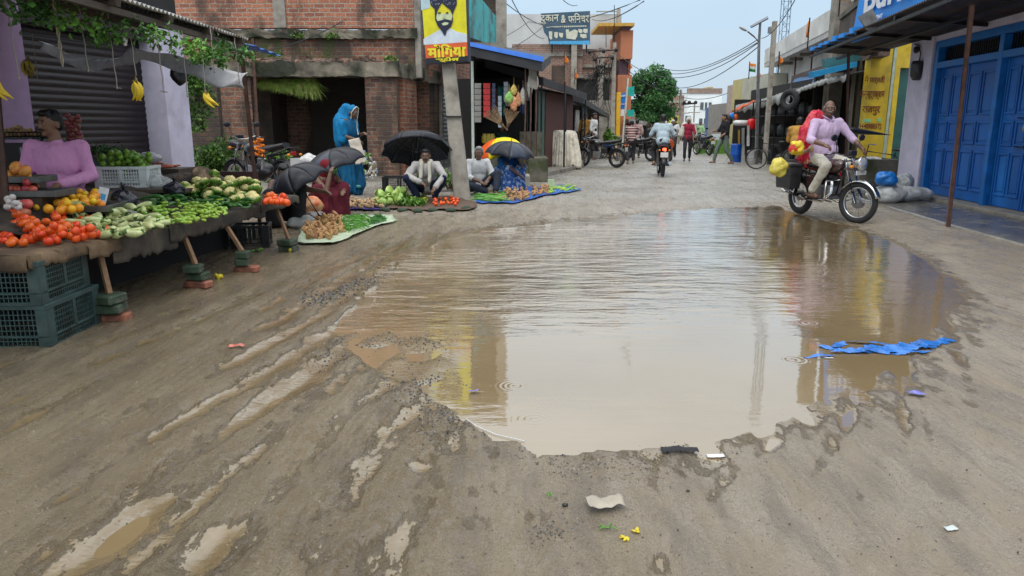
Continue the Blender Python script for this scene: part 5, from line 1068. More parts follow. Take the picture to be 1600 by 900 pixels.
gw = thing('grey_building', 'pale grey plastered building rising behind the brick house', 'building', (2, 52, 0), world=True)
pg = mat('pale_plaster', (.52, .54, .54), .8, .1, 1, .1, col2=(.40, .42, .43), mix=(.5, .7))
g = MB(); wbox(g, PX(792, 52), PX(963, 52), 52, 60, 0, ZY(22, 52)); g.build('wall', pg, gw)
g = MB(); wbox(g, PX(925, 52), PX(958, 52), 51.9, 52, ZY(19, 52), ZY(17.5, 52)); wbox(g, PX(955.5, 52), PX(960, 52), 51.6, 52, 3, ZY(15, 52)); g.build('trim', conc_pole, gw)
bd = thing('furniture_board', 'torn dark blue billboard with cream Hindi lettering on the roof of the brick house', 'billboard', (3, 41.6, 6), world=True)
bdm = mat('faded_blue_board', (.045, .10, .16), .6, .2, 1.5, .05, col2=(.08, .13, .18), mix=(.5, .7)); crm_ = paint('cream_letters', (.62, .62, .50), .6); lbl = paint('light_blue_strip', (.08, .40, .72), .5)
g = MB(); panel(g, [(845, 21), (922, 17), (922, 69), (858, 69), (856, 58), (850, 50), (848, 40), (846, 38)], 41.6, .06); g.build('board', bdm, bd)
cmw = Y(884, 29, 41.55); pr = Y(920, 27.5, 41.6)-Y(848, 30.5, 41.6)
textm('दुकान', .66, face_matrix(Y(859, 30.5, 41.56), pr, (0, 0, 1)), crm_, bd, 'lettering', .012, fit=(.96, .48)); textm('&', .58, face_matrix(Y(880.5, 29.6, 41.56), pr, (0, 0, 1)), crm_, bd, 'lettering', .014, fit=(.26, .42)); textm('फ'+'ि'+'नचर', .66, face_matrix(Y(904, 28, 41.56), pr, (0, 0, 1)), crm_, bd, 'lettering', .012, fit=(1.12, .50))
g = MB(); rnd = random.Random(3)
for x in range(854, 916, 3): panel(g, [(x, 41.5-.03*(x-854)), (x+2.2, 41.3-.03*(x-854)), (x+2.2, 43.4-.03*(x-854)), (x, 43.6-.03*(x-854))], 41.58, .01)
for (a, b_, c_, d) in ((858, 49, 5, 12), (866, 50, 6, 9), (874, 51, 6, 7), (904, 45, 6, 6), (911, 45, 7, 6), (907, 53, 9, 6)):
    panel(g, [(a+rnd.uniform(-1, 1), b_), (a+c_, b_+rnd.uniform(-1, 1)), (a+c_+rnd.uniform(-1, 1), b_+d), (a+c_*.5, b_+d+1), (a, b_+d*.8)], 41.58, .01)
panel(g, [(884, 46), (889, 46), (889, 50), (898, 46), (903, 48), (902, 56), (899, 62), (885, 60)], 41.58, .01)
g.build('white_patch', crm_, bd); g = MB(); panel(g, [(859, 64.5), (921, 63.5), (921.5, 69.5), (859, 68.8)], 41.57, .02); g.build('blue_strip', lbl, bd)
g = MB()
for px in (862, 890, 915): a = Y(px, 66, 42.3); g.tube([(a.x, 41.8, a.z-.6), (a.x, 41.72, a.z+1.4)], .04, 6)
g.build('strut', iron, bd)
ob = thing('orange_building', 'tall narrow orange-brown building with a yellow roof slab', 'building', (7, 48, 0), world=True)
orp = mat('orange_plaster', (.45, .17, .085), .8, .12, 2, .1)
g = MB(); wbox(g, PX(963, 47), PX(981, 47), 47, 52, ZY(92, 47), ZY(47, 47)); wbox(g, PX(960, 47), PX(981, 47), 46.9, 52, 0, ZY(117, 47)); wbox(g, PX(976.5, 47), PX(980, 47), 47.3, 52, ZY(117, 47), ZY(92, 47)); g.build('wall', orp, ob)
g = MB(); wbox(g, PX(963.5, 47), PX(976, 47), 47.4, 51, ZY(117, 47), ZY(92, 47)); g.build('recess', mat('purple_shade', (.09, .05, .07), .8), ob)
g = MB(); wbox(g, PX(928, 47), PX(981, 47), 46.6, 51, ZY(42, 47), ZY(37, 47)); g.build('roof_slab', mat('ochre_slab', (.55, .33, .06), .7), ob); g = MB(); wbox(g, PX(963, 47), PX(976, 47), 46.8, 51, ZY(46.8, 47), ZY(42.2, 47)); g.build('parapet', mat('purple_shade', (.09, .05, .07)), ob)
# poles, transformer, tangle
pl2 = thing('power_pole', 'concrete power pole with insulators and a tangle of cables before the brick house', 'utility pole', (5.3, 40, 0), world=True)
a = Y(957, 210, 40); g = MB(); tz = ZY(66, 40); g.add([(a.x-.13, 40, 0), (a.x+.13, 40, 0), (a.x+.13, 40.2, 0), (a.x-.13, 40.2, 0), (a.x-.09, 40, tz), (a.x+.07, 40, tz), (a.x+.07, 40.14, tz), (a.x-.09, 40.14, tz)], [(4, 5, 6, 7), (0, 1, 5, 4), (1, 2, 6, 5), (2, 3, 7, 6), (3, 0, 4, 7)]); g.build('shaft', conc_pole, pl2)
g = MB(); g.beam(Y(921, 81, 39.9), Y(964, 78, 39.9), .06, .06); g.beam(Y(929, 91, 39.9), Y(958, 89, 39.9), .06, .06); g.beam(Y(920, 118, 39.9), Y(950, 113, 39.9), .05, .05); g.build('crossarm', iron, pl2)
for px, py in ((921, 81), (943, 80), (963, 78), (957, 90), (930, 93), (940, 104)):
    g = MB(); g.ell(Y(px, py, 39.8), .11, None, 10, 8); g.build('insulator', iron, pl2)
g = MB(); rnd = random.Random(9)
for k in range(46):
    p, q = Y(rnd.uniform(926, 958), rnd.uniform(84, 125), 39.8), Y(rnd.uniform(898, 958), rnd.uniform(110, 180), 39.8+rnd.uniform(-.5, .5)); m_ = p.lerp(q, .5)+V((rnd.uniform(-.3, .3), 0, -rnd.uniform(.1, .7))); g.tube([p, p.lerp(m_, .5)+V((0, 0, -.1)), m_, m_.lerp(q, .5)+V((0, 0, -.08)), q], .016, 4)
g.build('cable_tangle', iron, pl2)
# spires on the grey building etc.
for k, (px, py0, py1, yy_) in enumerate(((960, 8, 66, 41), (947, 42, 74, 41.9), (958.5, 40, 70, 41.9))):
    g = MB(); a, b_ = Y(px, py0, yy_), Y(px, py1, yy_); g.tube([b_, a], .02, 5); g.solo('rebar', iron, ['tall thin rod above the power pole', 'thin rod standing on the brick house roof, left', 'thin rod standing on the brick house roof, right'][k], 'rod')
orf = cloth('saffron', (.75, .25, .05))
def flag(px, py, yy_, w_, h_, lab, m=None, pole=14, tri=True, mats=None):
    a = Y(px, py, yy_); s = yy_/1150; t = thing('flag', lab, 'flag', tuple(a+V((0, 0, -pole*s))), world=True)
    g = MB(); g.tube([a+V((0, 0, -pole*s)), a+V((0, 0, h_*s*.6))], .02, 5); g.build('flag_pole', iron, t)
    g = MB(); g.grid(lambda u, v: a+V((u*w_*s, .1*math.sin(u*6), (.5-v)*h_*s*((1-u) if tri else 1)-.25*u*h_*s)), 8, 6); g.build('cloth', m or orf, t, sol=.01); return t
flag(882, 92, 40.6, 7, 16, 'saffron pennant on the brick house roof, upper one'); flag(898, 117, 40, 6, 14, 'saffron pennant beside the concrete column of the brick house'); flag(849, 96, 40, 4, 10, 'small saffron pennant by the corner of the general store roof'); flag(983, 103, 38, 5, 11, 'pale saffron flag in front of the roadside tree')
# column signs
g = MB(); wbox(g, PX(960, 38), PX(965.6, 38), 38, 38.3, 0, ZY(144, 38)); g.solo('yellow_pillar', paint('pillar_yellow', (.75, .42, .02)), 'tall yellow advertising pillar beside the power pole', 'pillar')
sgn = thing('blue_sign', 'bright blue shop sign in two panels beside the yellow pillar', 'sign', (5.6, 38, 2), world=True); bl = paint('sign_blue', (.01, .17, .65)); wl = paint('sign_white2', (.7, .72, .75))
g = MB(); panel(g, [(966.5, 147), (980, 144), (979, 161), (966, 162)], 38.1, .08); g.build('panel', bl, sgn); g = MB(); panel(g, [(967, 163), (978, 162.5), (977, 170), (967, 170)], 38.1, .08); g.build('panel', bl, sgn)
g = MB()
for x in (968, 970.5, 973, 975.5): panel(g, [(x, 149-.1*(x-968)), (x+1.6, 149-.1*(x-968)), (x+1.6, 151.5-.1*(x-968)), (x, 151.5-.1*(x-968))], 38.05, .03); panel(g, [(x, 162), (x+1.4, 162), (x+1.4, 163.4), (x, 163.4)], 38.05, .03)
g.build('lettering', wl, sgn); g = MB(); panel(g, [(970, 171), (976, 171), (975, 181), (969.5, 181)], 38.1, .05); g.build('white_notice', wl, sgn)
g = MB(); a, b_ = Y(973, 226, 36), Y(981, 122, 36); g.tube([a+(a-b_)*.05, b_], .05, 7); g.solo('leaning_pole', mat('pale_pole', (.5, .52, .45), .6), 'slim pale leaning pole in front of the blue sign', 'pole')
for k, (a, b_) in enumerate((((982, 136), (991, 150)), ((980, 172), (991, 182)))):
    g = MB(); panel(g, [a, (b_[0], a[1]-1), b_, (a[0]+.5, b_[1])], 37, .2); g.solo('teal_box', paint('teal', (.01, .38, .32)), ['teal box high on the leaning pole', 'bright teal board low beside the leaning pole'][k], 'box')
shrub('small_tree', 'bright green little tree growing beside the dark shacks', (PX(952, 36), 36, 0), (.42, .4, .72), 1500, .12, leafm_b, 'tree', seed=12)
sandm = mat('sand', (.36, .24, .14), .95, .15, 6, .4, 60)
g = MB(); c = Y(962, 250, 31.5); g.grid(lambda u, v: (c.x+.62*v*math.cos(u*6.283), 31.5+.62*v*math.sin(u*6.283), max(0, .68*(1-v)**1.2+.05*noise.noise(V((u*8, v*6, 2)))*v)), 28, 12); g.solo('sand_pile', sandm, 'brown heap of sand at the roadside below the blue tub', 'sand pile')
c = Y(950, 230, 31.5); g = MB(); g.lathe([(0, 0), (.17, 0), (.24, .25), (.26, .26), (.23, .24), (.16, .03), (0, .03)], (c.x, 31.2, c.z-.05), 16); g.solo('blue_tub', plastic('blue_tub', (.02, .16, .6)), 'blue plastic tub on the sand heap', 'tub')
# sheds beyond
sd_ = thing('market_shed', 'low dark sheds with sagging roofs below the tree', 'shed', (8, 46, 0), world=True)
g = MB(); panel(g, [(982, 186), (1012, 190), (1014, 197), (984, 192)], 45, 2); g.build('roof', corr, sd_); g = MB(); wbox(g, PX(984, 46), PX(1012, 46), 46, 48, 0, ZY(194, 46)); g.build('wall', darkin, sd_)
g = MB(); panel(g, [(978, 196), (1000, 198), (1004, 206), (1004, 221), (978, 221)], 41, 1.2); g.solo('grey_tarpaulin', plastic('grey_tarp', (.28, .29, .28)), 'grey tarpaulin covered stall below the sheds', 'tarpaulin')
# ---------------- right: shop with blue doors ----------------
Q0 = V((7.42, 10.64, 0)); UR = V((.093, .996, 0)).normalized(); NR = V((-UR.y, UR.x, 0))  # NR points to the street (-x)
def RP(t, n=0, z=0): return Q0+UR*t+NR*n+V((0, 0, z))
def rslab(g, t0, t1, n0, n1, z0, z1, mi=0):
    return g.hexa([RP(t0, n0, z0), RP(t1, n0, z0), RP(t1, n1, z0), RP(t0, n1, z0), RP(t0, n0, z1), RP(t1, n0, z1), RP(t1, n1, z1), RP(t0, n1, z1)], mi)
rs = thing('lilac_shop', 'pale lilac shop front with panelled blue wooden doors under a dark metal canopy', 'shop', tuple(RP(2)), world=True)
bdr = mat('blue_door_paint', (.003, .10, .40), .5, .22, 3, .15, 30, col2=(.006, .15, .50), mix=(.4, .7), stretch=(1, 1, .4)); bfr = paint('blue_frame', (.005, .14, .46), .45, .2)
ZD0, ZD1, ZT1 = .16, 2.42, 2.78
g = MB(); rslab(g, -7, 3.45, -3, -.35, 0, 3.5); rslab(g, 3.45, 4.5, -3, .0, 0, 3.5); rslab(g, -7, 3.449, -.35, .0, ZT1+.12, 3.5); g.build('wall', purple_r, rs)
g = MB(); rslab(g, 3.45, 3.75, -.1, .05, .0, 3.5); g.build('pilaster', purple_r, rs, bev=.01)
g = MB(); rslab(g, -7, 3.44, -.34, .22, 0, ZD0); g.build('door_step', conc, rs, bev=.015)
g = MB()
for a in (-3.9, -1.35, -.05 + 1.25, 3.33): rslab(g, a-.06, a+.06, -.2, .02, ZD0, ZT1)
rslab(g, -7, 3.4, -.2, .015, ZD1, ZD1+.11); rslab(g, -7, 3.4, -.2, .018, ZT1, ZT1+.12); g.build('door_frame', bfr, rs, bev=.006)
g = MB()
for k in range(150): t = -7+k*.07; rslab(g, t, t+.014, -.12, -.10, ZD1+.11, ZT1)
g.build('transom_grille', iron, rs)
g = MB(); rslab(g, -7, 3.4, -.3, -.25, ZD1+.1, ZT1); g.build('transom_dark', darkin, rs)
def leaf(t0, t1):
    g = MB(); rslab(g, t0, t1, -.15, -.09, ZD0+.01, ZD1); w_ = t1-t0
    n = 2 if w_ > .5 else 1; cw = (w_-.10)/n
    for i in range(n):
        a = t0+.05+i*cw+.03; b_ = a+cw-.06
        for z0, z1 in ((.34, 1.0), (1.10, 1.48), (1.58, 2.28)):
            for (p, q, r, s) in ((a, b_, z0, z0+.035), (a, b_, z1-.035, z1), (a, a+.03, z0+.035, z1-.035), (b_-.03, b_, z0+.035, z1-.035)): rslab(g, p, q, -.09, -.068, r, s)
            rslab(g, a+.06, b_-.06, -.09, -.075, z0+.07, z1-.07)
    for a in (t0, t1-.035): rslab(g, a, a+.035, -.09, -.072, ZD0+.01, ZD1)
    d = g.build('door', bdr, rs, bev=.004); return d
for a, b_ in ((2.35, 3.25), (1.30, 2.32), (.30, 1.12), (-.55, .27), (-1.27, -.58), (-2.5, -1.45)): leaf(a, b_)
# bolts on the second pair
g = MB()
for z in (1.52, 1.10):
    g.tube([RP(.60, -.05, z), RP(.12, -.05, z-.01)], .011, 6)
    rslab(g, .30, .36, -.07, -.045, z-.03, z+.03)
g.build('door_bolt', iron, rs); g = MB(); g.ell(RP(.36, -.03, 1.36), (.025, .045, .05), None, 10, 8); g.ring(RP(.36, -.03, 1.42), .025, .006, 'x', 12, 6); g.build('padlock', steel, rs)
cn = thing('metal_canopy', 'dark rusty corrugated canopy over the lilac shop front', 'canopy', (6.3, 13, 3.1), world=True)
def outer(t): return V((5.85+.135*(t-10.8), t, 3.15-.012*(t-10.8)))
def cf_(u, v):
    y = 6.5+u*11.0; o = outer(y); i_ = RP(y-10.64, .0); w_ = .014*math.sin(y/.085*6.283); return (o.x*(1-v)+(i_.x)*v, y, o.z+w_-.10*v)
g = MB(); g.grid(cf_, 780, 5); g.build('roof_sheet', mat('canopy_sheet', (.05, .046, .05), .6, .35, 4, .2, 30, col2=(.075, .045, .035), mix=(.5, .65)), cn, sol=.005)
g = MB()
for y in (8.5, 10.4, 12.3, 14.2, 16.1): a = cf_((y-6.5)/11, .0); b_ = cf_((y-6.5)/11, .98); g.beam(V(a)-V((0, 0, .05)), V(b_)-V((0, 0, .05)), .05, .06)
for v in (.03, .5): a = cf_(0, v); b_ = cf_(1, v); g.beam(V(a)-V((0, 0, .11)), V(b_)-V((0, 0, .11)), .05, .05)
g.build('rafter', iron, cn)
g = MB(); rnd = random.Random(17)
for k in range(6):
    y = 14.3+k*.55; o = outer(y); L_ = rnd.uniform(.08, .22); h_ = rnd.uniform(.03, .08); g.hexa([o+V((-.03, 0, -.03)), o+V((.25, 0, -.02)), o+V((.25, L_, -.02)), o+V((-.03, L_, -.03)), o+V((-.03, 0, h_)), o+V((.25, 0, h_+.03)), o+V((.25, L_, h_+.03)), o+V((-.03, L_, h_))]); g.build('blue_scrap', mat('sign_blue_bright', (.015, .24, .72), .4, .08, 3, .03), cn); g = MB()
def canopy_post(p0, p1, lab_):
    q = p0+(p1-p0)*((p0.z-gh(p1.x, p1.y))/(p0.z-p1.z)); g = MB(); g.tube([p0, q], .032, 10); return g.build('post', rust, cn)
b0 = GG(1481, 354); canopy_post(Y(1519, 8, b0.y), b0, ''); a = Y(1326, 82, 16.3); canopy_post(a, Y(1322, 240, 16.3), '')
g = MB(); P = [Y(1340, 27, 13.9), Y(1363, 13, 13.6), Y(1374, 34, 13.5), Y(1362, 53, 13.6), Y(1352, 45, 13.8)]; g.poly(P, .01, V((.3, 1, 0))); g.solo('torn_sheet', mat('grey_tin', (.20, .20, .20), .5, .3, 5, .3), 'torn grey tin flap dangling from the canopy edge beside the blue sign', 'tin sheet')
bs = thing('roof_sign', 'large bright blue signboard with white lettering standing on the canopy, cut off by the frame', 'signboard', (6.8, 14, 3.2), world=True)
A_, B_ = Y(1331, 52, 15.4), Y(1500, -12, 11.6); up_ = V((0, 0, 1)); d_ = B_-A_; d_.z = 0; off = (A_.z)-.03
A0 = V((A_.x, A_.y, 3.02)); B0 = V((B_.x+.12, B_.y, 3.19)); g = MB(); 
g.poly([A0, B0, B0+V((0, 0, 1.6)), A0+V((0, 0, 1.6))+d_*.10], .05, V((.95, .3, 0))); g.build('panel', mat('sign_blue_bright', (.015, .24, .72), .4, .08, 3, .03), bs)
nrm = V((-.95, -.3, 0)); c_ = A0+d_*.36+V((0, 0, .74)); M_ = face_matrix(c_+V((-.02, -.01, 0)), d_, (0, 0, 1)); textm('Burn', .62, M_, wl, bs, 'lettering', .018, fit=(1.75, .52))
M_ = face_matrix(A0+d_*.27+V((-.02, -.01, .33)), d_, (0, 0, 1)); textm('GARMENT', .10, M_, wl, bs, 'lettering', .004, sx=1.3)
c = RP(3.98, .06, 2.45); MB().lathe([(0, -.20), (.07, -.19), (.11, -.12), (.12, 0), (.12, .10), (.10, .16), (0, .17)], c, 16).solo('electric_meter', mat('meter_grey', (.035, .035, .04), .35, .2, 8, .1), 'dark round electric meter mounted on the lilac wall', 'meter')
g = MB(); g.tube([RP(3.98, .04, 2.6), RP(3.98, .03, 2.75), RP(4.1, .03, 2.9), RP(4.3, .03, 2.95)], .012, 6); g.ell(RP(4.15, .05, 2.83), (.05, .06, .07), None, 8, 6); g.solo('wire_box', iron, 'small black junction box with a bent wire above the meter', 'junction box')
# wet slab in front
def pave_poly(): return [RP(-7, .2), RP(-7, 1.55), RP(-1, 1.45), RP(1.5, 1.35), RP(4.6, 1.2), RP(5.2, .0)]
g = MB(); P = pave_poly(); g.poly([V((p.x, p.y, .0)) for p in P][::1], .112, V((0, 0, 1)))
wetc = mat('wet_concrete', (.14, .13, .11), .22, .3, 2.2, .35, 30, col2=(.20, .18, .14), mix=(.45, .6)); pv = g.build('pavement', wetc, bev=.02); tagk(pv, 'wet grey concrete apron in front of the blue doors', None, None, 'structure')
# sacks
white_s = sackmat('white_woven_sack', (.80, .81, .80), (.60, .62, .61), 90); bluef = plastic('blue_bundle', (.01, .17, .55), .3)
bag(1420, 316, 13.1, (.42, .26, .14), white_s, 'flat white woven sack lying against the lilac wall', 'sack', 'woven_sack', knot=False, k=.2)
bag(1385, 319, 12.8, (.36, .27, .17), white_s, 'white woven sack under the blue bundle beside the front wheel', 'sack', 'woven_sack', knot=False, k=.2)
bag(1410, 300, 13.4, (.20, .2, .17), white_s, 'upright white sack behind the blue bundle', 'sack', 'woven_sack', knot=False, k=.3)
bag(1383, 291, 12.8, (.22, .18, .135), bluef, 'shiny blue plastic bundle resting on the white sacks', 'bundle', 'plastic_bundle', knot=False, k=.25)
g = MB(); c = RP(3.62, .10, .2); g.box(c, (.1, .1, .12)); g.solo('red_box', plastic('red_small', (.5, .02, .03)), 'little red box at the foot of the lilac wall', 'box')
# trough, yellow wall
g = MB(); x0, x1, z0, z1 = PX(1340, 15.6), PX(1402, 15.6), 0, ZY(249, 15.6)
wbox(g, x0, x1, 15.6, 15.68, z0, z1); wbox(g, x0, x1, 16.2, 16.28, z0, z1); wbox(g, x0, x0+.08, 15.68, 16.2, z0, z1-.002); wbox(g, x1-.08, x1, 15.68, 16.2, z0, z1-.002); wbox(g, x0+.08, x1-.08, 15.68, 16.2, z0, z1-.1); g.solo('water_trough', conc_dark, 'grey concrete trough below the yellow wall', 'trough', bev=.01)
bag(1362, 252, 16.0, (.22, .16, .05), white_s, 'white cloth bundle lying in the concrete trough', 'bundle', 'bundle', knot=False)
yw_ = thing('yellow_wall', 'bright yellow painted end wall with dark red Hindi lettering', 'wall', (8.5, 17.5, 0), world=True)
yp = mat('yellow_wall_paint', (.62, .43, .02), .6, .2, 3, .15, 30, col2=(.45, .33, .05), mix=(.5, .75))
ztop = ZY(62, 17.5); g = MB(); wbox(g, PX(1341, 17.5), PX(1386, 17.5), 17.5, 17.8, 0, ztop); wbox(g, PX(1386, 17.5), PX(1400, 17.5), 17.5, 17.8, ZY(106, 17.5), ztop); g.build('wall', yp, yw_)
g = MB(); wbox(g, PX(1386, 17.6)+.01, PX(1400, 17.6), 17.62, 17.8, 0, ZY(106, 17.5)-.01); g.build('green_door', paint('deep_green', (.02, .09, .08)), yw_)
redl = paint('dark_red_lettering', (.20, .035, .02), .6)
for s, px_, py, sz, wd in (('मै पार्वती', 1367, 125, .20, .46), ('कन्स्ट्रक्शन', 1363, 149, .19, .56), ('राजपुर', 1361, 173, .20, .42), ('9440988572', 1360, 197, .12, .52)):
    textm(s, .3, face_matrix(Y(px_, py, 17.485), (1, 0, 0), (0, 0, 1)), redl, yw_, 'lettering', .002, .003, fit=(wd, sz))
g = MB(); panel(g, [(1348, 186), (1361, 186), (1361, 191), (1348, 191)], 17.49, .01); panel(g, [(1371, 185), (1377, 185), (1377, 190), (1371, 190)], 17.49, .01); g.build('green_patch', paint('mint', (.25, .6, .3)), yw_)
g = MB(); a, b_ = Y(1400, 70, 17.2), Y(1391, 252, 17.2); g.tube([V((a.x, 17.2, 3.3)), V((a.x-.0, 17.2, 0))], .045, 8); g.solo('drain_pipe', mat('pale_green_pipe', (.38, .46, .36), .5, .2, 5, .1), 'pale green drain pipe between the yellow wall and the lilac wall', 'pipe')
g = MB(); wbox(g, PX(1322, 18.2), PX(1341, 17.8), 18.2, 18.5, 0, 2.9); g.solo('olive_wall', mat('olive_plaster', (.11, .10, .07), .8, .3, 3, .3), 'stained olive wall strip left of the yellow wall', 'wall')
g = MB(); P = [(1270, 112), (1340, 96), (1340, 104), (1272, 121)]; panel(g, P, 18.0, .3); g.solo('blue_fascia', paint('sky_blue_fascia', (.02, .27, .55)), 'bright blue fascia board under the canopy, left of the yellow wall', 'fascia')
g = MB(); panel(g, [(1289, 92), (1350, 80), (1350, 99), (1290, 106)], 18.4, .2); g.solo('teal_board', paint('dull_teal', (.05, .16, .17)), 'dull teal shop board above the blue fascia', 'board')
# ---------------- right: market shacks with awnings ----------------
def awning_r(nm, lab, pts, depth, m, drop=.10):
    t = thing(nm, lab, 'awning', tuple(pts[0]), world=True); g = MB()
    def fn(u, v):
        s = u*(len(pts)-1); i = min(int(s), len(pts)-2); p = pts[i].lerp(pts[i+1], s-i); return p+V((depth*v, depth*.1*v, .45*v-.03*abs(math.sin(u*40))*(1-v)))
    g.grid(fn, 60, 4); g.build('roof_sheet', m, t, sol=.03); g = MB()
    def ff(u, v):
        p = V(fn(u, 0)); return p+V((-.01, 0, -v*drop*(1+.5*noise.noise(V((u*14, 0, 0))))))
    g.grid(ff, 60, 2); g.build('valance', mat('valance_grey', (.36, .37, .36), .7, .2, 6, .2), t, sol=.01); return t
P = [Y(1323, 116, 17.8), Y(1290, 122, 19), Y(1262, 132, 21), Y(1238, 142, 23.5)]; 
awning_r('cloth_awning', 'grey-edged dark awning over the shops beside the yellow wall', P, 2.5, corr_dark, .12)
P2 = [Y(1236, 140, 23.6), Y(1212, 148, 26), Y(1180, 158, 30), Y(1150, 164, 34)]; awning_r('cloth_awning', 'long faded awning over the hardware stalls farther down the right side', P2, 2.5, mat('faded_awning', (.20, .19, .17), .8, .3, 4, .2), .30)
rb_ = thing('shop_row', 'dark row of open shop rooms behind the right-hand awnings', 'shop row', (10.3, 20, 0), world=True)
g = MB(); g.wall((9.6, 18.6), (10.2, 23.4), 0, 3.2, -.15); g.wall((10.2, 23.5), (11.0, 35), 0, 3.0, -.2); g.wall((10.3, 35), (11.2, 35.1), 0, 2.6, .1); g.wall((8.6, 18.55), (9.8, 18.6), 0, 3.1, .1); g.wall((9.3, 23.4), (10.6, 23.5), 0, 3.0, .1); g.build('wall', darkin, rb_)
g = MB(); g.wall((9.55, 19.2), (9.9, 21.9), .1, 2.4, .08); g.build('blue_shutter', paint('shade_blue', (.02, .07, .10)), rb_)
for (px, y, z1) in ((1262, 20.5, 2.7), (1322, 18, 2.9)):
    g = MB(); x = PX(px, y); g.tube([(x, y, 0), (x, y, z1)], .03, 6); g.build('post', iron, rb_)
# cages / racks of hardware
ck = thing('hardware_cage', 'black iron cage frames of the hardware stall on the right pavement', 'cage', (9.4, 25, 0), world=True); g = MB()
cps = [(1247, 24.2), (1232, 24.8), (1218, 25.4), (1203, 26.2), (1190, 27.2), (1178, 28.4), (1168, 29.8)]
pp = [V((PX(a, b_), b_, 0)) for a, b_ in cps]
for p in pp: g.tube([p, p+V((0, 0, 2.4))], .03, 6)
for z in (.1, 1.0, 1.75, 2.3): g.tube([p+V((0, 0, z)) for p in pp], .022, 6)
g.build('frame', iron, ck); g = MB()
for i in range(len(pp)-1):
    for k in range(1, 7): q = pp[i].lerp(pp[i+1], k/7)+V((.03, 0, 0)); g.tube([q+V((0, 0, .1)), q+V((0, 0, 1.75))], .007, 4)
    for k in range(1, 9): g.tube([pp[i]+V((.03, 0, .1+k*.19)), pp[i+1]+V((.03, 0, .1+k*.19))], .006, 4)
g.build('wire_mesh', iron, ck)
mixm = [mat('ware_%d' % k, c_, .4, .3, 9, .2) for k, c_ in enumerate([(.22, .23, .24), (.10, .11, .12), (.30, .29, .26), (.05, .05, .055)])]
rnd = random.Random(6)
labs = ['pale', 'dark', 'cream', 'black']; tl = ['on the floor', 'on the middle rail', 'on the upper rail']
for i in range(6):
    for lv in range(3):
        q = pp[i].lerp(pp[i+1], .5)+V((.45, 0, [.12, 1.02, 1.77][lv])); k = rnd.randrange(4); g = MB(); r = rnd.uniform(.16, .24); h_ = rnd.uniform(.3, .5)
        g.lathe([(0, 0), (r*.8, 0), (r, h_*.3), (r*.95, h_*.8), (r*.5, h_), (0, h_)], q, 10); 
        g.solo('metal_pot', mixm[k], '%s pot %s of the hardware cage, bay %s from the near end' % (labs[k], tl[lv], ['one', 'two', 'three', 'four', 'five', 'six'][i]), 'pot', 'pots stacked in the hardware cage')
    q0_ = pp[i]+V((.1, 0, 0)); q1_ = pp[i+1]+V((.1, 0, 0)); g = MB()
    for z in (1.0, 1.75): g.hexa([q0_+V((0, 0, z)), q0_+V((.7, 0, z)), q1_+V((.7, 0, z)), q1_+V((0, 0, z)), q0_+V((0, 0, z+.02)), q0_+V((.7, 0, z+.02)), q1_+V((.7, 0, z+.02)), q1_+V((0, 0, z+.02))])
    g.build('shelf', iron, ck)
c = Y(1234, 156, 21.5); t = thing('spare_tyre', 'black spare tyre hung under the right awning above the red-veiled woman', 'tyre', tuple(c)); MT = Euler((0, 0, R(-55))).to_matrix().to_4x4()
g = MB(); g.ring((0, 0, 0), .22, .085, 'y', 24, 10, MT); g.build('tread', tyre_m, t); g = MB(); g.ring((0, 0, 0), .12, .018, 'y', 20, 6, MT); g.tube([(0, 0, 0), (0, 0, .5)], .01, 4); g.build('hub_ring', steel, t)
g = MB(); c = Y(1152, 0, 28)
def lin(px, y0, y1, yy_, r, m, nm, lab, cat, **k):
    a, b_ = Y(px, y0, yy_), Y(px, y1, yy_); g = MB(); g.tube([V((b_.x, b_.y, max(b_.z, 0))), a], r, 8); return g.solo(nm, m, lab, cat, **k)
whp = plastic('white_pipe', (.6, .6, .6)); lin(1161, 200, 254, 28.5, .06, whp, 'plastic_pipe', 'white plastic pipe standing beside the blue drum', 'pipe'); lin(1167, 200, 252, 28.2, .07, iron, 'plastic_pipe', 'black pipe standing right of the white pipe', 'pipe'); lin(1154.5, 203, 250, 28.8, .045, mat('ochre_pipe', (.5, .3, .05)), 'plastic_pipe', 'ochre pipe standing left of the white pipe', 'pipe'); lin(1169, 196, 228, 27.4, .05, mat('greyp', (.4, .4, .42)), 'plastic_pipe', 'grey pipe standing under the red can', 'pipe')
g = MB(); c = Y(1149, 254, 28.6); g.lathe([(0, 0), (.2, 0), (.21, .06), (.205, .3), (.22, .33), (.205, .36), (.21, .68), (.19, .74), (0, .74)], (c.x, c.y, 0), 16); g.solo('plastic_drum', plastic('blue_drum', (.005, .08, .42)), 'tall blue plastic drum at the near corner of the hardware stall', 'drum')
for k, (px, py, yy_) in enumerate(((1174, 252, 26.8), (1174, 240, 26.9))):
    c = Y(px, py, yy_); g = MB(); g.lathe([(0, 0), (.13, 0), (.15, .26), (.16, .27), (.14, .26), (0, .24)], (c.x, c.y, 0.0 if k == 0 else .275), 14); g.solo('white_bucket', whp, ['white bucket standing on the ground by the hardware cage', 'white bucket stacked on the lower white bucket'][k], 'bucket')
g = MB(); c = Y(1158.5, 192, 28); g.ell(c, (.36, .2, .12), None, 16, 10, fn=lambda p: V((max(-.3, min(.3, p.x)), p.y, max(-.1, min(.1, p.z))))); g.solo('jerrycan', whp, 'long white plastic tank lying on top of the pipes', 'tank')
g = MB(); c = Y(1174, 194, 27.5); g.ell(c, (.18, .12, .22), None, 16, 10, fn=lambda p: V((max(-.15, min(.15, p.x)), max(-.1, min(.1, p.y)), max(-.19, min(.19, p.z))))); g.tube([c+V((0, 0, .19)), c+V((.03, 0, .24))], .03, 6); g.solo('jerrycan', plastic('red_can', (.6, .015, .015)), 'bright red jerrycan hanging at the hardware stall', 'jerrycan')
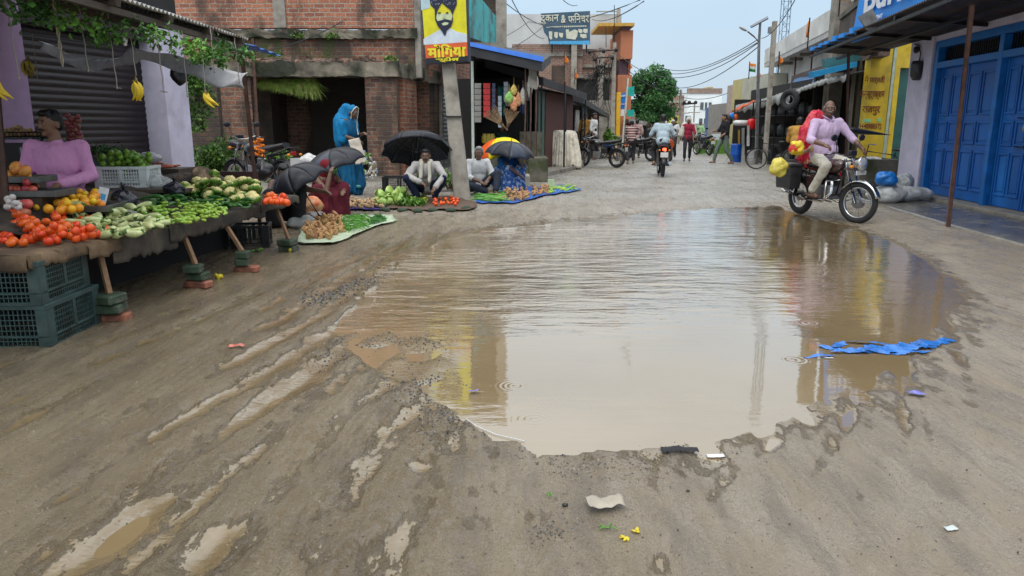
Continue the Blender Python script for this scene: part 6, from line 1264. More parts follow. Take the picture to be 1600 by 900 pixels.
for (px, py, r, c_, lab, nm) in ((1143, 182, .13, (.02, .2, .6), 'round blue plastic basin hung high at the hardware stall', 'plastic_basin'), (1150, 183, .1, (.7, .12, .02), 'orange plastic bucket hung beside the blue basin', 'plastic_bucket'), (1136, 188, .22, (.03, .03, .035), 'dark bundle hung left of the blue basin', 'bundle')):
    c = Y(px, py, 29); g = MB(); g.ell(c, (r, r*.7, r*1.1), None, 12, 8, fn=lambda p: p*(1+.2*noise.noise(p*12))); g.solo(nm, plastic('pl_%d' % px, c_), lab, nm.split('_')[-1])
g = MB(); a, b_ = Y(1181, 157, 27.5), Y(1152, 168, 30.5); g.grid(lambda u, v: a+(b_-a)*u+V((-.35*v, 0, -.22*v+.04*math.sin(u*12))), 14, 4); g.solo('orange_awning', cloth('orange_awning', (.5, .10, .04)), 'small faded orange awning flap over the jerrycans', 'awning', sol=.02)
# balconied white building
wb = thing('balcony_building', 'pale two-storey building with a long jutting roof parapet above the awnings', 'building', (10.4, 24, 0), world=True)
W0 = V((10.0, 23.4, 0)); UW = V((2.0, 11.6, 0)).normalized(); NW = V((-UW.y, UW.x, 0))
def WP(t, n=0, z=0): return W0+UW*t+NW*n+V((0, 0, z))
def wslab(g, t0, t1, n0, n1, z0, z1): return g.hexa([WP(t0, n0, z0), WP(t1, n0, z0), WP(t1, n1, z0), WP(t0, n1, z0), WP(t0, n0, z1), WP(t1, n0, z1), WP(t1, n1, z1), WP(t0, n1, z1)])
offw = mat('offwhite_plaster', (.68, .68, .65), .8, .15, 1.2, .15, col2=(.50, .50, .47), mix=(.5, .72)); tiled = brickmat('cream_tile', (.46, .38, .30), (.40, .33, .27), (.5, .45, .38), 0, 0, .3, .15, .008)
g = MB(); wslab(g, 0, 13, -3, -.45, 0, 4.2); g.build('wall', offw, wb); g = MB(); wslab(g, 0, 13.2, -.8, .25, 4.12, 4.30); g.build('soffit', mat('soffit_grey', (.5, .5, .5), .8), wb)
g = MB(); wslab(g, 0.02, 13.2, .10, .27, 4.301, 4.92); g.build('parapet', offw, wb); g = MB(); wslab(g, -.18, .0, -3, .27, 4.12, 5.05); g.build('parapet', tiled, wb)
g = MB(); wslab(g, .1, 11, -.44, -.1, 2.75, 2.86); g.build('balcony_slab', conc, wb)
brn = paint('brown_panel', (.10, .05, .04)); mrn = paint('maroon', (.16, .01, .02))
g = MB(); wslab(g, .1, 8, -.14, -.08, 2.86, 3.4); g.build('balcony_panel', brn, wb)
for t_ in (.2, 2.2, 4.6, 7.6): g = MB(); p = WP(t_, -.12); g.tube([p+V((0, 0, 2.86)), p+V((0, 0, 4.12))], .03, 6); g.build('post', mrn, wb)
g = MB(); g.grid(lambda u, v: WP(.3+6.5*u, .02+.10*math.sin(v*3.14), 2.55+.62*v+.04*math.sin(u*9)), 20, 6); g.build('blue_banner', paint('banner_blue', (.01, .13, .36), .4, .3), wb, sol=.02)
for k in range(1, 6): g = MB(); wslab(g, k*2-.06, k*2+.06, -.8, .05, 4.0, 4.119); g.build('bracket', conc, wb)
fk = thing('brick_upper', 'dark brick upper storey with a concrete column behind the blue roof sign', 'building', (9, 20, 3), world=True)
g = MB(); 
def rp2(px, yy_, z): return V((PX(px, yy_), yy_, z))
a, b_ = rp2(1288, 22.0, 0), rp2(1345, 16.8, 0); g.wall(b_, a, 2.9, ZY(28, 21.5), -.3); g.build('wall', brick_dark, fk); a, b_ = rp2(1292, 22.6, 0), rp2(1350, 18.5, 0); g = MB(); g.wall(b_+V((.4, .4, 0)), a+V((.4, .3, 0)), 2.9, 7.5, -.3); g.build('wall', mat('maroon_wall', (.13, .06, .05), .8, .2, 2, .2), fk)
g = MB(); wbox(g, PX(1281, 22.5), PX(1301, 22.5), 22.5, 22.9, 0, 7.5); g.build('column', conc, fk); g = MB(); a, b_ = rp2(1286, 21.8, 0), rp2(1347, 16.6, 0); z = ZY(29, 21.5); g.wall(b_, a, z, z+.12, -.45); g.build('coping', conc_dark, fk)
flag(1313, -8, 19.5, 15, 12, 'orange flag at the top edge above the brick upper storey', tri=False, pole=30); flag(1264, 45, 23.2, -5, 26, 'tall saffron pennant beside the parapet corner', pole=30); flag(1217, 92, 24, 6, 18, 'saffron pennant hanging at the balcony end', pole=22); flag(1184, 115, 28, 4, 14, 'saffron pennant behind the street lamp pole', pole=20)
tri = flag(1171, 104, 31, 9, 12, 'small tricolour flag above the yellow wall of the right row', None, 18, False, None)
for o in tri.children:
    if o.name.startswith('cloth'):
        o.data.materials.clear()
        for m in (orf, cloth('flag_white', (.7, .7, .7)), cloth('flag_green', (.03, .25, .06))): o.data.materials.append(m)
        for p in o.data.polygons: p.material_index = min(2, (p.index//8)//2)
yb = thing('cream_building', 'small cream and yellow building with a flat roof beyond the balconied one', 'building', (12, 33, 0), world=True)
g = MB(); wbox(g, PX(1190, 34), PX(1216, 34), 34.0, 38, 0, ZY(114, 34)); g.build('wall', mat('cream_plaster', (.48, .47, .38), .8, .1, 2, .1), yb); g = MB(); wbox(g, PX(1172, 36), PX(1188, 36), 36, 40, 0, ZY(118, 36)); g.build('side_wall', mat('yellow_cream', (.55, .48, .22), .8, .1, 2, .1), yb); g = MB(); wbox(g, PX(1158, 42), PX(1172, 42), 42, 46, 0, ZY(128, 42)); g.build('pink_wall', mat('pinkish_plaster', (.5, .42, .38), .8), yb)
shrub('roof_plant', 'potted small tree on the roof beside the cream building', (PX(1164, 41), 41, ZY(146, 41)), (.36, .3, .38), 700, .12, leafm_d, 'tree', seed=21); shrub('roof_plant', 'tiny round plant on the roof far down the right row', (PX(1144, 50), 50, ZY(163, 50)), (.28, .3, .4), 300, .12, leafm_d, 'tree', seed=22)
g = MB(); wbox(g, PX(1136, 50), PX(1160, 50), 50, 56, 0, ZY(160, 50)); g.solo('grey_house', mat('grey_far', (.33, .32, .30), .8, .15, 2, .1), 'small grey house at the far end of the right row', 'house')
g = MB(); wbox(g, PX(1122, 55), PX(1134, 55), 55, 60, 0, ZY(166, 55)); g.solo('blue_house', mat('blue_far', (.08, .15, .30), .7, .15, 2, .1), 'blue-walled house beside the small grey house', 'house')
g = MB(); wbox(g, PX(1120, 54), PX(1142, 54), 54, 54.5, 0, ZY(186, 54)); g.solo('dark_wall', mat('dark_far', (.12, .11, .10), .8, .3, 2, .1), 'dark low wall below the blue-walled house', 'wall')
# street lamp + pole + tower
lp = thing('street_lamp', 'tall thin street lamp pole with a curved arm and tilted solar panel', 'street lamp', tuple(Y(1182, 245, 27)*1), world=True)
g = MB(); a = Y(1182, 250, 27); b_ = Y(1186, 64, 27); a.z = 0; g.tube([a, b_, Y(1188, 34, 27)], [.07, .05, .045], 8); g.build('pole', steel, lp); g = MB(); g.tube([Y(1186, 66, 27), Y(1178, 57, 26.8), Y(1168, 49, 26.6)], .028, 6); g.build('arm', steel, lp)
g = MB(); c = Y(1161, 45, 26.5); g.ell(c, (.16, .08, .05), Euler((0, R(28), 0)).to_matrix(), 12, 8); g.build('lamp_head', mat('lamp_grey', (.4, .4, .4), .4), lp)
g = MB(); g.poly([Y(1172, 42, 27), Y(1199, 27, 27), Y(1200.5, 30, 26.6), Y(1174, 44, 26.6)], .04, V((0, 0, 1))); g.build('solar_panel', mat('solar', (.05, .055, .08), .3), lp)
g = MB(); wbox(g, PX(1183, 27), PX(1188, 27), 26.9, 27.1, ZY(52, 27), ZY(42, 27)); g.build('battery_box', steel, lp)
g = MB(); a = Y(1191, 250, 26.2); tz = ZY(33, 26.2); wbox(g, PX(1188.5, 26.2), PX(1194, 26.2), 26.1, 26.3, 0, tz); g.solo('utility_pole', conc_pole, 'grey concrete pole standing right beside the street lamp', 'utility pole', bev=.01)
tw = thing('lattice_tower', 'tall blue-grey lattice mast rising behind the balconied building', 'tower', (PX(1206, 80), 80, 0), world=True); g = MB(); twm = mat('tower_steel', (.18, .30, .42), .6)
xs_ = (PX(1201, 80), PX(1211.5, 80)); top = 32
for x in xs_:
    for y in (79.6, 80.4): g.tube([(x, y, 0), (x, y, top)], .045, 4)
n_ = 44
for k in range(n_):
    z = k*top/n_; h_ = top/n_; s = k % 2
    g.tube([(xs_[s], 79.6, z), (xs_[1-s], 79.6, z+h_)], .03, 4); g.tube([(xs_[0], 79.6, z), (xs_[1], 79.6, z)], .03, 4); g.tube([(xs_[1-s], 80.4, z), (xs_[s], 80.4, z+h_)], .03, 4)
g.build('lattice', twm, tw)
# ---------------- far end of the street ----------------
def bld(nm, lab, px0, px1, top, y, m, dep=8, cat='building'):
    t = thing(nm, lab, cat, ((PX(px0, y)+PX(px1, y))/2, y, 0), world=True); g = MB(); wbox(g, PX(px0, y), PX(px1, y), y, y+dep, 0, ZY(top, y)); g.build('wall', m, t); return t
t = bld('brick_house', 'plain brick house with a grey band behind the roadside tree', 1030, 1062, 149, 78, brick_far); g = MB(); wbox(g, PX(1030, 78), PX(1062.5, 78), 77.9, 78, ZY(161, 78), ZY(157, 78)); g.build('band', conc_pole, t)
ltb = mat('pale_blue_plaster', (.82, .88, .90), .8, .08, .5, .05)
t = bld('white_building', 'pale bluish-white three-storey building closing the street', 1067, 1119, 146, 90, ltb)
g = MB(); wbox(g, PX(1066, 90), PX(1119, 90), 89.9, 90.2, ZY(146, 90)+.005, ZY(138, 90)); g.build('parapet', mat('par_brown', (.30, .22, .18), .8, .3, 2), t); g = MB(); wbox(g, PX(1098, 90), PX(1106, 90), 90.3, 93, ZY(139, 90), ZY(135.5, 90)); g.build('roof_tank', mat('tan_tank', (.5, .4, .2)), t)
wdm = mat('far_window', (.10, .12, .14), .3)
for (a, b_, c_, d) in ((1087, 1104, 160, 171), (1086.5, 1104, 185, 195), (1065, 1073, 181, 190), (1111, 1115, 192, 195)):
    g = MB(); wbox(g, PX(a, 90), PX(b_, 90), 89.92, 90.02, ZY(d, 90), ZY(c_, 90)); f_ = g.build('window', wdm, t)
    if b_-a > 10:
        for q in (.33, .66): g = MB(); x = PX(a+(b_-a)*q, 90); wbox(g, x-.06, x+.06, 89.85, 89.93, ZY(d, 90), ZY(c_, 90)); g.build('mullion', ltb, f_)
g = MB(); wbox(g, PX(1062, 84), PX(1120, 84), 84, 85, 0, ZY(193, 84)); g.solo('grey_wall', mat('grey_far2', (.28, .30, .31), .8, .2, 1), 'long grey ground-floor wall in front of the pale bluish-white building', 'wall')
ybm = paint('billboard_yellow', (.65, .60, .02)); t = thing('yellow_billboard', 'yellow billboard with two dark head portraits in front of the far brick house', 'billboard', (PX(1050, 70), 70, 0), world=True); g = MB(); panel(g, [(1039, 181), (1062, 181), (1062, 202), (1039, 202)], 70, .2); g.build('board', ybm, t)
g = MB(); panel(g, [(1039, 181), (1048, 181), (1046, 190), (1039, 192)], 69.95, .04); panel(g, [(1040, 194), (1045, 194), (1045, 198), (1040, 198)], 69.95, .04); g.build('white_patch', wl, t); g = MB(); g.ell(Y(1055.5, 186, 69.9), (.22, .05, .25), None, 10, 8); g.ell(Y(1055, 196, 69.9), (.33, .05, .28), None, 10, 8); g.build('head_picture', iron, t); g = MB(); g.tube([(PX(1042, 70), 70.1, 0), (PX(1042, 70), 70.1, 1.5)], .08, 5); g.build('leg', iron, t); g = MB(); g.tube([(PX(1059, 70), 70.1, 0), (PX(1059, 70), 70.1, 1.5)], .08, 5); g.build('leg', iron, t)
g = MB(); wbox(g, PX(1097, 62), PX(1120, 62), 62, 62.3, 0, ZY(204, 62)); g.solo('blue_fence', paint('fence_blue', (.02, .10, .32)), 'blue sheet fence at the end of the street', 'fence'); g = MB(); panel(g, [(1113, 210), (1129, 209), (1128, 221), (1113, 221)], 50, .3); g.solo('white_board', mat('pale_panel', (.50, .54, .54), .7), 'pale blue-white panel standing on the grass by the man in black', 'board')
# grass verge
gmat = mat('verge_grass', (.13, .30, .03), .6, .35, 2, 0, col2=(.08, .20, .03), mix=(.45, .6)); g = MB(); rnd = random.Random(11)
ga, gb = Y(1084, 242, 38), Y(1135, 240, 36)
def verge(): 
    while 1:
        px = rnd.uniform(1083, 1134); y = rnd.uniform(37, 50)
        if px > 1083+(y-37)*.8: return V((PX(px, y), y, 0))
for k in range(5200):
    p = verge(); h_ = rnd.uniform(.15, .62); w_ = V((rnd.uniform(.03, .06), 0, 0)); d = V((rnd.gauss(0, .1), rnd.gauss(0, .1), h_)); g.add([p-w_, p+w_, p+d], [(0, 1, 2)], False)
g.solo('grass', gmat, 'bright green patch of grass at the far right side of the street', 'grass', kind='stuff')
g = MB(); p = Y(1102, 238, 44); rnd = random.Random(13)
# roadside tree
tr = thing('roadside_tree', 'large leafy green tree standing at the left side of the far street', 'tree', (PX(1018, 55), 55, 0), world=True); g = MB(); c0 = V((PX(1018, 55), 55, 0)); rnd = random.Random(14)
g.tube([c0, c0+V((.05, 0, 1.6)), c0+V((-.1, 0, 3.2)), c0+V((.1, 0, 4.8))], [.22, .17, .12, .05], 8)
lump = []
for k in range(60):
    px = rnd.uniform(988, 1050); py = rnd.uniform(110, 190); 
    if ((px-1019)/31)**2+((py-150)/48)**2 > 1: continue
    lump.append((Y(px, py, 55+rnd.uniform(-1.0, 1.0)), rnd.uniform(.38, .72)))
for L_, s in lump: g.tube([c0+V((0, 0, rnd.uniform(1.4, 3.2))), c0.lerp(L_, .6)+V((0, 0, .6)), L_], [.07, .045, .015], 5)
g.build('trunk', barkm, tr); pts = []; g = MB()
for _ in range(17000):
    L_, s = rnd.choice(lump); v = V((rnd.gauss(0, 1), rnd.gauss(0, 1), rnd.gauss(0, 1))).normalized()*s*rnd.random()**.35; v.z *= .75; pts.append(L_+v)
leaves(g, pts, .20, 0, .2, rnd); g.build('crown', mat('tree_leaf', (.05, .17, .05), .55, .5, 1.1, 0, col2=(.09, .25, .07), mix=(.45, .6)), tr)
# distant low mass at both sides so that no horizon gap shows
for (a, b_, tp_, y, c_, lab) in ((982, 1030, 176, 82, (.30, .20, .16), 'brownish far house behind the tree and sheds'), (1118, 1142, 190, 95, (.40, .42, .42), 'pale far house behind the blue-walled house'), (700, 985, 185, 130, (.25, .27, .25), 'long distant wall behind the left buildings'), (1118, 1400, 180, 130, (.25, .27, .25), 'long distant wall behind the right buildings'), (985, 1125, 203, 125, (.22, .26, .22), 'low distant wall closing the street')):
    g = MB(); wbox(g, PX(a, y), PX(b_, y), y, y+3, 0, ZY(tp_, y)); g.solo('distant_house' if 'house' in lab.split()[2] or 'far' in lab else 'distant_wall', mat('dist_%d' % a, c_, .9, .3, .3, 0), lab, 'house' if 'far' in lab else 'wall')
# far poles
for k, (px, p0, p1, y, r) in enumerate(((1064, 140, 226, 58, .09), (1068.5, 162, 214, 66, .06), (1085.5, 161, 212, 66, .06))):
    g = MB(); a = Y(px, p0, y); g.tube([(a.x, y, 0), (a.x, y, a.z)], r, 6)
    for dz in (.3, .8): g.beam((a.x-.5, y, a.z-dz), (a.x+.5, y, a.z-dz), .08, .08)
    g.solo('utility_pole', conc_pole, ['tall far pole with crossbars beside the yellow billboard', 'left pole of the far pair before the white building', 'right pole of the far pair before the white building'][k], 'utility pole')
g = MB(); g.beam(Y(1066, 163, 66), Y(1089, 161, 66), .15, .15)
for px in (1069, 1077, 1087): g.ell(Y(px, 160, 66), .16, None, 8, 6)
g.solo('transformer_bar', iron, 'dark crossbar with insulators joining the far pair of poles', 'crossbar')
# overhead wires
wm_ = mat('overhead_wire', (.04, .045, .05), .6, .1)
W_ = [((1000, 0, 20), (826, 34, 41), .3, 'wire sagging from the top centre to the furniture board'), ((826, 34, 41), (640, 88, 30), .5, 'wire from the furniture board down to the left'), ((1006, 2, 16), (925, 30, 38), .2, 'short wire above the yellow roof slab'), ((1030, 112, 50), (1186, 65, 27), .5, 'upper cable to the street lamp pole'), ((1030, 104, 50), (1187, 60, 27), .6, 'topmost cable to the street lamp pole'), ((1028, 124, 60), (1186, 72, 27), 1.0, 'lower sagging cable to the street lamp pole'), ((800, 0, 24), (850, 60, 41), .3, 'wire crossing above the store to the brick house'), ((784, 0, 24), (880, 42, 41), .3, 'wire crossing the sky left of the furniture board'), ((880, 0, 30), (902, 8, 41), .1, 'wire above the furniture board'), ((540, 30, 20), (420, 78, 20), .1, 'cable hanging across the brick ledge'), ((740, 96, 24), (860, 30, 41), .3, 'wire rising from the balcony to the furniture board'), ((1190, 60, 27), (1242, 0, 20), .2, 'blue cable rising from the street lamp'), ((960, 78, 40), (1186, 66, 27), 1.3, 'cable spanning the street from the power pole'), ((1060, 150, 58), (1150, 140, 50), .4, 'far thin wire over the white building'), ((960, 90, 40), (1064, 142, 58), .6, 'wire from the power pole to the far pole')]
for k, (a, b_, sag, lab) in enumerate(W_):
    a, b_ = Y(*a), Y(*b_); n = 16; g = MB(); g.tube([a.lerp(b_, i/n)+V((0, 0, -sag*4*(i/n)*(1-i/n))) for i in range(n+1)], .007+.00025*(a.y+b_.y)/2, 5); g.solo('overhead_wire', wm_, lab, 'wire')

# ---------------- motorcycle ----------------
def motorcycle(lab, loc, heading, tank=(.10, .02, .02), steer=0, box=False, lit=False, guard=False, group=None, detail=True, body=blackp, lean=0):
    t = thing('motorcycle', lab, 'motorcycle', loc, heading, group); t.rotation_euler = (0, lean, heading)
    tm = mat('tank_%s' % str(tank), tank, .22, .1, 8, 0, coat=.5)
    RW, FY, RY = .305, .64, -.63
    S = Matrix.Translation((0, FY-.26, 0)) @ Matrix.Rotation(steer, 4, 'Z') @ Matrix.Translation((0, -(FY-.26), 0))
    def fx(o): return o
    def bld_(g, n, m, par=t, steerit=False, **k):
        if steerit: g.v = [tuple(S @ V(p)) for p in g.v]
        return g.build(n, m, par, **k)
    def wheel(y, st, w_):
        g = MB(); g.ring((0, y, RW), RW-w_, w_, 'x', 36, 8, sq=.85); o = bld_(g, 'wheel', tyre_m, steerit=st)
        g = MB(); g.ring((0, y, RW), RW-w_*1.95, .016, 'x', 36, 6, sq=1.6); bld_(g, 'rim', chrome, o, st)
        g = MB(); g.tube([(-.055, y, RW), (.055, y, RW)], .055, 12); g.tube([(-.03, y, RW), (.03, y, RW)], .085, 14); bld_(g, 'hub', steel, o, st)
        if detail:
            g = MB()
            for k in range(18):
                a = k*math.pi/9; b_ = a+(.35 if k % 2 else -.35); r0 = RW-w_*1.95
                g.tube([((.03 if k % 2 else -.03), y+.05*math.cos(b_), RW+.05*math.sin(b_)), (0, y+r0*math.cos(a), RW+r0*math.sin(a))], .0028, 4, caps=False)
            bld_(g, 'spoke', chrome, o, st)
    wheel(FY, True, .045); wheel(RY, False, .055)
    def fend(y, r, a0, a1, w_, m, st):
        g = MB(); g.grid(lambda u, v: (w_*(v-.5)*2, y+(r-.03*abs(2*v-1)**2)*math.cos(a0+(a1-a0)*u), RW+(r-.03*abs(2*v-1)**2)*math.sin(a0+(a1-a0)*u)), 16, 6); bld_(g, 'mudguard', m, steerit=st, sol=.004)
    fend(FY, RW+.03, R(15), R(150), .062, chrome if guard else body, True); fend(RY, RW+.04, R(20), R(175), .075, body, False)
    g = MB()
    for s in (-1, 1):
        g.tube([(s*.085, FY+.01, RW), (s*.085, FY-.17, .78), (s*.085, FY-.21, .93)], [.026, .022, .02], 10)
    g.box((0, FY-.20, .90), (.22, .06, .02)); g.box((0, FY-.17, .79), (.22, .06, .03)); bld_(g, 'fork', chrome, steerit=True)
    g = MB(); hb = [(-.36, FY-.36, .99), (-.24, FY-.28, 1.02), (-.10, FY-.22, .97), (.10, FY-.22, .97), (.24, FY-.28, 1.02), (.36, FY-.36, .99)]; g.tube(hb, .012, 8); h = bld_(g, 'handlebar', chrome, steerit=True)
    for s in (-1, 1):
        g = MB(); g.tube([(s*.25, FY-.285, 1.018), (s*.37, FY-.365, .988)], .019, 8); bld_(g, 'grip', blackp, h, True)
        g = MB(); g.tube([(s*.23, FY-.27, 1.03), (s*.27, FY-.25, 1.12), (s*.31, FY-.25, 1.20)], .006, 6); g.ell((s*.34, FY-.25, 1.23), (.075, .018, .05), None, 14, 8); bld_(g, 'mirror', blackp, h, True)
        g = MB(); g.ell((s*.15, FY-.06, .82), (.035, .03, .028), None, 10, 6); g.tube([(s*.09, FY-.1, .82), (s*.15, FY-.08, .82)], .008, 5); bld_(g, 'indicator', plastic('amber', (.65, .22, .01), .2), steerit=True)
        g = MB(); g.ell((s*.13, RY-.33, .72), (.03, .03, .024), None, 8, 6); bld_(g, 'indicator', plastic('amber', (.65, .22, .01), .2))
    MY = Matrix.Rotation(-math.pi/2, 3, 'X')
    g = MB(); g.lathe([(0, -.12), (.055, -.11), (.095, -.03), (.105, .03), (.110, .045), (.100, .05)], (0, FY-.03, .86), 20, MY); q = bld_(g, 'headlight', chrome if guard else body, steerit=True)
    g = MB(); g.lathe([(.100, .045), (.08, .067), (0, .08)], (0, FY-.03, .86), 20, MY); bld_(g, 'lens', glass, q, True)
    g = MB(); g.box((0, FY-.16, 1.01), (.16, .05, .08)); bld_(g, 'meter_cluster', blackp, steerit=True, bev=.01)
    g = MB()
    g.ell((0, .13, .80), (.135, .24, .115), None, 18, 12, fn=lambda p: V((p.x*(1 if p.y > -.05 else 1-.5*((-.05-p.y)/.19)), p.y, p.z+(.03*p.y/.24)))); bld_(g, 'fuel_tank', tm)
    g = MB(); g.tube([(0, -.02, .80), (0, -.2, .80), (0, -.5, .83), (0, -.76, .88)], [.09, .13, .125, .09], 14, squash=.5); bld_(g, 'seat', blackp)
    g = MB()
    for s in (-1, 1):
        g.tube([(0, .38, .86), (s*.09, .1, .70), (s*.11, -.25, .68), (s*.11, -.62, .74), (s*.10, -.85, .80)], .017, 6); g.tube([(0, .38, .84), (s*.05, .30, .40), (s*.1, -.15, .32), (s*.11, -.3, .55)], .018, 6); g.tube([(s*.10, -.15, .34), (s*.10, RY, RW)], .022, 6); g.tube([(s*.13, RY+.02, RW), (s*.14, -.45, .70)], .028, 8)
    g.tube([(-.12, -.86, .80), (-.12, -.95, .84), (.12, -.95, .84), (.12, -.86, .80)], .012, 6); bld_(g, 'frame', blackp)
    g = MB(); g.box((0, .06, .42), (.20, .28, .20)); g.tube([(0, .09, .50), (0, .15, .68)], .085, 12)
    for k in range(7): g.tube([(0, .09+.0085*k, .51+.024*k), (0, .092+.0085*k, .515+.024*k)], .10, 12)
    g.tube([(-.13, .0, .40), (.13, .0, .40)], .085, 14); bld_(g, 'engine', steel, bev=.01)
    g = MB(); g.tube([(.06, .20, .58), (.12, .28, .42), (.14, .10, .28), (.15, -.3, .29), (.16, -.45, .32)], .02, 8); g.tube([(.16, -.40, .315), (.17, -.85, .38)], [.042, .048], 12); bld_(g, 'exhaust', chrome)
    for s in (-1, 1): g = MB(); g.box((s*.11, -.22, .56), (.05, .24, .20), (0, 0, 0)); bld_(g, 'side_cover', tm, bev=.03)
    g = MB(); g.tube([(-.25, -.12, .30), (.25, -.12, .30)], .014, 6); g.tube([(-.22, -.42, .36), (.22, -.42, .36)], .012, 6)
    for s in (-1, 1): g.tube([(s*.16, -.12, .30), (s*.27, -.12, .30)], .022, 8)
    g.tube([(-.10, -.02, .30), (-.17, .05, .26), (-.18, .18, .26)], .010, 5); bld_(g, 'foot_peg', blackp)
    g = MB(); g.box((0, -.93, .74), (.10, .05, .07)); q = bld_(g, 'tail_light', mat('tail_lit', (.8, .03, .02), .3, 0, 5, 0, emit=((1, .06, .02), 5)) if lit else plastic('tail_red', (.35, .01, .01), .2), bev=.01)
    g = MB(); g.box((0, -.96, .60), (.20, .008, .13)); bld_(g, 'number_plate', plastic('plate_white', (.62, .62, .60), .4), bev=.002)
    if guard:
        g = MB()
        for s in (-1, 1): g.tube([(s*.03, .34, .62), (s*.25, .32, .60), (s*.27, .34, .45), (s*.24, .30, .32), (s*.05, .20, .28)], .014, 8)
        bld_(g, 'crash_guard', chrome); g = MB(); g.box((0, FY+.0, .735), (.24, .012, .06)); bld_(g, 'front_plate', plastic('plate_white', (.62, .62, .60), .4), steerit=True)
    if box:
        for s in (1,) if not lit else (-1, 1):
            g = MB(); g.box((s*.27, -.60, .60), (.20, .36, .34), taper=1.12); g.box((s*.27, -.60, .80), (.24, .42, .05)); g.box((s*.27, -.60, .66), (.225, .40, .025)); bld_(g, 'side_box', mat('box_black', (.03, .032, .036), .45, .3, 8, .2), bev=.02)
    return t
def heading(dx, dy): return math.atan2(-dx, dy)
fp = G(1331, 343, .07); hd = V((.23, -.97, 0)).normalized(); mid = fp-hd*.64; zr_ = gh(mid.x, mid.y)
main_bike = motorcycle('chrome-trimmed black motorcycle with a black side box, ridden toward the camera by the old man', (mid.x, mid.y, zr_-.004), heading(hd.x, hd.y), (.05, .02, .018), R(20), True, guard=True)
def at_ground(px, py): p = GG(px, py); return p
p = at_ground(1035, 277); motorcycle('motorcycle with its red tail light on, riding away down the street', (p.x+.1, p.y+.75, gh(p.x, p.y+.7)), heading(.12, 1), (.03, .03, .03), R(2), False, lit=True)
p = at_ground(945, 262); motorcycle('black motorcycle parked beside the shacks with a white number plate', (p.x-.15, p.y+.3, gh(p.x, p.y)), heading(-.9, .55), (.01, .01, .012), R(-12), group=None)
p = at_ground(1000, 252); motorcycle('first of two dark motorcycles parked beyond the man in the striped shirt', (p.x, p.y+.4, gh(p.x, p.y)), heading(-.8, 1), (.02, .02, .02), detail=False)
motorcycle('second dark motorcycle parked farther beyond the man in the striped shirt', (p.x+.6, p.y+2.9, gh(p.x, p.y)), heading(-.9, .8), (.03, .03, .05), detail=False)
p = at_ground(1103, 243); motorcycle('motorcycle parked by the green grass patch, seen from behind', (p.x, p.y+.5, gh(p.x, p.y)), heading(-.2, 1), (.02, .03, .05), R(10), detail=False)
p = Y(1087, 236, 47); motorcycle('far motorcycle standing behind the hooded woman in maroon', (p.x, 47, 0), heading(-.3, 1), (.02, .02, .02), detail=False)
p = Y(399, 300, 13.0); mk = motorcycle('motorcycle with an orange garland on its mirror, parked behind the stall', (p.x, 13.3, gh(p.x, 13.3)+.05), heading(-.9, .6), (.02, .02, .02), R(5), detail=True)
c = Y(404, 232, 12.7); g = MB(); gar = mat('marigold', (.75, .20, .01), .8, .3, 30, .6, 60)
for k in range(60): a = k*.35; g.ell(c+V((.07*math.sin(a)+random.gauss(0, .012), random.gauss(0, .02), .16-.30*k/60)), .022, None, 6, 4)
g.solo('marigold_garland', gar, 'orange marigold garland wound on the motorcycle mirror behind the stall', 'garland')
bag(413, 285, 11.0, (.15, .12, .17), blackp, 'black bag hanging from the garlanded motorcycle', 'bag', k=.25)
# ---------------- bicycles ----------------
def bicycle(lab, loc, hd_, steer=0):
    t = thing('bicycle', lab, 'bicycle', loc, hd_); RW = .33
    for y in (.52, -.52):
        g = MB(); g.ring((0, y, RW), RW-.018, .018, 'x', 32, 6); o = g.build('wheel', tyre_m, t); g = MB(); g.ring((0, y, RW), RW-.042, .009, 'x', 32, 5)
        for k in range(16): a = k*math.pi/8; g.tube([((-1)**k*.025, y, RW), (0, y+(RW-.045)*math.cos(a), RW+(RW-.045)*math.sin(a))], .0018, 3, caps=False)
        g.tube([(-.04, y, RW), (.04, y, RW)], .02, 6); g.build('rim', steel, o)
    g = MB(); bb_, st_, hd2 = (0, -.08, .30), (0, -.20, .80), (0, .38, .82)
    for a, b_ in ((bb_, st_), (bb_, (0, .40, .70)), ((0, -.18, .74), hd2), ((.03, -.52, RW), bb_), ((-.03, -.52, RW), bb_), ((.03, -.52, RW), (0, -.19, .74)), ((.04, .52, RW), (0.02, .40, .70)), ((-.04, .52, RW), (-.02, .40, .70)), ((0, .40, .68), (0, .37, .95))): g.tube([a, b_], .015, 6)
    g.build('frame', blackp, t); g = MB(); g.tube([(-.27, .22, .96), (-.2, .34, .98), (0, .38, .95), (.2, .34, .98), (.27, .22, .96)], .011, 6); g.build('handlebar', steel, t)
    g = MB(); g.ell((0, -.24, .86), (.08, .14, .035), None, 12, 6); g.build('saddle', blackp, t); g = MB()
    for z in (.70,): g.box((0, -.58, z), (.14, .36, .015))
    g.tube([(.06, -.52, RW), (.06, -.7, .70)], .006, 4); g.tube([(-.06, -.52, RW), (-.06, -.7, .70)], .006, 4); g.build('carrier', steel, t); g = MB()
    for y in (.52, -.52): g.grid(lambda u, v: (.022*(2*v-1), y+(RW+.025)*math.cos(.2+u*2.6), RW+(RW+.025)*math.sin(.2+u*2.6)), 14, 2)
    g.build('mudguard', blackp, t); return t
bicycle('old bicycle parked in the shade of the hardware cage', tuple(V((PX(1205, 23.6), 23.6, gh(PX(1205, 23.6), 23.6)))), heading(-1, .25)); bicycle('bicycle leaning beside the yellow wall, mostly hidden by the rider', (PX(1388, 16.6), 16.9, .02), heading(-.85, .5))
bicycle('bicycle parked end-on before the sand heap', (PX(966, 29), 29.0, gh(PX(966, 29), 29)), heading(.05, 1))
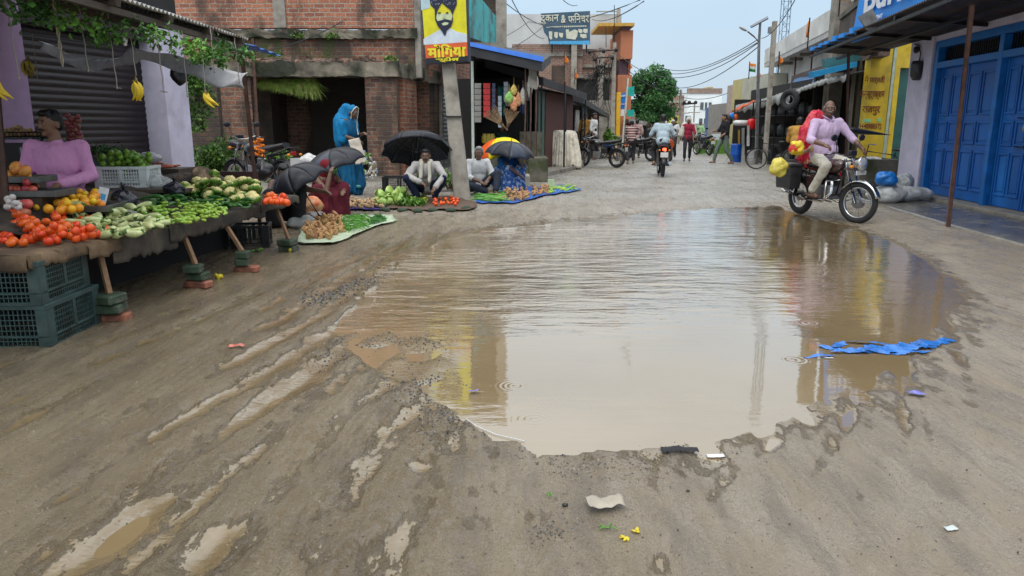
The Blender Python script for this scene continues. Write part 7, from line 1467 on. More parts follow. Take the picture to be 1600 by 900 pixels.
p = at_ground(1062, 252); bicycle('bicycle ridden toward the camera by the man in a white cap', (p.x-.2, p.y+.6, gh(p.x, p.y)), heading(-.25, -1))
# ---------------- umbrellas ----------------
ublk = cloth('umbrella_black', (.022, .024, .032), .38, .2, .15); ublk2 = cloth('umbrella_slate', (.05, .06, .085), .35, .2, .15)
def umbrella(lab, apex, r, depth, tilt, cols, shaft=.75, hook=True, n=8, spin=0):
    M = Euler(tilt, 'XYZ').to_matrix().to_4x4(); t = thing('umbrella', lab, 'umbrella', tuple(apex)); t.rotation_euler = tilt
    g = MB(); K = 6
    for k in range(n):
        def fn(u, v, k=k):
            a = (k+u)*2*math.pi/n+spin; q = v; rr = r*math.sin(q*1.35)/math.sin(1.35); edge = 1-.10*math.sin(u*math.pi)*q**2; z = -depth*(1-math.cos(q*1.35))/(1-math.cos(1.35))+.025*math.sin(u*math.pi)*q
            return (rr*edge*math.cos(a), rr*edge*math.sin(a), z)
        g.grid(fn, 6, 9, mi=k % len(cols), smooth=True)
    g.build('canopy', cols, t, sol=.003)
    g = MB(); g.tube([(0, 0, .06), (0, 0, -shaft)], .007, 6)
    if hook: g.tube([(0, 0, -shaft), (0, 0, -shaft-.05), (.025, 0, -shaft-.08), (.055, 0, -shaft-.06), (.055, 0, -shaft-.03)], .011, 6)
    g.build('shaft', iron, t)
    for k in range(n):
        a = k*2*math.pi/n+spin; P = []
        for i in range(7): q = i/6; rr = r*math.sin(q*1.35)/math.sin(1.35); P.append((rr*math.cos(a), rr*math.sin(a), -depth*(1-math.cos(q*1.35))/(1-math.cos(1.35))-.008))
        g = MB(); g.tube(P, .0035, 4); g.tube([(0, 0, -depth*1.0), P[3]], .003, 4); g.build('rib', steel, t)
    return t
umbrella('wide black umbrella held over the squatting man by the brick pier', Y(650, 212, 13.9), .66, .34, (R(-27), R(-4), 0), [ublk, ublk2, ublk, ublk], .8, n=10)
umbrella('black umbrella with a grey sheen tilted over the woman in maroon', Y(517, 234, 11.5), .48, .24, (R(10), R(-14), 0), [ublk, ublk, ublk2], .7)
umbrella('black umbrella lying low at the left, behind the orange sack', Y(452, 262, 9.9), .42, .26, (R(12), R(-26), 0), [ublk], .7)
uo, uy_, ug = cloth('umb_orange', (.70, .10, .01), .4), cloth('umb_yellow', (.78, .62, .01), .4), cloth('umb_green', (.03, .25, .06), .4)
umbrella('orange, yellow and green rainbow umbrella behind the slate one', Y(775, 217, 16.5), .54, .34, (R(8), R(-16), 0), [ug, uy_, uo, uo, uo, uy_, uy_, uy_], .7, spin=R(15))
umbrella('slate black umbrella over the woman in the blue patterned sari', Y(799, 221, 15.7), .53, .30, (R(4), R(7), 0), [ublk2, ublk], .95)
# ---------------- people ----------------
DG = None
def blob(name, caps, ells, voxel, m, parent, amp=0, fs=(6, 6, 2), sm=4, seed=0, extra=None):
    g = MB()
    for p, q, r1, r2 in caps:
        p, q = V(p), V(q); g.ell(p, r1, None, 14, 10); g.ell(q, r2, None, 14, 10); x, y, d = frame(q-p if (q-p).length > 1e-5 else V((0, 0, 1))); vs = []
        for c, r in ((p, r1), (q, r2)):
            for k in range(14): a = k*2*math.pi/14; vs.append(c+x*math.cos(a)*r+y*math.sin(a)*r)
        g.add(vs, [(k, (k+1) % 14, 14+(k+1) % 14, 14+k) for k in range(14)]+[tuple(range(14))[::-1], tuple(range(14, 28))], True)
    for e_ in ells: c, r = e_[0], e_[1]; g.ell(c, r, e_[2] if len(e_) > 2 else None, 20, 14)
    me = bpy.data.meshes.new(name); me.from_pydata(g.v, [], g.f); o = bpy.data.objects.new(name, me); COL.objects.link(o)
    a = o.modifiers.new('r', 'REMESH'); a.mode = 'VOXEL'; a.voxel_size = voxel; b_ = o.modifiers.new('s', 'SMOOTH'); b_.factor = .5; b_.iterations = sm
    bpy.context.view_layer.update(); dg = bpy.context.evaluated_depsgraph_get(); m2 = bpy.data.meshes.new_from_object(o.evaluated_get(dg)); bpy.data.objects.remove(o); bpy.data.meshes.remove(me)
    if amp:
        n = len(m2.vertices); nr = np.empty(n*3, 'f'); m2.vertices.foreach_get('normal', nr); co = np.empty(n*3, 'f'); m2.vertices.foreach_get('co', co); nr = nr.reshape(-1, 3); co = co.reshape(-1, 3)
        off = np.array([noise.noise(V((c[0]*fs[0]+seed, c[1]*fs[1], c[2]*fs[2])))+.5*noise.noise(V((c[0]*fs[0]*2.3, c[1]*fs[1]*2.3+seed, c[2]*fs[2]*2))) for c in co]); co = co+nr*off[:, None]*amp; m2.vertices.foreach_set('co', co.ravel())
    m2.polygons.foreach_set('use_smooth', np.ones(len(m2.polygons), bool)); m2.materials.clear(); m2.materials.append(m); m2.name = name; m2.update()
    o = bpy.data.objects.new(name, m2); COL.objects.link(o)
    if parent: o.parent = parent
    return o
skA = mat('skin_brown', (.27, .145, .088), .5, .1, 14, .1, 60, subsurf=.05); skB = mat('skin_dark', (.145, .075, .048), .5, .12, 14, .1, 60); hairb = mat('hair_black', (.008, .007, .007), .5, .3, 40, .5, 90); hairg = mat('hair_grey', (.30, .29, .28), .7, .3, 40, .5, 90); eyew = mat('eye_white', (.55, .52, .48), .3); eyed = mat('eye_dark', (.01, .008, .008), .2); lipm = mat('lips', (.14, .055, .045), .5)
STAND = dict(pel=(0, 0, .92), che=(0, .0, 1.27), nek=(0, .01, 1.42), hed=(0, -.015, 1.55), shR=(-.175, .01, 1.37), shL=(.175, .01, 1.37), elR=(-.24, .03, 1.10), elL=(.24, .03, 1.10), wrR=(-.23, -.06, .87), wrL=(.23, -.06, .87), hiR=(-.09, 0, .90), hiL=(.09, 0, .90), knR=(-.10, -.03, .49), knL=(.10, -.03, .49), anR=(-.10, .02, .085), anL=(.10, .02, .085), toR=(-.12, -.15, .035), toL=(.12, -.15, .035))
def hand(caps, ells, w_, e_, s=1.0, curl=.4, side=1):
    w_, e_ = V(w_), V(e_); d = (w_-e_).normalized(); x, y, _ = frame(d); 
    pc = w_+d*.045*s; caps.append((w_, pc, .024*s, .030*s)); bx = x*side
    for k, L_ in enumerate((.058, .068, .064, .050)):
        o = pc+bx*(-.027+.018*k)*s+d*.018*s; a = o+d*L_*.55*s-y*.010*curl*s; b_ = a+d*L_*.45*s-y*L_*curl*s; caps.append((o, a, .0085*s, .008*s)); caps.append((a, b_, .008*s, .007*s))
    o = w_+d*.02*s-bx*.02*s; a = o+d*.03*s-bx*.022*s; caps.append((o, a, .010*s, .009*s)); caps.append((a, a+d*.028*s-y*.008*s, .009*s, .0075*s))
def person(lab, loc, rotz, J=None, skin=skA, top=None, toplen='long', bottom=None, hair=hairb, hairstyle='short', vox=.010, yaw=0, pit=0, roll=0, girth=1.0, face=False, shoes=None, scale=1.0, bald=False, tilt=None, handcurl=.6, must=False, topm=.016, sleeve=None, noarms=False):
    j = dict(STAND); j.update(J or {}); j = {k: V(v) for k, v in j.items()}
    t = thing('person', lab, 'person', loc, rotz); t.scale = (scale,)*3
    caps, ells = [], []
    up = (j['che']-j['pel']).normalized(); side = (j['shL']-j['shR']).normalized(); fw = side.cross(up).normalized()*-1; fw = up.cross(side)*-1 if False else side.cross(up)
    MT = Matrix((side, -fw if False else (up.cross(side)), up)).transposed()
    G_ = girth
    def torso(e):
        return [(j['pel'], (.155*G_+e, .115*G_+e, .12+e), MT), (j['pel'].lerp(j['che'], .5), (.142*G_+e, .108*G_+e, .17+e), MT), (j['che'], (.165*G_+e, .110*G_+e, .165+e), MT)]
    def arms(caps_, e, to='wr', base=1.0):
        for s in 'RL':
            caps_.append((j['sh'+s], j['el'+s], .052+e, .041+e))
            if to == 'wr': caps_.append((j['el'+s], j['wr'+s].lerp(j['el'+s], .04), .041+e, .029+e*1.1))
            elif to == 'mid': caps_.append((j['el'+s], j['el'+s].lerp(j['wr'+s], .25), .041+e, .040+e))
    ells += torso(0); arms(caps, 0)
    for s in 'RL':
        caps.append((j['che']+V((0, 0, .08)), j['sh'+s], .07, .056)); caps.append((j['hi'+s], j['kn'+s], .082, .054)); caps.append((j['kn'+s], j['kn'+s].lerp(j['an'+s], .35), .054, .052)); caps.append((j['kn'+s].lerp(j['an'+s], .35), j['an'+s], .052, .034)); 
        hl = j['an'+s]+(j['an'+s]-j['to'+s])*.25; hl.z = j['to'+s].z+.005; caps.append((hl, j['to'+s], .036, .030)); caps.append((j['an'+s], hl, .034, .034))
        if not noarms: hand(caps, ells, j['wr'+s], j['el'+s], 1.0, handcurl, 1 if s == 'L' else -1)
    caps.append((j['nek'], j['hed'], .052, .05))
    HM = (Euler((pit, roll, yaw), 'XYZ')).to_matrix(); hc = j['hed']
    def hp(x, y, z): return hc+HM @ V((x, y, z))
    ells += [(hp(0, .008, .018), (.074, .092, .098), HM), (hp(0, -.022, -.045), (.056, .066, .066), HM), (hp(0, -.068, -.083), (.026, .022, .020), HM), (hp(-.077, .012, -.012), (.012, .022, .033), HM), (hp(.077, .012, -.012), (.012, .022, .033), HM), (hp(0, -.094, -.022), (.016, .018, .016), HM), (hp(0, -.078, .028), (.052, .016, .014), HM), (hp(-.038, -.066, -.03), (.022, .02, .02), HM), (hp(.038, -.066, -.03), (.022, .02, .02), HM)]
    caps.append((hp(0, -.084, .018), hp(0, -.098, -.018), .009, .013))
    ells += [(hp(0, -.082, -.052), (.024, .012, .008), HM)]
    body_ = blob('body', caps, ells, vox*.8 if face else vox, skin, t, sm=3 if face else 2)
    if face:
        for s in (-1, 1):
            g = MB(); g.ell(hp(s*.030, -.0795, .008), (.0135, .007, .0065), HM, 10, 6); e_ = g.build('eye', eyew, t); g = MB(); g.ell(hp(s*.030+.002, -.0855, .008), (.0062, .003, .0062), HM, 8, 6); g.build('iris', eyed, e_)
            g = MB(); g.tube([hp(s*.014, -.089, .026), hp(s*.030, -.090, .032), hp(s*.047, -.081, .027)], .0042, 5); g.build('eyebrow', hair, t)
        g = MB(); g.ell(hp(0, -.0915, -.057), (.022, .006, .0065), HM, 10, 6); g.build('lips', lipm, t)
    if must: g = MB(); g.tube([hp(-.032, -.086, -.050), hp(0, -.098, -.041), hp(.032, -.086, -.050)], [.005, .009, .005], 6); g.build('moustache', hair, t)
    if hairstyle == 'short': blob('hair', [], [(hp(0, .020, .045), (.080, .090, .080), HM), (hp(0, .035, .0), (.079, .074, .075), HM)]+([] if bald else [(hp(0, -.03, .088), (.062, .055, .032), HM)]), .008 if face else .012, hair, t, amp=.006, fs=(40, 40, 40), sm=1)
    elif hairstyle == 'bald': blob('hair', [], [(hp(-.066, .030, .005), (.016, .045, .04), HM), (hp(.066, .030, .005), (.016, .045, .04), HM), (hp(0, .085, .01), (.05, .018, .05), HM)], .008, hair, t, amp=.004, fs=(40, 40, 40), sm=1)
    if top:
        c2 = []; arms(c2, .016, {'long': 'wr', 'short': 'mid', 'half': 'mid'}[toplen])
        for s in 'RL': c2.append((j['che']+V((0, 0, .08)), j['sh'+s], .085, .072))
        c2.append((j['nek']-V((0, 0, .06)), j['nek']-V((0, 0, .02)), .075, .062))
        blob('shirt', c2, torso(topm), vox, top, t, amp=.012, fs=(13, 13, 6), seed=len(lab))
    if bottom:
        c2 = []
        for s in 'RL': c2.append((j['hi'+s], j['kn'+s], .098, .070)); c2.append((j['kn'+s], j['an'+s].lerp(j['kn'+s], .12), .070, .058))
        blob('trousers', c2, [(j['pel'], (.160*G_+.006, .12*G_+.006, .11), MT)], vox, bottom, t, amp=.012, fs=(14, 14, 6), seed=2)
    if shoes:
        for s in 'RL':
            hl = j['an'+s]+(j['an'+s]-j['to'+s])*.3; hl.z = j['to'+s].z; g = MB(); g.tube([hl+V((0, 0, -.018)), j['to'+s]+V((0, 0, -.018))], [.040, .044], 10, squash=.35); g.build('sandal', shoes, t)
    t['J'] = 0; del t['J']; return t, j, hp, HM
# 1 vendor in pink
pink = cloth('pink_knit', (.78, .36, .64), .9, .08, .35, 120)
vy = 7.15; vl = Y(101, 330, vy); sitz = .30
t, j, hp, HM = person('man in a pink sweater sitting behind the stall, looking to the left', (vl.x, vy, 0), R(12), dict(pel=(0, .05, .66), che=(0, 0, .97), nek=(0, 0, 1.15), hed=(-.02, -.01, 1.305), shR=(-.19, 0, 1.10), shL=(.19, 0, 1.10), elR=(-.27, -.05, .84), elL=(.27, -.06, .86), wrR=(-.16, -.26, .80), wrL=(.10, -.28, .80), hiR=(-.1, .03, .64), hiL=(.1, .03, .64), knR=(-.2, -.36, .62), knL=(.2, -.36, .62), anR=(-.2, -.38, .22), anL=(.2, -.38, .22), toR=(-.2, -.52, .17), toL=(.2, -.52, .17)), skA, pink, 'long', cloth('dark_trousers', (.03, .03, .035)), hairb, yaw=R(-38), pit=R(4), girth=1.22, face=True, vox=.009, must=True, scale=1.09)
g = MB(); g.box((vl.x, vy+.08, .27), (.42, .36, .58)); g.solo('stool', wood_d, 'low wooden stool under the man in pink', 'stool', bev=.01)
# 2 standing woman in blue
blue_s = cloth('blue_sari', (.005, .09, .20), .8, .2, .4, 30); blue_v = cloth('blue_veil', (.004, .17, .38), .7, .15, .3, 30); trim_w = cloth('sari_trim', (.55, .65, .62))
p = GG(549, 303); J = dict(che=(0, -.03, 1.27), nek=(0, -.07, 1.42), hed=(0, -.12, 1.53), elR=(-.22, -.05, 1.10), elL=(.22, -.05, 1.10), wrR=(-.12, -.27, 1.02), wrL=(.10, -.26, 1.14), toR=(-.10, -.15, .035))
t, j, hp, HM = person('woman standing in a bright blue veil and dark blue sari, holding a paper sack', tuple(p), R(68), J, skB, None, hairstyle='none', yaw=R(-8), pit=R(18), face=True, scale=.98, vox=.011, hair=hairg)
blob('sari_skirt', [((0, 0, .95), (0, 0, .5), .17, .21), ((0, 0, .5), (0, .0, .20), .21, .25), ((0, 0, .2), (.0, .02, .16), .25, .26), ((.02, -.05, .8), (.03, -.12, .2), .12, .16)], [], .014, blue_s, t, amp=.05, fs=(16, 16, 1.2), sm=3)
blob('blouse', [((-.17, .01, 1.36), (-.22, -.03, 1.12), .075, .062), ((.17, .01, 1.36), (.22, -.03, 1.12), .075, .062)], [((0, -.02, 1.2), (.19, .15, .26))], .013, blue_s, t, amp=.02, fs=(12, 12, 4))
vp_ = blob('veil', [((0, .03, 1.60), (0, .10, 1.35), .10, .18), ((0, .10, 1.35), (0, .10, 1.0), .20, .19), ((-.17, .02, 1.30), (-.20, .0, 1.05), .12, .10), ((.17, .02, 1.30), (.2, .0, 1.05), .12, .10)], [(hp(0, .028, .022), (.093, .095, .115), HM)], .011, blue_v, t, amp=.025, fs=(11, 11, 3), sm=4)
g = MB(); g.tube([hp(-.085, -.05, -.10), hp(-.09, -.045, .02), hp(-.055, -.06, .10), hp(0, -.062, .135), hp(.055, -.06, .10), hp(.09, -.045, .02), hp(.085, -.05, -.10), (.06, -.15, 1.25), (.04, -.19, 1.12)], .010, 6); g.build('veil_border', trim_w, t)
g = MB(); g.grid(lambda u, v: ((.245+.02*math.sin(u*50))*math.sin(u*6.283)+.0, .02+(.255+.02*math.sin(u*50))*math.cos(u*6.283), .13+.05*v+.015*math.sin(u*12)), 80, 1); g.build('skirt_border', cloth('teal_border', (.12, .40, .42)), t, sol=.004)
kraft = mat('kraft_sack', (.56, .50, .42), .8, .12, 7, .3, 14); g = MB(); w_ = Y(570, 236, p.y-.16)
P = [Y(544, 219, p.y-.32), Y(561, 215, p.y-.3), Y(573, 252, p.y-.34), Y(556, 258, p.y-.4)]; g.grid(lambda u, v: (P[0].lerp(P[1], u)).lerp(P[3].lerp(P[2], u), v)+V((0, .02*noise.noise(V((u*4, v*5, 1))), .01*math.sin(u*14)*v)), 12, 16); g.solo('paper_sack', kraft, 'empty beige paper sack held by the woman in blue', 'sack', sol=.006)
# 3 maroon woman crouching
mar = cloth('maroon_sari', (.10, .010, .022), .8, .2, .4, 30, col2=(.16, .02, .03))
SQ = dict(pel=(0, .16, .20), che=(0, .0, .50), nek=(0, -.06, .62), hed=(0, -.10, .73), shR=(-.16, -.03, .58), shL=(.16, -.03, .58), elR=(-.22, -.22, .42), elL=(.22, -.22, .42), wrR=(-.10, -.36, .40), wrL=(.12, -.36, .40), hiR=(-.09, .14, .20), hiL=(.09, .14, .20), knR=(-.20, -.22, .44), knL=(.20, -.22, .44), anR=(-.13, -.10, .085), anL=(.13, -.10, .085), toR=(-.15, -.26, .035), toL=(.15, -.26, .035))
p = GG(511, 338); J = dict(SQ); J.update(wrR=(-.05, -.30, .66), elR=(-.14, -.34, .42))
t, j, hp, HM = person('woman in a maroon sari crouching beneath the tilted black umbrella', tuple(p), R(38), J, skB, None, hairstyle='none', yaw=R(10), pit=R(15), vox=.011)
blob('sari', [((0, .16, .22), (0, .02, .48), .19, .17), ((-.09, .14, .22), (-.19, -.22, .42), .13, .11), ((.09, .14, .22), (.19, -.22, .42), .13, .11), ((-.17, -.22, .40), (-.15, -.2, .08), .12, .14), ((.17, -.22, .40), (.15, -.2, .08), .12, .14), ((0, -.2, .3), (0, -.2, .08), .14, .16), ((0, .05, .1), (0, -.1, .08), .16, .16)], [((0, .0, .50), (.18, .14, .16))], .013, mar, t, amp=.03, fs=(13, 13, 3))
blob('head_cloth', [(hp(0, .04, .03), (0, .04, .55), .098, .13)], [(hp(0, .02, .03), (.09, .095, .105), HM)], .012, cloth('red_headcloth', (.16, .012, .02), .8), t, amp=.012)
# hidden person with outstretched arm
p = V((PX(446, 10.2), 10.2, .0)); p.z = gh(p.x, p.y)
J = dict(SQ); J.update(elL=(.30, -.16, .50), wrL=(.50, -.26, .48), shL=(.16, -.03, .60)); t, j, hp, HM = person('person in dark clothes crouching at the stall end with one arm stretched out', tuple(p), R(15), J, skB, None, hairstyle='short', vox=.011, pit=R(20)); blob('shawl', [((0, .16, .22), (0, .02, .50), .19, .18), ((-.09, .14, .22), (-.19, -.22, .42), .13, .11), ((.09, .14, .22), (.19, -.22, .42), .13, .11), ((-.17, -.22, .4), (-.15, -.2, .1), .12, .12), ((.17, -.22, .4), (.15, -.2, .1), .12, .12), ((.15, -.03, .6), (.26, -.13, .52), .07, .06)], [((0, 0, .52), (.19, .15, .17))], .013, cloth('dark_shawl', (.02, .02, .024)), t, amp=.02)
orsk = cloth('orange_sack', (.75, .13, .03), .55, .3, .9, 30, col2=(.8, .45, .25), mix=(.45, .6)); 
bag(484, 343, 10.6, (.24, .17, .17), orsk, 'shiny orange cloth sack beside the crouching woman in maroon', 'sack', 'cloth_sack', knot=False, k=.35)
bag(473, 362, 10.0, (.20, .16, .12), white_s, 'white woven sack at the far end of the stall', 'sack', 'woven_sack', knot=False, k=.2); bag(494, 352, 10.3, (.17, .12, .10), clr, 'clear bag beside the white woven sack', knot=False)
g = MB(); a, b_ = Y(455, 318, 9.7), Y(497, 343, 9.7); g.tube([a, b_], .010, 6); g.tube([b_, b_+V((.03, 0, -.02)), b_+V((.05, 0, .02)), b_+V((.03, 0, .06))], .008, 6); g.solo('walking_stick', iron, 'black hooked walking stick lying across the orange sack', 'stick')
# 4 man under umbrella
p = GG(667, 316); navy_t = cloth('navy_trousers', (.012, .018, .045)); offs = cloth('grey_white_shirt', (.38, .37, .36), .85, .15, .3, 30)
J = dict(SQ); J.update(knR=(-.30, -.20, .42), knL=(.30, -.20, .42), elR=(-.30, -.16, .46), elL=(.32, -.18, .46), wrR=(-.06, -.30, .36), wrL=(.18, -.34, .28), che=(0, .06, .52), nek=(0, .02, .66), hed=(0, -.01, .78), shR=(-.18, .02, .62), shL=(.18, .02, .62), pel=(0, .18, .24), hiR=(-.09, .16, .24), hiL=(.09, .16, .24))
t, j, hp, HM = person('man squatting under the wide black umbrella in a pale shirt and scarf', tuple(p), R(0), J, skB, offs, 'long', navy_t, hairb, pit=R(8), vox=.010, face=True, must=True, scale=1.06)
blob('scarf', [(V((-.06, -.06, .66)), V((-.08, -.16, .42)), .035, .03), (V((.06, -.06, .66)), V((.07, -.16, .36)), .035, .03), (V((-.07, 0, .68)), V((.07, 0, .68)), .05, .05)], [], .009, cloth('pale_scarf', (.45, .42, .36)), t, amp=.01, fs=(20, 20, 8))
# 5 white shirt man
p = GG(748, 304); J = dict(pel=(0, .1, .16), che=(0, .04, .48), nek=(0, .0, .62), hed=(0, -.03, .755), shR=(-.18, .02, .58), shL=(.18, .02, .58), elR=(-.22, -.08, .33), elL=(.24, -.10, .36), wrR=(-.08, -.30, .26), wrL=(.05, -.34, .28), hiR=(-.09, .08, .15), hiL=(.09, .08, .15), knR=(-.30, -.25, .20), knL=(.26, -.30, .40), anR=(.05, -.38, .09), anL=(.16, -.46, .085), toR=(.18, -.44, .05), toL=(.2, -.6, .035))
wsh = cloth('white_shirt', (.58, .58, .58), .8, .08, .3, 30)
t, j, hp, HM = person('white-haired man in a white shirt sitting just right of the concrete pole', tuple(p), R(22), J, skB, wsh, 'half', cloth('slate_trousers', (.025, .032, .05)), hairg, yaw=R(-25), vox=.010, face=True, scale=1.1)
# 6 blue patterned woman
pat = cloth('blue_pattern', (.03, .10, .28), .8, .3, .4, 30, col2=(.35, .45, .6), mix=(.52, .58), scale=28); pat2 = cloth('blue_plain', (.015, .10, .28))
p = GG(790, 297); J = dict(SQ); J.update(elR=(-.2, -.3, .44), wrR=(-.04, -.42, .30), wrL=(.05, -.30, .58), elL=(.2, -.28, .40))
t, j, hp, HM = person('woman in a blue patterned sari crouching under the slate umbrella', tuple(p), R(48), J, skB, None, hairstyle='short', pit=R(20), vox=.011, scale=1.1)
blob('blouse', [((-.16, -.03, .58), (-.2, -.16, .48), .075, .06), ((.16, -.03, .58), (.2, -.16, .48), .075, .06)], [((0, .0, .50), (.18, .14, .17)), ((0, .1, .34), (.17, .14, .16))], .013, pat2, t, amp=.015)
blob('sari', [((0, .16, .22), (0, .1, .32), .19, .17), ((-.09, .14, .22), (-.19, -.22, .42), .13, .11), ((.09, .14, .22), (.19, -.22, .42), .13, .11), ((-.17, -.22, .40), (-.15, -.2, .08), .12, .14), ((.17, -.22, .40), (.15, -.2, .08), .12, .14), ((0, -.2, .3), (0, -.2, .08), .14, .16), ((0, .05, .1), (0, -.1, .08), .16, .16)], [], .013, pat, t, amp=.03, fs=(13, 13, 3))
# 7 shopkeeper
person('shopkeeper standing in the dark general store behind the brooms', (PX(784, 20.9), 20.9, 0.0), R(0), None, skA, cloth('dark_green_shirt', (.02, .05, .04)), 'short', cloth('dark_trousers', (.03, .03, .035)), hairb, vox=.016, scale=.86, face=True)
# 8 far rider
RIDE = dict(pel=(0, -.20, .93), che=(0, -.10, 1.24), nek=(0, -.08, 1.40), hed=(0, -.10, 1.52), shR=(-.18, -.08, 1.34), shL=(.18, -.08, 1.34), elR=(-.30, -.06, 1.12), elL=(.30, -.06, 1.12), wrR=(-.30, .18, 1.06), wrL=(.30, .18, 1.06), hiR=(-.10, -.18, .90), hiL=(.10, -.18, .90), knR=(-.20, .20, .72), knL=(.20, .20, .72), anR=(-.20, -.06, .38), anL=(.20, -.06, .38), toR=(-.22, .08, .33), toL=(.22, .08, .33))
def flipy(J): # riders face +Y in bike coordinates; person() faces -Y, so turn them round
    return {(k[:2]+{'R': 'L', 'L': 'R'}.get(k[2:], k[2:])): (-v[0], -v[1], v[2]) for k, v in J.items()}
RF = {}
for k, v in RIDE.items():
    RF[k] = (v[0], -v[1], v[2])
p = at_ground(1035, 277); h_ = heading(.12, 1)
person('rider in a pale blue shirt seen from behind on the tail-lit motorcycle', (p.x+.1, p.y+.75, gh(p.x, p.y+.7)-.01), h_+math.pi, RF, skA, cloth('pale_blue_shirt', (.42, .52, .58)), 'long', cloth('dark_trousers', (.03, .03, .035)), hairb, vox=.014, girth=1.12, scale=1.02)
bag(1047, 234, 20.9, (.10, .10, .16), plastic('orange_bag', (.75, .12, .02)), 'orange bag hanging on the right side of the bike riding away', 'bag', knot=False); 
# 9 striped walker
stripe = cloth('maroon_stripe', (.20, .05, .05), .8); N = stripe.node_tree.nodes; L = stripe.node_tree.links; wv = N.new('ShaderNodeTexWave'); wv.bands_direction = 'Z'; wv.inputs['Scale'].default_value = 3.4; tc = N.new('ShaderNodeTexCoord'); L.new(tc.outputs['Object'], wv.inputs[0]); x_ = N.new('ShaderNodeMix'); x_.data_type = 'RGBA'; cr_ = N.new('ShaderNodeMapRange'); cr_.inputs[1].default_value = .45; cr_.inputs[2].default_value = .55; L.new(wv.outputs[1], cr_.inputs[0]); L.new(cr_.outputs[0], x_.inputs[0]); x_.inputs[6].default_value = (.14, .03, .035, 1); x_.inputs[7].default_value = (.45, .36, .34, 1); L.new(x_.outputs[2], N['Principled BSDF'].inputs['Base Color'])
WALK = dict(knR=(-.10, -.16, .50), anR=(-.10, -.10, .10), toR=(-.11, -.27, .05), knL=(.10, .02, .49), anL=(.10, .26, .12), toL=(.11, .13, .04), elR=(-.24, .10, 1.11), wrR=(-.22, .12, .88), elL=(.24, -.06, 1.11), wrL=(.2, -.22, .93))
dt = cloth('dark_trousers', (.03, .03, .035))
p = at_ground(985, 256); J = dict(WALK); J.update(che=(0, -.10, 1.24), nek=(0, -.16, 1.38), hed=(0, -.22, 1.48), shR=(-.17, -.12, 1.33), shL=(.17, -.12, 1.33), elR=(-.2, -.2, 1.1), wrR=(-.1, -.36, 1.12), elL=(.2, -.2, 1.1), wrL=(.1, -.36, 1.12))
person('man in a maroon and white striped shirt walking away on the left of the street', tuple(p), R(170), J, skB, stripe, 'long', dt, hairb, vox=.015, shoes=iron, scale=.97)
# 10 hooded woman
p = at_ground(1073, 252); t, j, hp, HM = person('woman in a maroon top with a white shawl over her head walking toward the camera', tuple(p), R(-12), WALK, skB, cloth('maroon_top', (.28, .02, .05)), 'short', dt, hairb, 'none', vox=.016, shoes=iron)
blob('shawl', [((-.17, .05, 1.40), (-.26, .0, 1.0), .09, .10), ((.17, .05, 1.40), (.26, .0, 1.0), .09, .10), ((0, .06, 1.6), (0, .12, 1.1), .10, .16)], [(hp(0, .03, .03), (.11, .11, .13), HM)], .018, cloth('cream_shawl', (.55, .53, .47)), t, amp=.015)
# 11 cyclist
p = at_ground(1062, 252); CY = dict(RF); CY.update(pel=(0, .22, .90), che=(0, .06, 1.20), nek=(0, .0, 1.35), hed=(0, -.04, 1.47), hiR=(-.09, .2, .88), hiL=(.09, .2, .88), knR=(-.1, -.16, .70), knL=(.1, -.1, .58), anR=(-.12, .0, .38), anL=(.12, .06, .18), toR=(-.12, -.14, .35), toL=(.12, -.08, .15), wrR=(-.26, -.22, 1.0), wrL=(.26, -.22, 1.0))
person('cyclist in a pale shirt and white cap riding toward the camera', (p.x-.2, p.y+.6, gh(p.x, p.y)), heading(-.25, -1)+math.pi, CY, skB, wsh, 'long', dt, wsh, vox=.016)
# 12 man in black tee
p = at_ground(1130, 256); J = dict(WALK); J.update(knR=(-.10, -.22, .52), anR=(-.10, -.30, .10), toR=(-.1, -.46, .06), anL=(.1, .28, .10), elR=(-.22, -.1, 1.12), wrR=(-.16, -.36, 1.10), elL=(.2, .0, 1.08), wrL=(.16, -.2, .95), hed=(0, -.06, 1.55))
person('man in a black T-shirt and grey-green trousers walking across toward the left', tuple(p), R(-78), J, skA, cloth('black_tee', (.018, .017, .022)), 'short', cloth('olive_grey', (.13, .17, .15)), hairb, vox=.014, must=True, girth=1.12, shoes=iron, scale=1.06)
# 13 ochre person seated
p = V((PX(1240, 20.3), 20.3, gh(PX(1240, 20.3), 20.3))); J = dict(pel=(0, .0, .62), che=(0, -.12, .95), nek=(0, -.16, 1.08), hed=(0, -.20, 1.19), shR=(-.18, -.12, 1.04), shL=(.18, -.12, 1.04), elR=(-.24, -.2, .8), elL=(.24, -.2, .8), wrR=(-.1, -.4, .75), wrL=(.1, -.4, .75), hiR=(-.1, 0, .6), hiL=(.1, 0, .6), knR=(-.16, -.42, .58), knL=(.16, -.42, .58), anR=(-.16, -.40, .12), anL=(.16, -.40, .12), toR=(-.16, -.54, .05), toL=(.16, -.54, .05))
person('person in an ochre shirt seated with their back turned at the hardware cage', tuple(p), R(150), J, skA, cloth('ochre_shirt', (.48, .26, .06)), 'short', dt, hairb, vox=.014, girth=1.1, scale=1.2)
g = MB(); g.box((p.x, p.y+.05, .26), (.4, .4, .5)); g.solo('stool', wood_d, 'dark stool under the person in ochre', 'stool')
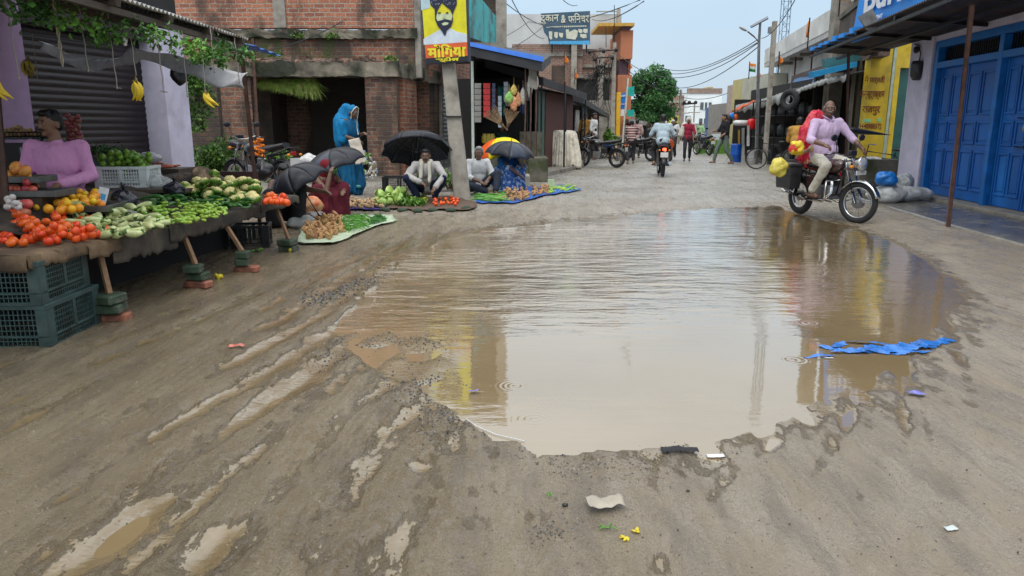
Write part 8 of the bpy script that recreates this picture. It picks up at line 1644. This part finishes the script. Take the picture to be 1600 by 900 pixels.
# rider on the main bike
lil = cloth('lilac_shirt', (.50, .38, .55), .85, .08, .35, 25); cream_t = cloth('cream_trousers', (.52, .50, .43), .85, .1, .35, 25)
RM = {k: V(v) for k, v in RF.items()}; RM.update(pel=V((0, .16, .93)), che=V((0, .14, 1.27)), nek=V((0, .12, 1.46)), hed=V((0, .09, 1.60)), shR=V((-.20, .12, 1.40)), shL=V((.20, .12, 1.40)), elR=V((-.35, .0, 1.16)), elL=V((.34, -.02, 1.18)), wrR=V((-.28, -.25, 1.09)), wrL=V((.37, -.20, 1.05)), knR=V((-.21, -.24, .80)), knL=V((.22, -.24, .80)), anR=V((-.23, .04, .40)), anL=V((.23, .04, .40)), toR=V((-.25, -.12, .35)), toL=V((.25, -.12, .35)), hiR=V((-.11, .14, .90)), hiL=V((.11, .14, .90)))
rh = heading(hd.x, hd.y)+math.pi
t, j, hp, HM = person('old man in a lilac shirt and cream trousers riding the nearest motorcycle', (mid.x, mid.y, zr_-.004), rh, RM, skB, lil, 'half', cream_t, hairg, 'bald', vox=.009, face=True, must=True, yaw=R(-30), shoes=cloth('sandal_brown', (.06, .035, .03)), girth=1.12, topm=.030, scale=1.03)
blob('shirt_tail', [], [(V((0, .14, 1.0)), (.215, .165, .17))], .011, lil, t, amp=.016, fs=(12, 12, 5))
g = MB(); g.grid(lambda u, v: (lambda a, s: (s*(.015+.055*v), .12-.085-.02*math.sin(v*3), 1.50-.10*v+.02*u))(0, 1 if u < .5 else -1), 3, 3); g = MB()
for s in (-1, 1): g.tube([(s*.012, .035, 1.425), (s*.05, .05, 1.465), (s*.07, .10, 1.49), (s*.045, .17, 1.50)], [.010, .018, .018, .014], 6, squash=.5)
g.build('collar', lil, t)
# pillion woman with red veil, seated sideways behind him
redv = cloth('red_veil', (.50, .018, .045), .6, .2, .5, 40, col2=(.60, .08, .10)); 
tan = cloth('tan_blouse', (.45, .32, .2)); rsari = cloth('red_print_sari', (.42, .02, .05), .7, .2, .4, 30, col2=(.55, .18, .08), mix=(.55, .6), scale=26)
pv_ = V((mid.x, mid.y, 0))-hd*.42; J = dict(pel=(0, .02, .88), che=(0, .0, 1.20), nek=(0, -.02, 1.36), hed=(0, -.03, 1.49), shR=(-.17, 0, 1.30), shL=(.17, 0, 1.30), elR=(-.27, .15, 1.06), elL=(.24, -.06, 1.05), wrR=(-.30, .36, 1.00), wrL=(.14, -.26, 1.0), hiR=(-.1, 0, .88), hiL=(.1, 0, .88), knR=(-.09, -.40, .82), knL=(.11, -.40, .82), anR=(-.09, -.40, .40), anL=(.11, -.40, .40), toR=(-.09, -.54, .34), toL=(.11, -.54, .34))
t, j, hp, HM = person('woman in a red veil sitting sideways on the motorcycle behind the old man', (pv_.x, pv_.y, zr_), rh+R(88), J, skA, tan, 'short', None, hairb, 'none', vox=.010, face=True, yaw=R(0), pit=R(10))
blob('sari', [((0, 0, .90), (0, -.38, .84), .17, .15), ((0, -.40, .80), (0, -.42, .52), .13, .14)], [], .012, rsari, t, amp=.03, fs=(13, 13, 3))
blob('veil', [(hp(0, .04, .03), V((0, .08, 1.34)), .10, .115), (V((0, .08, 1.34)), V((0, .10, 1.2)), .12, .15), (V((0, .09, 1.28)), V((.04, .10, .92)), .155, .12), (V((-.08, .05, 1.28)), V((-.12, .06, 1.12)), .10, .07)], [(hp(0, .012, .03), (.095, .105, .118), HM)], .010, redv, t, amp=.035, fs=(17, 17, 2))
ylw = mat('yellow_sack', (.58, .50, .08), .5, .15, 9, .9, 16); rdb = mat('printed_red_bag', (.60, .03, .02), .3, .2, 9, .5, 20, col2=(.75, .55, .03), mix=(.48, .52))
q = Y(1224, 280, 11.5); bag(1216, 277, 11.5, (.165, .13, .15), ylw, 'yellow sack hanging at the rear of the nearest motorcycle', 'sack', 'yellow_sack', knot=False, k=.3)
bag(1244, 245, 11.2, (.13, .09, .13), rdb, 'red and yellow printed carrier bag held behind the rider', 'bag', 'carrier_bag', knot=False, k=.2)
# folded black umbrella sticking out behind the rider
g = MB(); a, b_ = Y(1322, 203, 11.6), Y(1391, 211, 12.2); g.tube([a, a.lerp(b_, .15), a.lerp(b_, .5), a.lerp(b_, .92), b_], [.02, .075, .05, .012, .006], 10, squash=.7); g.solo('folded_umbrella', ublk, 'folded black umbrella sticking out to the right behind the old rider', 'umbrella')
# shack people and far people
p = V((PX(926, 28), 28, .2)); person('person in a white shirt standing in front of the far dark shack', tuple(p), R(60), None, skB, wsh, 'short', dt, hairb, vox=.018); p = V((PX(912, 29), 29, .2)); person('person in an ochre top inside the far dark shack', tuple(p), R(-30), None, skB, cloth('ochre_shirt', (.48, .26, .06)), 'short', dt, hairb, vox=.018)
p = at_ground(994, 247); person('person in a pale pink patterned shirt beyond the striped man', tuple(p), R(160), None, skB, cloth('pale_pink_shirt', (.45, .32, .30), col2=(.25, .1, .1), scale=20), 'short', dt, hairb, vox=.018, scale=.98)
p = V((PX(1089, 50), 50, 0)); person('far pedestrian in a pale green shirt behind the hooded woman', tuple(p), R(0), WALK, skB, cloth('pale_green', (.30, .50, .25)), 'short', dt, hairb, vox=.022)
# ---------------- produce on the ground sheets ----------------
def sheet(pts, m, lab, z=.012, name='ground_sheet'):
    P = [GG(*q) for q in pts]; c = sum(P, V())/len(P); g = MB(); n = len(P)
    def fn(u, v):
        s = (u*n) % n; i = int(s); f = s-i; p = P[i % n].lerp(P[(i+1) % n], f); q = c.lerp(p, v*(1+.03*math.sin(u*40))); e = .02*max(0, v-.8)/.2*(1+noise.noise(V((u*15, v, 1))))
        return (q.x, q.y, gh(q.x, q.y)+z+e+.006*noise.noise(V((q.x*9, q.y*9, 0))))
    g.grid(fn, 90, 8); return g.solo(name, m, lab, 'sheet', sol=.004)
gsh = cloth('pale_green_sheet', (.42, .50, .36), .6); vsh = cloth('violet_sheet', (.05, .04, .20), .6); bsh = cloth('blue_sheet', (.03, .12, .45), .5); brs = cloth('brown_sheet', (.12, .08, .06)); wsh2 = sackmat('white_sheet', (.5, .5, .47), (.35, .34, .3), 60)
sheet([(468, 382), (520, 384), (560, 368), (620, 346), (612, 338), (560, 338), (500, 346), (468, 362)], gsh, 'pale green sheet with ginger and long beans, nearest of the ground displays')
sheet([(528, 328), (600, 330), (606, 322), (584, 314), (532, 316)], vsh, 'violet sheet under the small potatoes in front of the woman in blue')
sheet([(588, 326), (640, 330), (735, 331), (748, 320), (700, 308), (640, 312), (596, 314)], brs, 'brown sacking with cabbages and tomatoes in front of the squatting man')
sheet([(745, 318), (800, 320), (860, 306), (912, 298), (880, 290), (820, 294), (755, 302)], bsh, 'blue sheet with beans and potatoes right of the concrete pole')
tom_s = G(668, 326, .06)
def gp(px, py): q = GG(px, py); return q
def gpile(poly, n, r, seed, maxh): P = [gp(*q) for q in poly]; z = min(p.z for p in P)+.02; return pile(None, z, n, r, seed, maxh, world=P)
gingm = mat('ginger_skin', (.50, .30, .13), .8, .25, 16, .4, 40, rnd=.015, col2=(.36, .19, .08), mix=(.5, .65))
g = MB(); g.ell((0, 0, 0), (.045, .024, .02), None, 12, 8); g.ell((.03, .02, .003), (.022, .02, .018), None, 10, 6); g.ell((-.03, -.018, 0), (.024, .02, .018), None, 10, 6); g.ell((.005, .028, 0), (.018, .02, .015), None, 8, 6); gi = g.build('ginger_root', gingm); gi['category'] = 'ginger'; gi['label'] = 'g'
strew(gi, gpile([(474, 378), (512, 378), (538, 366), (532, 350), (500, 350), (478, 362)], 115, .032, 31, .20), 'knobbly ginger root in the heap on the pale green sheet', 'ginger roots on the green sheet')
beanm = mat('long_bean', (.07, .26, .02), .4, .25, 14, .05, rnd=.02, col2=(.16, .38, .05), mix=(.5, .65))
def bean(L_, r, name, m, cat, seed=0):
    g = MB(); g.tube([V((L_*(q/7-.5), .12*L_*math.sin(q*.6+seed), .05*L_*math.sin(q/7*3.14))) for q in range(8)], [r*.4]+[r]*6+[r*.3], 6); o = g.build(name, m); o['category'] = cat; o['label'] = 'b'; return o
o_ = bean(.30, .006, 'long_bean', beanm, 'bean'); pts = gpile([(520, 362), (560, 364), (578, 352), (576, 338), (530, 342)], 130, .014, 32, .12); strew(o_, pts, 'long green bean in the heap on the pale green sheet', 'long beans on the green sheet', (.8, 1.15), False, (R(-35), .35), .25)
chm = mat('green_chilli', (.03, .17, .015), .3, .25, 14, .05, rnd=.02); o_ = bean(.10, .007, 'green_chilli', chm, 'chilli'); strew(o_, gpile([(576, 354), (604, 347), (600, 340), (576, 342)], 110, .012, 33, .07), 'small dark green chilli at the right end of the green sheet', 'green chillies on the green sheet', (.8, 1.2), False, None, .4)
cabm = mat('cabbage_leaf', (.34, .52, .12), .5, .25, 7, .5, 14, rnd=.015, col2=(.50, .60, .25), mix=(.45, .6))
def cab():
    t = thing('cabbage', 'c', 'cabbage'); MB().ell((0, 0, 0), (.085, .085, .075), None, 18, 12, fn=lambda p: p*(1+.07*noise.noise(p*22))).build('head', cabm, t)
    g = MB()
    for k in range(5):
        a = k*1.3; d = V((math.cos(a), math.sin(a), 0)); s = V((-d.y, d.x, 0)); g.grid(lambda u, v: d*(.05+.055*math.sin(v*1.9))+s*(u-.5)*.12*math.sin(.5+v*2.3)+V((0, 0, -.06+v*.10+.006*math.sin(u*15))), 5, 5)
    g.build('outer_leaf', cabm, t); return t
cb = cab(); cb['category'] = 'cabbage'; strew(cb, gpile([(584, 324), (622, 326), (630, 314), (590, 312)], 16, .075, 34, .22), 'pale green cabbage in the pile beside the black crate', 'cabbages on the brown sacking', (.75, 1.1))
g = MB(); P = [tuple(gp(random.uniform(622, 664), random.uniform(313, 324))+V((0, 0, .03+.06*random.random()))) for _ in range(900)]; leaves(g, P, .07, 0); g.solo('leafy_greens', leafm_b, 'loose heap of leafy greens between the cabbages and the tomatoes', 'greens', kind='stuff')
strew(dup(tp), gpile([(676, 324), (718, 324), (716, 314), (684, 314)], 30, .033, 35, .12), 'bright red tomato in the small heap before the squatting man', 'tomatoes before the squatting man', (.8, 1.0))
o_ = dup(gi) if False else gi; po = fruit('small_potato', mat('potato_b', (.48, .32, .17), .8, .2, 16, .2, rnd=.01), (.034, .028, .026), 'potato'); strew(po, gpile([(534, 328), (600, 328), (602, 318), (560, 312), (536, 318)], 105, .030, 36, .14), 'small round potato in the heap on the violet sheet', 'potatoes on the violet sheet')
strew(bean(.34, .011, 'flat_bean', beanm, 'bean', 1), gpile([(746, 317), (784, 318), (786, 304), (756, 304)], 70, .018, 37, .16), 'long green pod in the heap right of the concrete pole', 'pods right of the pole', (.8, 1.1), False, (R(15), .3), .2)
tur = dup(gi); strew(tur, gpile([(786, 318), (826, 314), (826, 302), (790, 302)], 70, .034, 38, .20), 'brown ginger root in the heap right of the green pods', 'ginger heap right of the pods', (.8, 1.1)); tur = dup(gi); strew(tur, gpile([(832, 308), (856, 306), (856, 296), (834, 298)], 40, .034, 39, .16), 'brown ginger root in the small heap beside the yellow-green gourds', 'ginger heap beside the gourds', (.8, 1.1))
layflat(eggp(.022, .11, 'green_gourd', gour, 'gourd', .006, 8, False), gpile([(856, 304), (902, 298), (890, 290), (858, 294)], 55, .024, 40, .14), 'light green gourd at the far right end of the blue sheet', 'gourds on the blue sheet')
c = gp(621, 306); crate('plastic_crate', 'black plastic crate standing against the brick pier behind the cabbages', crb, .62, .4, .36, (c.x, c.y+.3, c.z), R(3), group=None)
bag(632, 312, 14.0, (.22, .14, .07), cloth('grey_bundle', (.30, .27, .22)), 'grey cloth bundle lying behind the cabbages', 'bundle', 'cloth_bundle', knot=False, k=.25)
bag(664, 316, 13.2, (.06, .05, .05), rdb, 'small red and white packet at the feet of the squatting man', 'packet', 'packet', knot=False)
for k, (px, py) in enumerate(((602, 330), (628, 331), (652, 332), (676, 331), (704, 331), (728, 328))):
    c = gp(px, py); MB().ell(c+V((0, 0, .03)), (.09, .055, .04), None, 9, 6, fn=lambda p: p*(1+.2*noise.noise(p*14+V((k, 0, 0))))).solo('stone', blk, 'brown stone holding down the brown sacking, number %s from the left' % ['one', 'two', 'three', 'four', 'five', 'six'][k], 'stone', 'stones along the sacking edge')
g = MB(); c = gp(862, 298); g.box(c+V((0, .3, .12)), (.14, .1, .2)); g.solo('paper_cup', plastic('white_green', (.5, .6, .35)), 'white and green carton among the gourds on the blue sheet', 'carton')
